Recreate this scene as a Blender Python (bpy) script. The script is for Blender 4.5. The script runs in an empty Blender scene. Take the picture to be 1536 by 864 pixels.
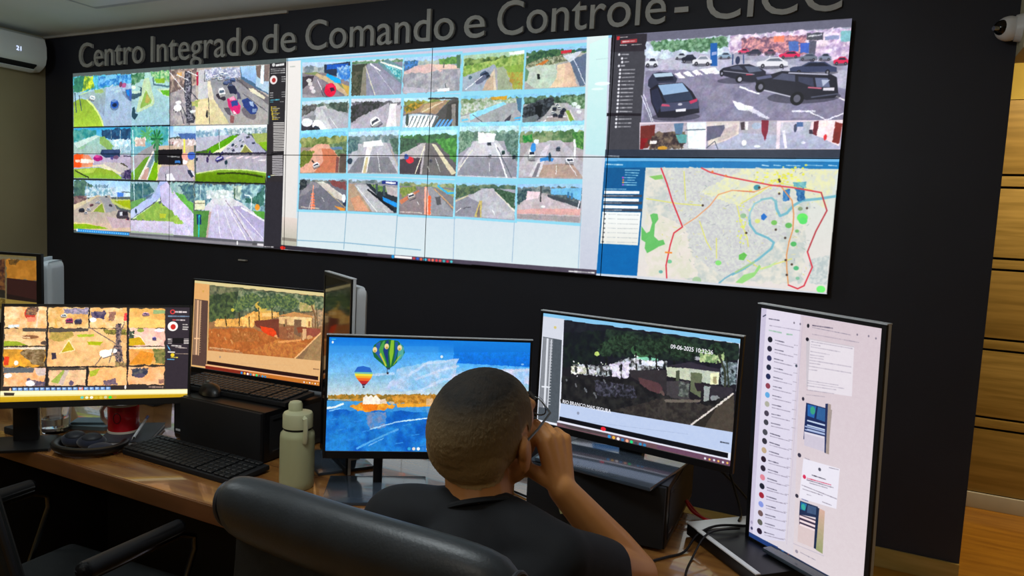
import bpy, bmesh, math, random
import numpy as np
from mathutils import Vector, Matrix
R = math.radians
random.seed(3)
S = bpy.context.scene
col = S.collection

# ================================================================ camera, world, lights, exposure
cam_data = bpy.data.cameras.new('camera'); cam = bpy.data.objects.new('camera', cam_data); col.objects.link(cam)
CY, CP, CR = -0.4552, -0.09227, 0.0498            # yaw, pitch, roll
fwd = Vector((math.sin(CY)*math.cos(CP), math.cos(CY)*math.cos(CP), math.sin(CP)))
rgt = Vector((math.cos(CY), -math.sin(CY), 0)); upv = rgt.cross(fwd)
r2 = rgt*math.cos(CR)+upv*math.sin(CR); u2 = -rgt*math.sin(CR)+upv*math.cos(CR)
M = Matrix((r2, u2, -fwd)).transposed().to_4x4(); M.translation = Vector((5.5356, -3.59172, 1.47091))
cam.matrix_world = M
cam_data.lens = 1084.73/1536*36; cam_data.sensor_width = 36; cam_data.clip_start = .02
S.camera = cam
S.view_settings.view_transform = 'Standard'; S.view_settings.look = 'None'
S.view_settings.exposure = 0; S.view_settings.gamma = 1; S.view_settings.use_curve_mapping = False
W = bpy.data.worlds.new('world'); S.world = W; W.use_nodes = True
W.node_tree.nodes['Background'].inputs[0].default_value = (.5, .6, .7, 1); W.node_tree.nodes['Background'].inputs[1].default_value = .02

def area(name, loc, rot, sx, sy, power, color):
    d = bpy.data.lights.new(name, 'AREA'); d.shape = 'RECTANGLE'; d.size = sx; d.size_y = sy; d.energy = power; d.color = color
    o = bpy.data.objects.new(name, d); col.objects.link(o); o.location = loc; o.rotation_euler = [R(a) for a in rot]; return o
def point_fill(name, loc, power, color, r=.18):
    d = bpy.data.lights.new(name, 'POINT'); d.energy = power; d.color = color; d.shadow_soft_size = r
    o = bpy.data.objects.new(name, d); col.objects.link(o); o.location = loc
point_fill('room_fill', (1.6, -2.7, 2.35), 31, (.88, .97, 1))  # two added fill lights without fixtures, brightening ceiling, lettering and upper wall
point_fill('room_fill', (4.6, -2.9, 2.35), 31, (.90, .97, 1))
area('passage_light', (7.0, .55, 2.70), (0, 0, 0), 1.2, .3, 45, (1, .82, .52))
area('room_side_light', (5.0, -5.2, 2.68), (0, 0, 0), 1.2, .6, 16, (1, .88, .72))

# ================================================================ helpers
def hexl(h):
    return tuple(((c/255)/12.92 if c/255 <= .04045 else ((c/255+.055)/1.055)**2.4) for c in (int(h[i:i+2], 16) for i in (0, 2, 4)))+(1,)
def mat(name, c, rough=.5, metal=0, c2=None, scale=8, bump=0, spec=.5, trans=0, ior=1.45, emit=0, coat=0, stretch=None, bscale=None, sheen=0):
    m = bpy.data.materials.new(name); m.use_nodes = True; nt = m.node_tree; n = nt.nodes; b = n['Principled BSDF']
    b.inputs['Roughness'].default_value = rough; b.inputs['Metallic'].default_value = metal
    b.inputs['Specular IOR Level'].default_value = spec; b.inputs['Transmission Weight'].default_value = trans; b.inputs['IOR'].default_value = ior
    b.inputs['Coat Weight'].default_value = coat; b.inputs['Sheen Weight'].default_value = sheen
    tc = n.new('ShaderNodeTexCoord'); mp = n.new('ShaderNodeMapping'); nt.links.new(tc.outputs['Object'], mp.inputs[0])
    if stretch: mp.inputs['Scale'].default_value = stretch
    nz = n.new('ShaderNodeTexNoise'); nz.inputs['Scale'].default_value = scale; nz.inputs['Detail'].default_value = 4; nt.links.new(mp.outputs[0], nz.inputs[0])
    rp = n.new('ShaderNodeValToRGB'); rp.color_ramp.elements[0].position = .35; rp.color_ramp.elements[1].position = .68
    c1 = hexl(c); cc = hexl(c2) if c2 else tuple(min(1, v*1.12) for v in c1[:3])+(1,)
    rp.color_ramp.elements[0].color = c1; rp.color_ramp.elements[1].color = cc
    nt.links.new(nz.outputs[0], rp.inputs[0]); nt.links.new(rp.outputs[0], b.inputs['Base Color'])
    if emit: nt.links.new(rp.outputs[0], b.inputs['Emission Color']); b.inputs['Emission Strength'].default_value = emit
    if bump:
        n2 = n.new('ShaderNodeTexNoise'); n2.inputs['Scale'].default_value = bscale or scale*6; n2.inputs['Detail'].default_value = 3; nt.links.new(mp.outputs[0], n2.inputs[0])
        bp = n.new('ShaderNodeBump'); bp.inputs['Strength'].default_value = bump; bp.inputs['Distance'].default_value = .002
        nt.links.new(n2.outputs[0], bp.inputs['Height']); nt.links.new(bp.outputs[0], b.inputs['Normal'])
    return m
def tag(o, label=None, cat=None, group=None, kind=None):
    if label: o['label'] = label
    if cat: o['category'] = cat
    if group: o['group'] = group
    if kind: o['kind'] = kind
    return o
def empty(name, loc, rz=0, label=None, cat=None, group=None):
    o = bpy.data.objects.new(name, None); o.empty_display_size = .05; col.objects.link(o)
    o.location = loc; o.rotation_euler = (0, 0, rz); return tag(o, label, cat, group)
class MB:
    def __init__(s): s.bm = bmesh.new()
    def _x(s, vs, mx):
        if mx is not None: bmesh.ops.transform(s.bm, matrix=mx, verts=vs)
        return s
    def box(s, x0, x1, y0, y1, z0, z1, bev=0, mx=None, seg=2):
        r = bmesh.ops.create_cube(s.bm, size=1); vs = r['verts']
        for v in vs: v.co = Vector((x0 if v.co.x < 0 else x1, y0 if v.co.y < 0 else y1, z0 if v.co.z < 0 else z1))
        if bev:
            es = list({e for v in vs for e in v.link_edges})
            q = bmesh.ops.bevel(s.bm, geom=es, offset=bev, segments=seg, affect='EDGES', profile=.7)
            vs = list({v for f in q['faces'] for v in f.verts} | {v for v in vs if v.is_valid})
        return s._x(vs, mx)
    def cyl(s, p, q, r0, r1=None, n=20, cap=True):
        p, q = Vector(p), Vector(q); d = q-p; r1 = r0 if r1 is None else r1
        mx = Matrix.Translation((p+q)/2) @ d.to_track_quat('Z', 'Y').to_matrix().to_4x4()
        bmesh.ops.create_cone(s.bm, cap_ends=cap, segments=n, radius1=r0, radius2=r1, depth=d.length, matrix=mx); return s
    def sph(s, c, r, mx=None, u=20, v=12):
        if not hasattr(r, '__len__'): r = (r, r, r)
        m = Matrix.Translation(c) @ (mx or Matrix()) @ Matrix.Diagonal((*r, 1))
        bmesh.ops.create_uvsphere(s.bm, u_segments=u, v_segments=v, radius=1, matrix=m); return s
    def hull(s, p, r0, q, r1, u=14, v=10):
        t = bmesh.new()
        bmesh.ops.create_uvsphere(t, u_segments=u, v_segments=v, radius=r0, matrix=Matrix.Translation(p))
        bmesh.ops.create_uvsphere(t, u_segments=u, v_segments=v, radius=r1, matrix=Matrix.Translation(q))
        h = bmesh.ops.convex_hull(t, input=t.verts)
        bmesh.ops.delete(t, geom=[g for g in h['geom_interior']+h['geom_unused'] if isinstance(g, bmesh.types.BMVert)], context='VERTS')
        me = bpy.data.meshes.new('t'); t.to_mesh(me); s.bm.from_mesh(me); bpy.data.meshes.remove(me); t.free(); return s
    def tube(s, pts, r, n=10, closed=False, flat=1.0):
        pts = [Vector(p) for p in pts]; rs = r if hasattr(r, '__len__') else [r]*len(pts); rings = []; prev = None
        for i, p in enumerate(pts):
            a = pts[i-1] if (i or closed) else p; b = pts[(i+1) % len(pts)] if (i < len(pts)-1 or closed) else p
            t = (b-a).normalized()
            if prev is None: u = t.orthogonal().normalized()
            else:
                u = prev-t*prev.dot(t); u = u.normalized() if u.length > 1e-6 else t.orthogonal().normalized()
            prev = u; w = t.cross(u)
            rings.append([s.bm.verts.new(p+(u*math.cos(2*math.pi*k/n)+w*math.sin(2*math.pi*k/n)*flat)*rs[i]) for k in range(n)])
        L = len(rings)
        for i in range(L if closed else L-1):
            A, B = rings[i], rings[(i+1) % L]
            for k in range(n): s.bm.faces.new((A[k], A[(k+1) % n], B[(k+1) % n], B[k]))
        if not closed: s.bm.faces.new(rings[0][::-1]); s.bm.faces.new(rings[-1])
        return s
    def lathe(s, prof, c=(0, 0, 0), n=32, cap=True):
        c = Vector(c); rings = [[s.bm.verts.new(c+Vector((r*math.cos(2*math.pi*k/n), r*math.sin(2*math.pi*k/n), z))) for k in range(n)] for r, z in prof]
        for A, B in zip(rings[:-1], rings[1:]):
            for k in range(n): s.bm.faces.new((A[k], A[(k+1) % n], B[(k+1) % n], B[k]))
        if cap: s.bm.faces.new(rings[0][::-1]); s.bm.faces.new(rings[-1])
        return s
    def prism(s, pts, axis, a, b):      # closed outline in the two other axes, extruded along axis
        def mk(p, t): return {'x': (t, p[0], p[1]), 'y': (p[0], t, p[1]), 'z': (p[0], p[1], t)}[axis]
        A = [s.bm.verts.new(mk(p, a)) for p in pts]; B = [s.bm.verts.new(mk(p, b)) for p in pts]; n = len(pts)
        s.bm.faces.new(A); s.bm.faces.new(B[::-1])
        for i in range(n): s.bm.faces.new((A[i], B[i], B[(i+1) % n], A[(i+1) % n]))
        return s
    def xf(s, mx): bmesh.ops.transform(s.bm, matrix=mx, verts=s.bm.verts); return s
    def build(s, name, m, parent=None, smooth=True, loc=None):
        bmesh.ops.recalc_face_normals(s.bm, faces=s.bm.faces)
        me = bpy.data.meshes.new(name); s.bm.to_mesh(me); s.bm.free()
        if m: me.materials.append(m)
        o = bpy.data.objects.new(name, me); col.objects.link(o)
        if smooth:
            me.polygons.foreach_set('use_smooth', [True]*len(me.polygons))
            try: me.set_sharp_from_angle(angle=R(35))
            except Exception: pass
        if parent: o.parent = parent
        if loc: o.location = loc
        return o
def apply_mods(o, mods):
    for t, kw in mods:
        m = o.modifiers.new(t, t)
        for k, v in kw.items(): setattr(m, k, v)
    dg = bpy.context.evaluated_depsgraph_get(); me = bpy.data.meshes.new_from_object(o.evaluated_get(dg))
    o.modifiers.clear(); old = o.data; o.data = me; bpy.data.meshes.remove(old)
    me.polygons.foreach_set('use_smooth', [True]*len(me.polygons)); return o
def text(name, body, size, m, parent=None, loc=(0, 0, 0), rot=(0, 0, 0), ext=.0005, sx=1, align='LEFT', off=0):
    c = bpy.data.curves.new('t', 'FONT'); c.body = body; c.size = size; c.extrude = ext; c.align_x = align; c.resolution_u = 4; c.offset = off
    t = bpy.data.objects.new('t', c); col.objects.link(t); dg = bpy.context.evaluated_depsgraph_get()
    me = bpy.data.meshes.new_from_object(t.evaluated_get(dg)); bpy.data.objects.remove(t); bpy.data.curves.remove(c)
    me.name = name; me.materials.clear(); me.materials.append(m)
    me.transform(Matrix.Translation(loc) @ Matrix.Rotation(R(rot[2]), 4, 'Z') @ Matrix.Rotation(R(rot[0]), 4, 'X') @ Matrix.Diagonal((sx, 1, 1, 1)))
    o = bpy.data.objects.new(name, me); col.objects.link(o)
    if parent: o.parent = parent
    return o
def screen_mat(name, im, strength=1.0):
    m = bpy.data.materials.new(name); m.use_nodes = True; n = m.node_tree.nodes; b = n['Principled BSDF']; t = n.new('ShaderNodeTexImage'); t.image = im; t.extension = 'EXTEND'
    b.inputs['Base Color'].default_value = (.01, .01, .012, 1); b.inputs['Roughness'].default_value = .35; b.inputs['Specular IOR Level'].default_value = .25
    m.node_tree.links.new(t.outputs[0], b.inputs['Emission Color']); b.inputs['Emission Strength'].default_value = strength; return m
def picture(name, W_, H_, ops, blur=1):
    a = draw(W_, H_, ops, blur); im = bpy.data.images.new(name, W_, H_); px = np.ones((H_, W_, 4), np.float32); px[..., :3] = a[::-1]
    im.pixels.foreach_set(px.ravel()); im.update(); im.pack(); return im
def quad(name, co, uv, m, parent):
    me = bpy.data.meshes.new(name); me.from_pydata(co, [], [(0, 1, 2, 3)]); l = me.uv_layers.new(name='UVMap')
    for i, c in enumerate(uv): l.data[i].uv = c
    me.materials.append(m); o = bpy.data.objects.new(name, me); col.objects.link(o); o.parent = parent; return o

# ---------------------------------------------------------------- screen pictures, drawn with numpy
def _hex(c):
    return np.array([int(c[i:i+2], 16)/255 for i in (0, 2, 4)]), (int(c[6:8], 16)/255 if len(c) > 6 else 1.0)
def _noise(h, w, s, seed):
    r = np.random.RandomState(seed % 99991)
    out = np.zeros((h, w)); amp = 1.0; tot = 0
    for k in range(3):
        gh, gw = int(h/s)+3, int(w/s)+3
        g = r.rand(gh, gw)
        y = np.arange(h)/s; x = np.arange(w)/s
        y0 = y.astype(int); x0 = x.astype(int); fy = (y-y0)[:, None]; fx = (x-x0)[None]
        a = g[y0][:, x0]; b = g[y0][:, x0+1]; c = g[y0+1][:, x0]; d = g[y0+1][:, x0+1]
        out += amp*((a*(1-fx)+b*fx)*(1-fy)+(c*(1-fx)+d*fx)*fy); tot += amp
        amp *= .6; s = max(1.0, s/2)
    return out/tot
def _cover(p, W, H):
    x0 = max(0, int(np.floor(p[:, 0].min()))); x1 = min(W, int(np.ceil(p[:, 0].max()))+1)
    y0 = max(0, int(np.floor(p[:, 1].min()))); y1 = min(H, int(np.ceil(p[:, 1].max()))+1)
    if x1 <= x0 or y1 <= y0: return None
    S = 3
    xs = x0+(np.arange((x1-x0)*S)+.5)/S; ys = y0+(np.arange((y1-y0)*S)+.5)/S
    inside = np.zeros((len(ys), len(xs)), bool)
    q = np.roll(p, -1, 0)
    for (ax, ay), (bx, by) in zip(p, q):
        if ay == by: continue
        m = (ys >= min(ay, by)) & (ys < max(ay, by))
        if not m.any(): continue
        xc = ax+(ys[m]-ay)*(bx-ax)/(by-ay)
        inside[m] ^= xs[None] < xc[:, None]
    cov = inside.reshape(y1-y0, S, x1-x0, S).mean((1, 3))
    return x0, y0, x1, y1, cov
def draw(W, H, ops, blur=1):
    im = np.zeros((H, W, 3)); n = 0
    def put(p, f, al=1.0):
        c = _cover(np.asarray(p, float), W, H)
        if c is None: return
        x0, y0, x1, y1, cov = c
        cov = (cov*al)[..., None]
        im[y0:y1, x0:x1] = im[y0:y1, x0:x1]*(1-cov)+f(y1-y0, x1-x0)*cov
    def stroke(p, w, col, al):
        for a, b in zip(p[:-1], p[1:]):
            d = b-a; L = np.hypot(*d) or 1; nrm = np.array([-d[1], d[0]])/L*w/2; e = d/L*w*.25
            put([a+nrm-e, b+nrm+e, b-nrm+e, a-nrm-e], lambda h, ww: col, al)
    for line in ops.strip().split('\n'):
        t = line.split(); n += 1
        k = t[0]
        if k == 'P':
            c, al = _hex(t[1]); put(np.array(t[2:], float).reshape(-1, 2), lambda h, w: c, al)
        elif k == 'L':
            c, al = _hex(t[1]); stroke(np.array(t[3:], float).reshape(-1, 2), float(t[2]), c, al)
        elif k == 'E':
            c, al = _hex(t[1]); cx, cy, rx, ry, an = map(float, t[2:7]); th = np.linspace(0, 2*np.pi, 21)[:-1]; an = np.radians(an)
            u, v = rx*np.cos(th), ry*np.sin(th)
            put(np.stack([cx+u*np.cos(an)-v*np.sin(an), cy+u*np.sin(an)+v*np.cos(an)], 1), lambda h, w: c, al)
        elif k == 'N':
            c1, al = _hex(t[1]); c2, _ = _hex(t[2]); s = float(t[3])
            def f(h, w):
                v = np.clip((_noise(h, w, s, n*7)-.5)*3+.5, 0, 1)[..., None]
                return c1*(1-v)+c2*v
            q = np.array(t[4:], float).reshape(-1, 2); r = np.random.RandomState(n); out = []
            for a, b in zip(q, np.roll(q, -1, 0)):        # ragged outline
                m = max(1, int(np.hypot(*(b-a))/max(4, s*.6)))
                for i in range(m): out.append(a+(b-a)*i/m+(r.rand(2)-.5)*min(s*.9, 9)*(i > 0))
            put(np.array(out), f, al)
        elif k == 'G':
            c1, al = _hex(t[1]); c2, _ = _hex(t[2])
            put(np.array(t[3:], float).reshape(-1, 2), lambda h, w: (c1+(c2-c1)*np.linspace(0, 1, h)[:, None, None])*np.ones((h, w, 1)), al)
        elif k == 'C':          # a small car: shadow, lower body, body, roof, glass
            c, al = _hex(t[1]); g, _ = _hex(t[2]); v = np.array(t[4:], float).reshape(-1, 2); o = v[0]; u = v[1]-o; w2 = v[2]-o
            def pl(cl, al2, *uv):
                q = np.array(uv, float).reshape(-1, 2); put(o+q[:, :1]*u+q[:, 1:]*w2, lambda h, w: cl, al2)
            if t[3] == '1': pl(np.array([.13, .13, .18]), .5, -1.15, -.1, .9, .3, 1, 1.15, -.9, 1.2)
            pl(c*.62, 1, -1, -.3, -.85, .85, .85, .85, 1, -.3, .7, -.5, -.7, -.5)
            pl(c, 1, -.95, -.35, -.6, -.9, .55, -.95, .95, -.35, .9, .35, -.9, .35)
            pl(np.minimum(1, c*1.15+.07), 1, -.55, -.85, .5, -.9, .6, -.5, -.62, -.5)
            pl(g, 1, -.62, -.45, .62, -.48, .78, .02, -.76, .05)
        elif k == 'X':          # break up a camera picture: ragged edges and mottled detail
            amp = float(t[1]); q = np.array(t[2:], float).reshape(-1, 2); c = _cover(q, W, H)
            x0, y0, x1, y1, cov = c; h, w = y1-y0, x1-x0
            for s_, am in ((7, amp*.4), (3, amp*.22)):
                dy = ((_noise(h, w, s_, n+1)-.5)*4*am).round().astype(int); dx = ((_noise(h, w, s_, n+2)-.5)*4*am).round().astype(int)
                Y, Xx = np.mgrid[y0:y1, x0:x1]; Y = np.clip(Y+dy, y0, y1-1); Xx = np.clip(Xx+dx, x0, x1-1)
                src = im[Y, Xx]; ok = cov[Y-y0, Xx-x0] > .5; m = (cov*ok)[..., None]
                im[y0:y1, x0:x1] = im[y0:y1, x0:x1]*(1-m)+src*m
            v = 1+((_noise(h, w, 3, n+3)-.5)*.22+(_noise(h, w, 14, n+4)-.5)*.22)[..., None]; m = cov[..., None]
            tint = 1+(np.stack([_noise(h, w, 9, n+5+j) for j in range(3)], -1)-.5)*.10
            im[y0:y1, x0:x1] = im[y0:y1, x0:x1]*(1-m)+np.minimum(1, im[y0:y1, x0:x1]*1.05)*v*tint*m
        elif k == 'D':          # a row of small print
            c, al = _hex(t[1]); x0, y0, x1, y1, hh = map(float, t[2:7]); r = np.random.RandomState(n)
            L = np.hypot(x1-x0, y1-y0); s = 0
            while s < L:
                w = hh*(.6+2.2*r.rand()); e = min(L, s+w)
                a = np.array([x0+(x1-x0)*s/L, y0+(y1-y0)*s/L]); b = np.array([x0+(x1-x0)*e/L, y0+(y1-y0)*e/L])
                stroke(np.array([a, b]), hh*(.5+.4*r.rand()), c, al*(.6+.4*r.rand())); s = e+hh*.45
    for _ in range(blur):
        p = np.pad(im, ((1, 1), (1, 1), (0, 0)), 'edge')
        im = (p[:-2, 1:-1]+p[2:, 1:-1]+p[1:-1, :-2]+p[1:-1, 2:]+2*im)/6
    im = im+((_noise(H, W, 9, 5)-.5)*.05+(_noise(H, W, 2.5, 9)-.5)*.05)[..., None]*np.clip((1-im)*im*4, 0, 1)
    return np.clip(im, 0, 1)

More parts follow.
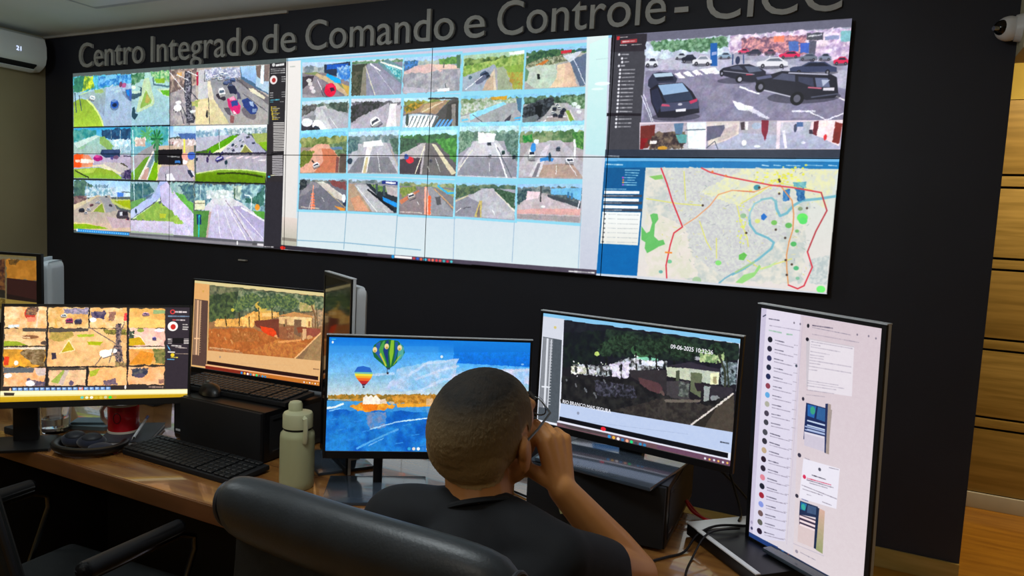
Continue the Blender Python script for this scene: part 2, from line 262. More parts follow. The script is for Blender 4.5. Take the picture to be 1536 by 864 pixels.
PIC = {
'wall': (2693, 606, '''
P 55605f -20 -31 1101 -23 1120 628 -25 636
G 9cc8d8 9fb8d0 4 13 337 17 337 202 2 204
N 3b8f9c 5ec8e8 11.4 4 13 337 17 337 59 191 60 3 74
N 5a8a3a d8e840 15.0 46 17 122 15 126 58 37 72
N 2b6a5a 3f8a6a 11.4 4 16 69 15 60 67 4 71
N 2a78c0 78c0f0 9.1 151 16 337 18 337 48 151 58
P 7ac8f0 191 15 252 14 252 28 195 32
G a0bcd8 9fb4cc 186 60 337 48 337 202 177 205 150 153 110 114
G 9cb8b0 8c9cbc 32 83 182 62 195 63 182 165 137 135 92 102
P 98b870 124 66 173 64 182 75 159 80 133 76
G 88a838 a8cc40 4 106 46 95 92 105 132 138 164 170 177 202 3 203
L d8e890 8.2 83 101 119 123 150 153 170 182 179 202
P c8e8a0 32 83 83 71 110 67 55 81
L 3c5060 5.3 11 74 20 147
L 3c5060 4.5 37 84 51 139
C f0f8f8 90a8b0 1 114 96 130 100 108 105
E 38507890 243 126 26.0 19.7 0
E 2858b0 243 121 21.6 17.5 0
E 7090c8 242 109 14.7 5.1 0
E 182848 243 125 13.0 7.3 0
E b0d0d8 226 55 13.1 3.9 -20
E b0d0d8 234 67 13.0 3.9 -20
E b0d0d8 252 76 13.0 3.9 -20
E b0d0d8 269 74 12.9 3.9 -20
E b0d0d8 260 62 12.9 3.9 -20
E b05a90 295 55 12.8 9.7 0
E 7a4060 277 52 8.6 9.8 0
P 4060b0 303 72 337 68 337 112 320 109 307 94
P 1a80e0 307 75 324 73 326 95 314 92
P 58688090 286 77 307 78 337 115 312 106 290 88
G a8d0c8 98c0d0 337 15 535 14 538 203 337 202
N 2f6a48 78a880 10.4 337 15 407 16 407 35 374 47 337 59
N 50a060 b8d8a0 8.5 436 14 535 14 536 53 456 50
P 88b830 460 39 512 39 512 56 468 53
L 507080 6.1 452 36 456 58 536 69
P c8e0c0 469 75 536 74 536 105 509 98
P 68b830 489 81 536 80 536 101 505 95
P c0d8b0 405 35 430 33 461 121 453 131 375 154 362 151
P 90b858 414 76 445 115 441 123 389 141 383 135
P b8a858 420 87 438 112 428 123 408 119
P 284858 341 137 354 134 358 157 375 160 354 182 337 167
P 3a5868 337 87 375 85 387 69 370 61 395 67 391 94 354 107 337 106
E e8f0e0 349 65 10.5 6.9 0
E c0d8c8 362 82 24.9 5.5 0
P bcb0a8 537 11 1002 15 999 205 540 204
N 6a5a58 c8b0a0 15.1 537 11 672 13 672 67 538 93
P e0b070 571 24 598 22 594 37 576 36
N b8b0b0 88848c 15.2 538 93 664 67 673 124 640 202 539 202
P c8c8cc 680 19 731 19 733 125 678 124
P b02848 668 25 678 25 677 70 669 70
P e0d0a0 665 118 733 114 747 202 666 201
N 98b060 b8b870 7.4 643 123 686 118 687 139 643 141
P e8d8a8 678 124 725 122 728 200 675 199
G 909098 a8a4a0 732 45 871 45 1001 144 999 203 826 203 733 114
P d8cca0 724 113 750 114 826 201 737 202
P e8dcc0 719 48 732 48 754 120 727 119
N 8890b0 e0e4f0 7.9 706 18 871 16 872 51 715 54
P 4a6a88 871 16 942 16 999 70 1000 110 880 66
G a8d0f0 80a8d8 873 16 942 16 947 77 882 48
G a8c8e8 b0c8d8 942 17 1000 16 1000 107 944 82
P 786860 942 18 965 16 962 60 945 48
P e8f0f8 965 16 979 16 976 78 963 72
P 80706c 979 16 1000 16 1000 70 978 67
P 706c70 852 59 880 57 1001 118 1001 144 944 111
P e0dcc0 912 87 936 91 987 118 980 126 920 99
L 505058 2.1 885 103 996 166
L 404048 1.7 856 53 912 90
C f0f4f8 607090 1 765 44 778 44 765 50
C d8e0f0 607090 1 790 37 802 38 790 44
C c0c8e0 607090 1 807 42 819 43 807 49
C a0b0d0 607090 1 815 52 827 52 815 58
C e8ecf0 607090 1 782 52 794 52 782 58
C 506090 607090 1 823 64 836 64 823 70
C 304878 607090 1 840 58 852 59 840 64
C 405080 607090 1 807 67 819 68 807 73
C 28304c 607090 1 832 78 844 79 832 85
C f0f0f0 607090 1 749 46 761 46 749 52
C f4f4f0 607090 1 719 51 732 51 719 57
P 282c44 815 78 848 76 865 100 853 105 828 102
P 50506c 860 94 873 103 879 121 861 123
E 34303a 787 112 24.8 8.8 20
C f4f4f4 58687c 0 791 98 807 96 796 115
P 302838a0 800 148 829 148 834 175 817 169
E 38304080 914 168 35.5 15.9 25
P d82870 814 119 849 114 876 144 874 167 850 172 821 145
P f0a0c0 820 116 845 111 853 123 829 125
P 304890 833 128 861 124 866 141 837 146
P f8e0e8 842 158 854 164 862 171 846 169
P 8a5a5a 830 172 850 178 847 199 830 198
P 2c4080 881 126 905 118 937 134 955 154 946 171 922 171 894 150
P a8c0e0 913 130 933 131 937 148 921 145
P 8098c0 930 154 949 154 946 165 930 165
P 3a3a44 611 19 642 21 647 87 635 147 666 178 657 196 622 196 617 122 607 86
N 20202c 90909c 3.7 615 25 639 27 643 111 657 190 622 192 614 110
L e8e8ec 3.4 535 19 616 92
L e8e8ec 3.3 624 20 672 37
L e8e8ec 3.4 571 30 629 50
L 40404c 3.4 609 198 590 146 564 158
L 40404c 3.4 555 151 599 140 622 177 635 202
L 40404c 3.3 638 87 678 118
E f4f4f4 577 143 20.0 12.3 0
E f0f0f0 581 125 15.6 6.1 0
E e8e8e8 652 157 15.2 5.4 0
E 2c2c34 721 167 5.1 13.5 0
L 303040 2.2 708 24 707 59
L 404048 2.9 727 113 734 200
X 3 4 7 535 17 538 203 2 201
X 3 539 12 1002 15 999 204 541 202
P 2c2a2e 1002 13 1079 12 1086 647 1007 652
E f0e8e8 1020 65 15.9 14.1 0
E b03030 1021 66 8.3 7.3 0
D f0f0f0 1030 20 1062 18 8.6
E d0d0d0 1019 18 6.8 5.6 0
D c0c0c0 1008 31 1068 32 3.6
D c0c0c0 1008 37 1068 37 3.6
D c0c0c0 1008 44 1068 44 3.6
D e8e8e8 1054 57 1070 57 3.9
D e8e8e8 1054 64 1070 64 3.9
D e8e8e8 1054 71 1070 71 3.9
D d0d0d0 1006 106 1019 106 3.7
D c0c0c0 1055 105 1070 105 3.6
D d0d0d0 1006 113 1020 113 3.7
D c0c0c0 1055 112 1070 112 3.6
D d0d0d0 1006 120 1020 120 3.7
D c0c0c0 1056 119 1071 119 3.6
D 60d0e8 1007 129 1048 128 4.7
D 60d0e8 1007 135 1020 135 3.7
D c8c8c8 1049 135 1064 135 3.3
E d8c040 1014 151 3.4 2.0 0
D e0c850 1019 151 1034 151 3.7
E d8c040 1014 156 3.4 2.0 0
D d0c8a0 1019 156 1048 156 3.7
E d8c040 1014 161 3.4 2.0 0
D e0c850 1019 161 1041 161 3.7
E d8c040 1017 166 3.4 2.0 0
D d0c8a0 1019 166 1035 166 3.7
E d8c040 1017 171 3.4 2.0 0
D e0c850 1019 171 1049 171 3.7
E d8c040 1017 175 3.4 2.0 0
D d0c8a0 1019 175 1042 175 3.7
E d8c040 1019 180 3.4 2.0 0
D e0c850 1019 180 1035 180 3.7
E d8c040 1020 185 3.4 2.0 0
D d0c8a0 1020 185 1050 185 3.7
E d8c040 1020 190 3.4 2.0 0
D e0c850 1020 190 1043 190 3.7
P 10141c 1 202 540 201 540 206 1 206
P a8b8cc 3 206 333 206 334 393 2 395
G 30a0d8 80c0d0 3 207 333 206 333 245 3 262
N 2a8888 60a8a0 15.5 3 211 138 215 138 233 3 262
G 98c8c0 a0b8b0 3 262 138 233 228 259 333 262 333 302 3 304
P c8e0d8 3 265 134 234 157 239 27 283
P 90c098 27 283 92 265 55 289
N 203c60 2c6088 11.1 170 213 333 211 333 254 220 251 170 242
P 88b060 159 242 184 239 255 288 202 288 157 265
N a0d0e0 e8f8f8 7.3 220 253 333 248 333 277 237 277
N 88b0c0 c0d8e0 7.3 228 279 333 274 333 302 228 303
G b8acc4 a8a0b8 3 304 333 305 334 370 273 377 152 350 2 352
P 283c60 168 288 275 288 273 311 193 316 161 303
P 40548090 175 291 273 289 273 298 184 301
E a01870 147 318 27.3 11.1 0
E d04890 143 312 16.0 4.7 0
E 705070 251 314 15.4 7.2 0
E 504880 228 317 8.9 5.8 0
L 3c3850 4.3 294 309 333 309
P e0d8b8 2 352 152 350 281 378 334 390 334 370 255 349 220 337
P c0b8b8 152 332 273 334 334 359 334 376 290 374 220 352
G 90a830 88b838 2 361 152 353 228 363 282 386 282 393 2 394
P b0cc50 26 363 138 354 120 374 40 378
L 303c20 4.7 12 367 92 392
P 38305090 277 374 333 353 334 392 282 391
N 282448 605078 5.1 299 362 334 356 334 392 290 392
L 48483c 3.6 277 337 316 348 290 337 277 337
P f05018 3 304 60 303 50 354 2 355
P f88040a0 50 303 92 306 120 327 115 350 45 354
D fff4e8 14 329 120 330 17.8
L e8f0f0 2.2 275 217 276 302
L c8e8e8 1.5 223 210 223 248
G 50b0d8 a0b0a8 335 206 536 206 536 395 336 393
N 3898a0 70c0b8 14.2 335 206 536 206 536 260 335 268
N c8a898 f0e8e0 8.8 354 245 413 243 414 274 355 279
P 98989c 355 308 467 263 484 282 355 356
P a8a0a8 335 311 401 302 418 310 355 359 336 359
P 68982c 336 370 359 356 414 313 435 310 372 394 336 395
P 78b010 427 394 460 329 480 318 477 385 468 395
P e0d8d0 372 394 451 293 459 296 435 346 423 394
P c0988c 389 392 412 358 437 346 421 393
P 708898 420 347 451 304 462 307 439 352
L f8f4e8 3.2 376 392 453 293
L f8f4e8 2.8 464 321 421 394
L 3a9858 8.9 473 252 447 234
L 58a868 7.0 420 235 390 219
L 206840 8.9 473 252 458 222
L 3a9858 8.9 473 252 473 218
L 58a868 7.0 420 235 419 207
L 206840 8.9 473 252 488 222
L 58a868 7.0 420 235 436 210
L 3a9858 8.9 473 252 500 234
L 58a868 7.0 420 235 448 220
L 206840 8.9 473 252 504 250
L 3a9858 8.9 473 252 500 268
L 58a868 7.0 420 235 448 245
L 206840 8.9 473 252 489 281
L 58a868 7.0 420 235 436 254
L 3a9858 8.9 473 252 474 286
L 58a868 7.0 420 235 420 257
L 206840 8.9 473 252 458 281
L 3a9858 8.9 473 252 447 268
L 58a868 7.0 420 235 391 244
L 206840 8.9 473 252 443 250
L 58a868 7.0 420 235 386 232
P 488858 463 252 484 252 482 290 468 290
P 386038 459 290 488 290 476 332 462 332
L d0f4f8 5.0 344 217 351 396
L e8f8f8 2.0 532 208 534 287
G 80c0f0 b8dcf8 536 206 603 206 657 208 657 234 537 246
P 4868a0 580 233 657 231 658 258 596 249
N b09898 e8dcd8 8.4 537 249 658 252 658 274 537 271
G c8b098 b0a4a8 484 274 658 271 666 392 479 393
P e0c8a0 620 333 659 311 660 392 636 355
P e0d490 476 340 501 334 468 395 481 395
P b0a8b8 489 346 624 339 660 387 660 394 477 396
L e8e060 9.2 611 252 612 301
L a06068 6.7 552 263 560 271
E f0a090 616 312 13.6 13.6 0
E 3868c0 647 306 19.2 10.8 0
E e8e8f0 616 328 11.7 6.8 0
P 1c1a20 482 288 602 286 603 338 482 338
E f0b030 493 308 4.9 5.5 0
E d8d8d8 515 308 8.9 6.6 0
D b0b0b0 529 309 592 310 6.8
P 3870b0 569 323 593 323 593 332 569 332
P f0f0f8 523 373 549 367 566 389 562 396 526 396
L 504858 4.1 521 373 521 395
G b8e0f8 a8c8e0 555 206 668 206 669 234 556 233
P 4a6aa8 580 232 667 231 667 256 603 251
N c0a8a0 e8e0e0 6.7 556 252 667 251 668 274 556 279
L e8e860 9.2 611 252 612 301
E 4868c8 647 309 17.3 10.8 0
E f0a898 612 309 13.7 10.9 0
E f4f4f4 612 328 8.6 8.1 0
P 303850 628 355 648 355 663 376 648 382 632 366
P e0e0e8 644 355 659 360 665 379 654 371
P 18161c 480 288 599 286 600 338 480 338
D b0b0b0 529 309 588 311 6.1
P 3878c0 565 323 591 323 591 332 565 332
G f0f8fc c8dce8 668 206 996 206 995 231 669 242
N 78a0b8 c8d8e0 8.1 669 223 850 217 857 240 669 255
N 7898a0 e0e8ec 5.6 821 219 995 216 995 236 821 235
G b8b8cc b8b8c4 669 247 843 237 719 287 670 295
P 58a010 719 287 843 239 868 240 844 263 771 295 723 299
P e8f0c0 749 298 822 269 858 245 865 248 830 282 786 297
P 406820 670 295 727 290 727 299 670 301
P c0c0d0 786 297 865 243 893 230 907 235 991 294 992 299
P a8a8c0 893 243 925 241 995 296 940 298 901 269
P a0b060 928 235 997 233 996 289 949 264
P 80b020 960 264 996 261 997 291 974 279
P 8c8c48 880 297 901 271 933 298
L e8e8b0 2.5 878 298 900 270 935 298
C e8f0f4 20283a 1 822 282 829 279 825 285
C f8f8f8 20283a 1 840 284 847 282 843 288
C 50486c 20283a 1 846 289 852 287 848 293
C f0f8f8 20283a 1 858 275 865 273 861 279
C 283848 20283a 1 885 275 891 273 887 279
C b8c8e0 20283a 1 876 256 882 254 878 259
C 505070 20283a 1 937 265 944 263 940 268
C 60686c 20283a 1 912 246 919 243 915 249
C e0e4f0 20283a 1 890 261 896 259 892 264
C 385068 20283a 1 844 271 850 269 846 275
L 404c60 2.2 778 219 780 261
L f0f8e8 2.5 780 261 783 284
P 282438 670 299 997 295 995 301 670 303
G b0a8b4 a8a8b8 670 305 995 301 997 360 671 368
P f0d8e0 808 313 837 306 848 306 819 316
P f0d8e0 859 313 887 306 898 306 870 315
P f0d8e0 895 312 923 306 933 306 905 315
P f0d8e0 930 312 957 306 968 305 940 315
P e8e0e8 961 317 992 316 992 321 961 321
C 3c3890 d0d8e0 1 783 316 801 310 788 323
E 40345c 725 319 6.0 10.6 0
E 303048 674 318 5.4 6.4 0
L 403858 7.0 738 292 731 308
L 303058 6.3 797 295 783 308
E 203844 814 327 7.3 7.9 0
L 40505c 1.6 814 334 815 352
P 78a030 669 365 769 353 860 349 948 353 995 361 996 394 666 398
G 68900c 588008 669 370 769 361 860 358 948 361 993 370 994 393 666 398
P d8e8a0 671 365 787 350 895 349 995 357 995 361 896 352 787 353 671 368
L 304010 5.7 773 366 842 362 913 365 980 373
P 141820 664 394 997 393 998 397 664 399
X 3 3 206 534 208 536 393 2 395
X 2.5 555 206 994 207 997 394 558 396
P 302c30 996 206 1071 202 1067 402 998 403
P d8d4d0 1022 200 1069 200 1069 203 1022 203
P d8d4d0 1022 205 1070 205 1069 208 1022 208
P d8d4d0 1022 211 1070 211 1069 214 1023 214
P d8d4d0 1023 216 1070 216 1069 219 1023 219
P d8d4d0 1023 222 1070 222 1069 225 1023 225
P d8d4d0 1023 227 1070 227 1070 230 1023 230
P d8d4d0 1023 233 1070 232 1070 235 1023 236
P d8d4d0 1023 238 1071 238 1070 241 1023 241
P d8d4d0 1023 244 1071 243 1070 246 1023 247
P d8d4d0 1024 249 1071 249 1070 252 1024 252
P d8d4d0 1024 255 1071 254 1070 257 1024 258
P d8d4d0 1024 260 1071 260 1071 263 1024 263
P d8d4d0 1024 266 1071 265 1071 268 1024 269
P d8d4d0 1024 271 1071 271 1071 274 1024 274
P d8d4d0 1024 277 1072 276 1071 279 1024 280
P d8d4d0 1024 283 1072 282 1071 285 1024 286
P d8d4d0 1025 288 1072 287 1071 290 1025 291
P d8d4d0 1025 294 1072 293 1072 296 1025 297
P 1c1a1e 1017 295 1072 293 1072 301 1015 303
P d0ccd0 1021 304 1066 303 1065 306 1020 307
P d0ccd0 1021 309 1066 308 1065 311 1020 312
P d0ccd0 1021 315 1066 314 1065 317 1021 318
P d0ccd0 1021 321 1066 319 1066 322 1021 324
P d0ccd0 1021 326 1066 325 1066 328 1021 329
P d0ccd0 1021 332 1067 330 1066 333 1021 335
P d0ccd0 1021 337 1067 336 1066 339 1021 340
P d0ccd0 1022 343 1067 341 1066 344 1021 346
P d0ccd0 1022 348 1067 347 1066 350 1021 351
P d0ccd0 1022 354 1067 352 1067 355 1022 357
P d0ccd0 1022 359 1067 358 1067 361 1022 362
P d0ccd0 1022 365 1067 363 1067 367 1022 368
E 40b8e0 1008 372 5.4 3.0 0
D e8e8c0 1016 368 1034 366 4.1
P 10141c 0 397 658 394 658 398 0 401
G a0d0f8 d8e4f0 0 402 331 401 331 457 0 471
N 385858 587c68 12.7 0 402 65 402 130 428 120 460 0 471
N 70a0b8 d0e0e8 8.3 70 426 248 425 248 457 70 462
N 406080 88a8b8 8.2 130 418 209 416 204 426 130 428
N 604850 988078 8.5 0 464 80 462 75 485 0 497
P d0c0a0 0 497 145 456 180 462 80 501 -1 520
G a8a098 c0b0a0 -1 520 145 463 214 454 258 507 332 517 332 567 -1 566
P 98989c 150 463 204 458 258 510 190 522 180 487
P b8c070 219 470 331 467 332 507 277 500 229 483
P a0b018 239 476 331 470 332 501 287 493
P 88a038 115 520 170 485 185 521
L d8d0a0 2.5 107 524 170 485 190 521
C 303038 20283a 1 49 517 67 516 49 525
C e8e8e8 20283a 1 74 527 85 527 74 532
C d8d8dc 20283a 1 90 513 102 513 90 519
C 885058 20283a 1 110 495 121 494 110 500
C d0d4e0 20283a 1 145 484 158 483 145 489
C 584858 20283a 1 219 492 229 492 219 497
C 506070 20283a 1 195 460 201 460 195 463
P 4880d8 253 444 294 443 292 458 255 459
L c8ccd0 3.3 82 413 81 488
L e8e8f0 2.4 256 422 256 475
L 48585c 3.2 282 440 331 442
P 484450 263 510 315 508 320 530 258 539 251 533
P d0d0dc 272 516 287 514 287 528 272 530
P 28242c 289 514 315 513 315 525 289 528
L 484048 8.8 258 536 315 535
E d82850 315 552 15.1 12.6 0
E 403040 318 538 8.5 6.9 0
G c8b0a0 d8bca0 -1 566 332 557 332 586 -1 595
P e0d890 -1 566 79 566 195 578 -1 586
G 90b018 78b020 -1 573 79 569 170 575 209 581 -1 592
P c0a8b0 195 535 332 545 332 570 229 578
P 2088e0 17 590 325 590 325 600 17 602
P 78c8f8 28 594 36 594 36 599 28 599
P 78c8f8 41 594 49 593 49 599 41 599
P 78c8f8 55 594 63 593 63 599 55 599
P 78c8f8 68 594 76 593 76 599 68 599
P 78c8f8 81 593 89 593 89 599 81 599
P 78c8f8 94 593 103 593 103 599 94 599
P 78c8f8 108 593 116 593 116 599 108 599
P 78c8f8 121 593 129 593 129 599 121 599
P 78c8f8 134 593 142 593 142 598 134 599
P 78c8f8 147 593 155 593 155 598 147 599
P 78c8f8 160 593 168 593 168 598 160 599
P 78c8f8 173 593 181 593 181 598 173 598
P 78c8f8 186 593 194 593 194 598 186 598
P 78c8f8 199 593 206 593 206 598 199 598
P 78c8f8 211 593 219 593 219 598 211 598
P 78c8f8 224 593 232 593 232 598 224 598
P 78c8f8 237 593 244 593 244 598 237 598
P 78c8f8 249 593 257 593 257 598 249 598
P 78c8f8 262 593 270 593 270 598 262 598
P 78c8f8 274 593 282 593 282 598 274 598
P 78c8f8 287 593 294 593 294 598 287 598
P 78c8f8 299 593 307 593 307 598 299 598
P 78c8f8 312 593 319 593 319 598 312 598
E f0f8f8 20 595 5.2 5.3 0
G 98bcc8 a0b0c0 333 402 480 401 480 441 333 463
N 2c5c68 58807c 9.7 333 407 430 405 462 435 394 468 333 470
P 68a058 333 476 417 455 417 470 333 504
G a8b8e8 b8c4e8 333 507 462 441 489 398 528 397 489 459 333 539
P 587ca090 399 452 458 441 444 460 408 464
P d0e8c8 462 478 489 456 494 465 353 538 339 538
G c8c0e4 c0b8dc 489 416 528 397 590 467 660 506 661 554 621 547 498 473
N 80a848 98b850 15.6 343 540 480 471 551 499 625 545 552 543
P c8c828a0 490 513 525 512 521 527 490 529
G d0c8e0 c8c0d8 333 543 552 538 660 548 661 585 333 586
E 284050 363 509 5.6 8.1 0
N 80a8a8 a8c0b8 9.2 537 400 658 400 659 474 594 467 546 433
P 58a048 546 433 594 437 659 474 660 506 594 476
N 385c70 5c8080 7.3 589 411 658 409 659 471 607 443
P e0e8d8 528 409 551 433 607 476 660 509 660 515 586 474
L d8f0f4 3.1 351 404 353 472
L c0d8e0 1.9 399 406 400 468
P a8b8a0 333 582 661 582 661 587 333 589
P 888890 325 589 661 588 661 606 325 602
P 50505890 325 591 661 590 661 594 325 597
P c8c0e0 558 428 587 450 659 505 661 583 560 585
N 80a848 98b850 16.1 559 509 621 546 559 542
N 88a8a8 a8c0b8 8.0 558 405 660 401 661 467 587 443
P 60a848 568 437 615 442 659 473 659 504 587 456
N 385c70 5c8080 8.0 581 407 660 406 661 470 629 461
N 50788c a8d0d0 11.7 666 404 994 399 991 516 667 492
N e8f0f0 c0d0d0 5.7 724 423 846 420 847 448 724 452
N 88a098 d0e0d0 7.4 846 404 889 403 881 453 851 448
N 2a5c54 487c70 7.3 906 443 940 445 988 401 990 471 944 463 907 461
G d8d8dc c0bcd8 716 490 764 451 847 448 890 462 991 516 990 585 722 586
G d8dcdc ccc8dc 698 494 751 451 847 445 873 466 769 482
G ccc8e0 c0b8d8 743 493 769 469 848 479 943 586 722 586
P b0a8cc 847 473 890 471 991 519 990 578 917 545
L f4f0f8 2.6 776 488 791 581
L f4f0f8 2.3 807 487 854 585
L f8f0f0 3.4 830 483 914 585
L 8c8090 2.2 813 455 848 488 935 584
L f0e8f0 2.6 869 485 988 575
L e8dce4 3.0 852 488 943 585
P e8e8ec 890 474 991 513 991 519 882 478
P 58a040 936 485 992 486 991 512 958 500
P 508840 662 496 738 493 724 585 661 588
P c0a8a0 736 496 747 494 731 586 722 586
P e0e0c0 666 460 715 458 716 490 666 492
L 807c60 3.1 666 470 716 468
P 183868 675 508 698 507 699 542 678 543
L 28b8b8 6.2 688 511 686 590
L c8e0e0 3.1 694 405 693 456
L e8f8f8 3.6 902 434 923 436 933 445 932 482
E e89830 959 473 10.7 9.8 0
L 406048 5.2 855 414 855 448
P 606068 560 586 993 587 989 604 560 610
P 8c8890 560 595 993 594 991 603 560 605
E f0f0f0 871 596 3.4 7.5 0
P e0dce0 962 592 989 592 989 600 962 599
D 404040 941 596 958 596 10.9
P 2e2c34 998 389 1068 387 1066 602 991 604
P 2e2c34 991 371 1000 398 996 407 995 583 997 603
X 3 0 402 658 398 661 582 -1 590
X 3 558 403 994 399 990 584 560 584
G f0ece8 d8dcd8 1074 -1 1137 -2 1126 635 1067 639
G c8c8e0 d8e8ec 1074 -1 2146 -1 2158 601 1066 607
G f0ece8 e4e0dc 1073 10 1137 9 1120 631 1067 621
D b0b8b0 1086 27 1107 27 4.1
P 8cc8e8 1074 -1 2147 -4 2147 6 1074 9
P e0f0f8a0 1074 -1 1610 -2 1610 3 1074 5
P 90d8f0 1130 7 1334 15 1327 134 1134 133
G b8d0e8 b8d0e8 1136 16 1328 23 1326 57 1137 52
N 708088 b0b8b8 14.0 1137 28 1327 34 1326 58 1137 53
G 847c84 847c84 1137 49 1326 54 1322 126 1140 125
P 808c5c 1137 49 1195 48 1323 105 1322 126 1252 83 1195 59
P c8b08c 1195 52 1252 68 1323 118 1313 126 1233 78 1186 61
P 28344c 1224 28 1328 23 1325 74 1252 60 1226 51
P 2058b8 1234 28 1318 28 1308 41 1234 43
N 3078d0 a0c8e8 6.7 1275 37 1327 33 1324 85 1274 68
P 18a8e8 1237 54 1289 74 1292 86 1270 84 1233 62
P c8a850 1292 86 1324 97 1322 126
P 8c848c 1138 60 1192 59 1251 94 1301 126 1140 125
P 443c44 1138 60 1186 59 1177 77 1139 98
E d8d0d4 1165 73 9.8 6.0 0
E d8d0d4 1171 84 9.8 6.0 0
E d8d0d4 1177 96 9.8 6.0 0
E d8d0d4 1184 107 9.8 6.0 0
L e8e4e4 2.6 1199 72 1232 126
P a09aa0 1139 114 1196 121 1196 126 1140 125
E 38304080 1242 110 26.7 17.8 0
E e01840 1251 105 22.8 20.7 0
P f02850 1233 88 1255 86 1266 96 1242 99
P 402038 1248 99 1262 96 1269 107 1255 111
P 90d8f0 1326 13 1523 14 1519 133 1327 134
G d0d4e0 d0d4e0 1332 22 1518 22 1517 36 1332 35
N 507850 80a080 13.2 1332 25 1518 26 1517 37 1332 36
G 88889c 88889c 1332 32 1517 33 1514 126 1333 127
P 404438 1332 34 1389 32 1374 64 1370 126 1333 127
N 303828 5c5c4c 5.7 1332 53 1370 51 1361 126 1333 127
P 888474 1374 43 1385 34 1388 126 1366 126
P 9494a8 1385 37 1404 34 1515 103 1514 126 1421 126 1385 64
L d8d4c0 2.7 1383 41 1421 126
L f0f0f4 4.2 1400 34 1437 55
L c8c8d4 2.0 1408 38 1493 126
P 688c94 1426 30 1463 24 1517 48 1515 97 1445 48
N 2890a0 a0d0d0 4.5 1449 32 1513 51 1512 86 1456 45
P f0f0e8 1436 27 1517 51 1516 57 1436 32
P 90d8f0 1517 14 1714 15 1714 129 1515 131
G a8c8ec a8c8ec 1523 22 1708 23 1708 55 1522 56
N 8094a8 b0bcb0 12.4 1522 33 1708 33 1708 56 1522 57
G 9c9ca0 9c9ca0 1522 53 1708 52 1709 122 1521 124
N 4888d0 385870 4.4 1522 31 1570 33 1570 53 1522 59
N 78a850 508040 5.1 1636 33 1699 28 1699 47 1639 48
P d8b8b4 1522 63 1561 48 1617 43 1636 59 1672 72 1521 83
P e0c0b0 1608 45 1690 50 1708 62 1636 61
N 8c8c98 b0b0b4 13.3 1522 69 1708 64 1709 122 1521 124
P b4b0bc 1521 104 1635 118 1617 123 1521 124
L 586058 3.4 1654 44 1654 56
L 303438 1.7 1661 101 1665 115
P f4f8f8 1635 115 1676 114 1676 122 1635 123
P 507058 1694 25 1708 23 1708 62 1698 60
P 90d8f0 1713 20 1910 15 1912 132 1712 132
G a8c8a8 a8c8a8 1718 27 1904 23 1905 57 1718 59
N 405c30 98b068 12.9 1718 38 1905 34 1905 58 1718 60
G a8a8b0 a8a8b0 1718 57 1905 53 1906 125 1718 125
N 6c9040 a8c068 6.5 1718 57 1823 43 1905 33 1905 79 1841 65 1776 75 1718 84
P 9ca8b8 1718 86 1795 63 1814 55 1823 65 1795 125 1718 125
P d8c8b0 1804 85 1817 65 1825 125 1782 125
P c0a890 1795 95 1814 85 1818 125 1782 125
P 9ca88c 1825 65 1847 62 1874 125 1829 125
N b09040 a0b050 5.3 1851 69 1905 74 1906 125 1877 125
P 88a848 1843 63 1905 59 1905 79 1860 79
C 304058 20283a 1 1787 83 1799 78 1794 92
E 606880 1776 95 19.0 8.3 -30
E 486070 1742 88 5.8 5.0 0
L f0f4f8 2.2 1728 120 1780 85
P f0f8f0 1859 26 1904 23 1905 31 1861 34
P 90d8f0 1905 15 2103 14 2102 133 1904 133
G 90c0e8 90c0e8 1911 23 2098 22 2098 41 1911 42
N 305c40 587c58 12.1 1911 29 2098 28 2098 42 1911 43
G a8a8a4 a8a8a4 1911 39 2098 38 2097 125 1910 126
N 284838 487048 4.3 1911 44 1949 28 2006 27 2016 41 1949 52 1911 62
N b0b898 586048 3.5 1911 62 1949 49 2034 38 2043 53 1997 64 1910 69
P c87838 1940 64 1953 68 1978 54 1974 50 1953 58
P b8c8b8 1910 72 1949 64 1997 64 2006 95 1987 124 1939 124 1910 105
P 608868 1910 69 1922 80 1916 105 1910 105
P e0c8a8 2002 66 2039 62 2061 123 1983 124 2002 100
P d8b8a0 2025 64 2039 59 2061 123 2020 123
P 5c6c84 2036 58 2080 41 2098 43 2097 120 2068 123
P c8d0dc 2016 43 2071 33 2052 51 2036 62
P c83040 2010 31 2040 29 2040 37 2010 39
L e0e4ec 1.8 2047 53 2083 120
P 202828 1945 87 1953 87 1955 101 1947 101
L 38586c 5.3 2054 33 2094 30
P 90d8f0 1133 129 1329 125 1328 248 1132 250
G c0dce8 c0dce8 1139 137 1324 133 1324 167 1138 170
N 586860 a8b0a8 14.1 1139 147 1324 144 1324 168 1138 171
G a0a0a8 a0a0a8 1138 166 1324 163 1323 241 1138 242
N 484848 707070 6.0 1139 153 1196 146 1203 159 1138 184
N 384840 606c60 5.8 1242 146 1320 142 1320 176 1269 166
P c8c8cc 1196 157 1233 151 1251 172 1232 199 1210 220 1186 199
P b0b0b8 1210 159 1269 164 1323 187 1323 241 1250 241
P d0d0d4 1214 162 1223 162 1272 241 1241 241
L e8e8ec 2.0 1251 188 1301 241
P 383840 1138 200 1214 199 1232 241 1138 242
P 8c8c94 1148 184 1195 180 1195 194 1148 200
E e8e8ec 1161 202 22.9 13.2 0
E f8f8fc 1210 218 29.9 20.3 30
E 303848 1202 223 15.0 8.7 30
E f4f4f8 1236 233 13.0 13.0 0
E 282830 1183 229 15.2 11.7 0
P 90d8f0 1327 125 1521 129 1519 248 1328 248
G d0d4e0 d0d4e0 1333 134 1515 137 1515 171 1333 169
N 484c48 706c78 13.2 1333 145 1515 148 1515 172 1333 170
G a8a4ac a8a4ac 1333 166 1515 168 1514 241 1333 241
N 303430 504c54 5.7 1333 155 1389 143 1448 146 1435 162 1370 187 1333 208
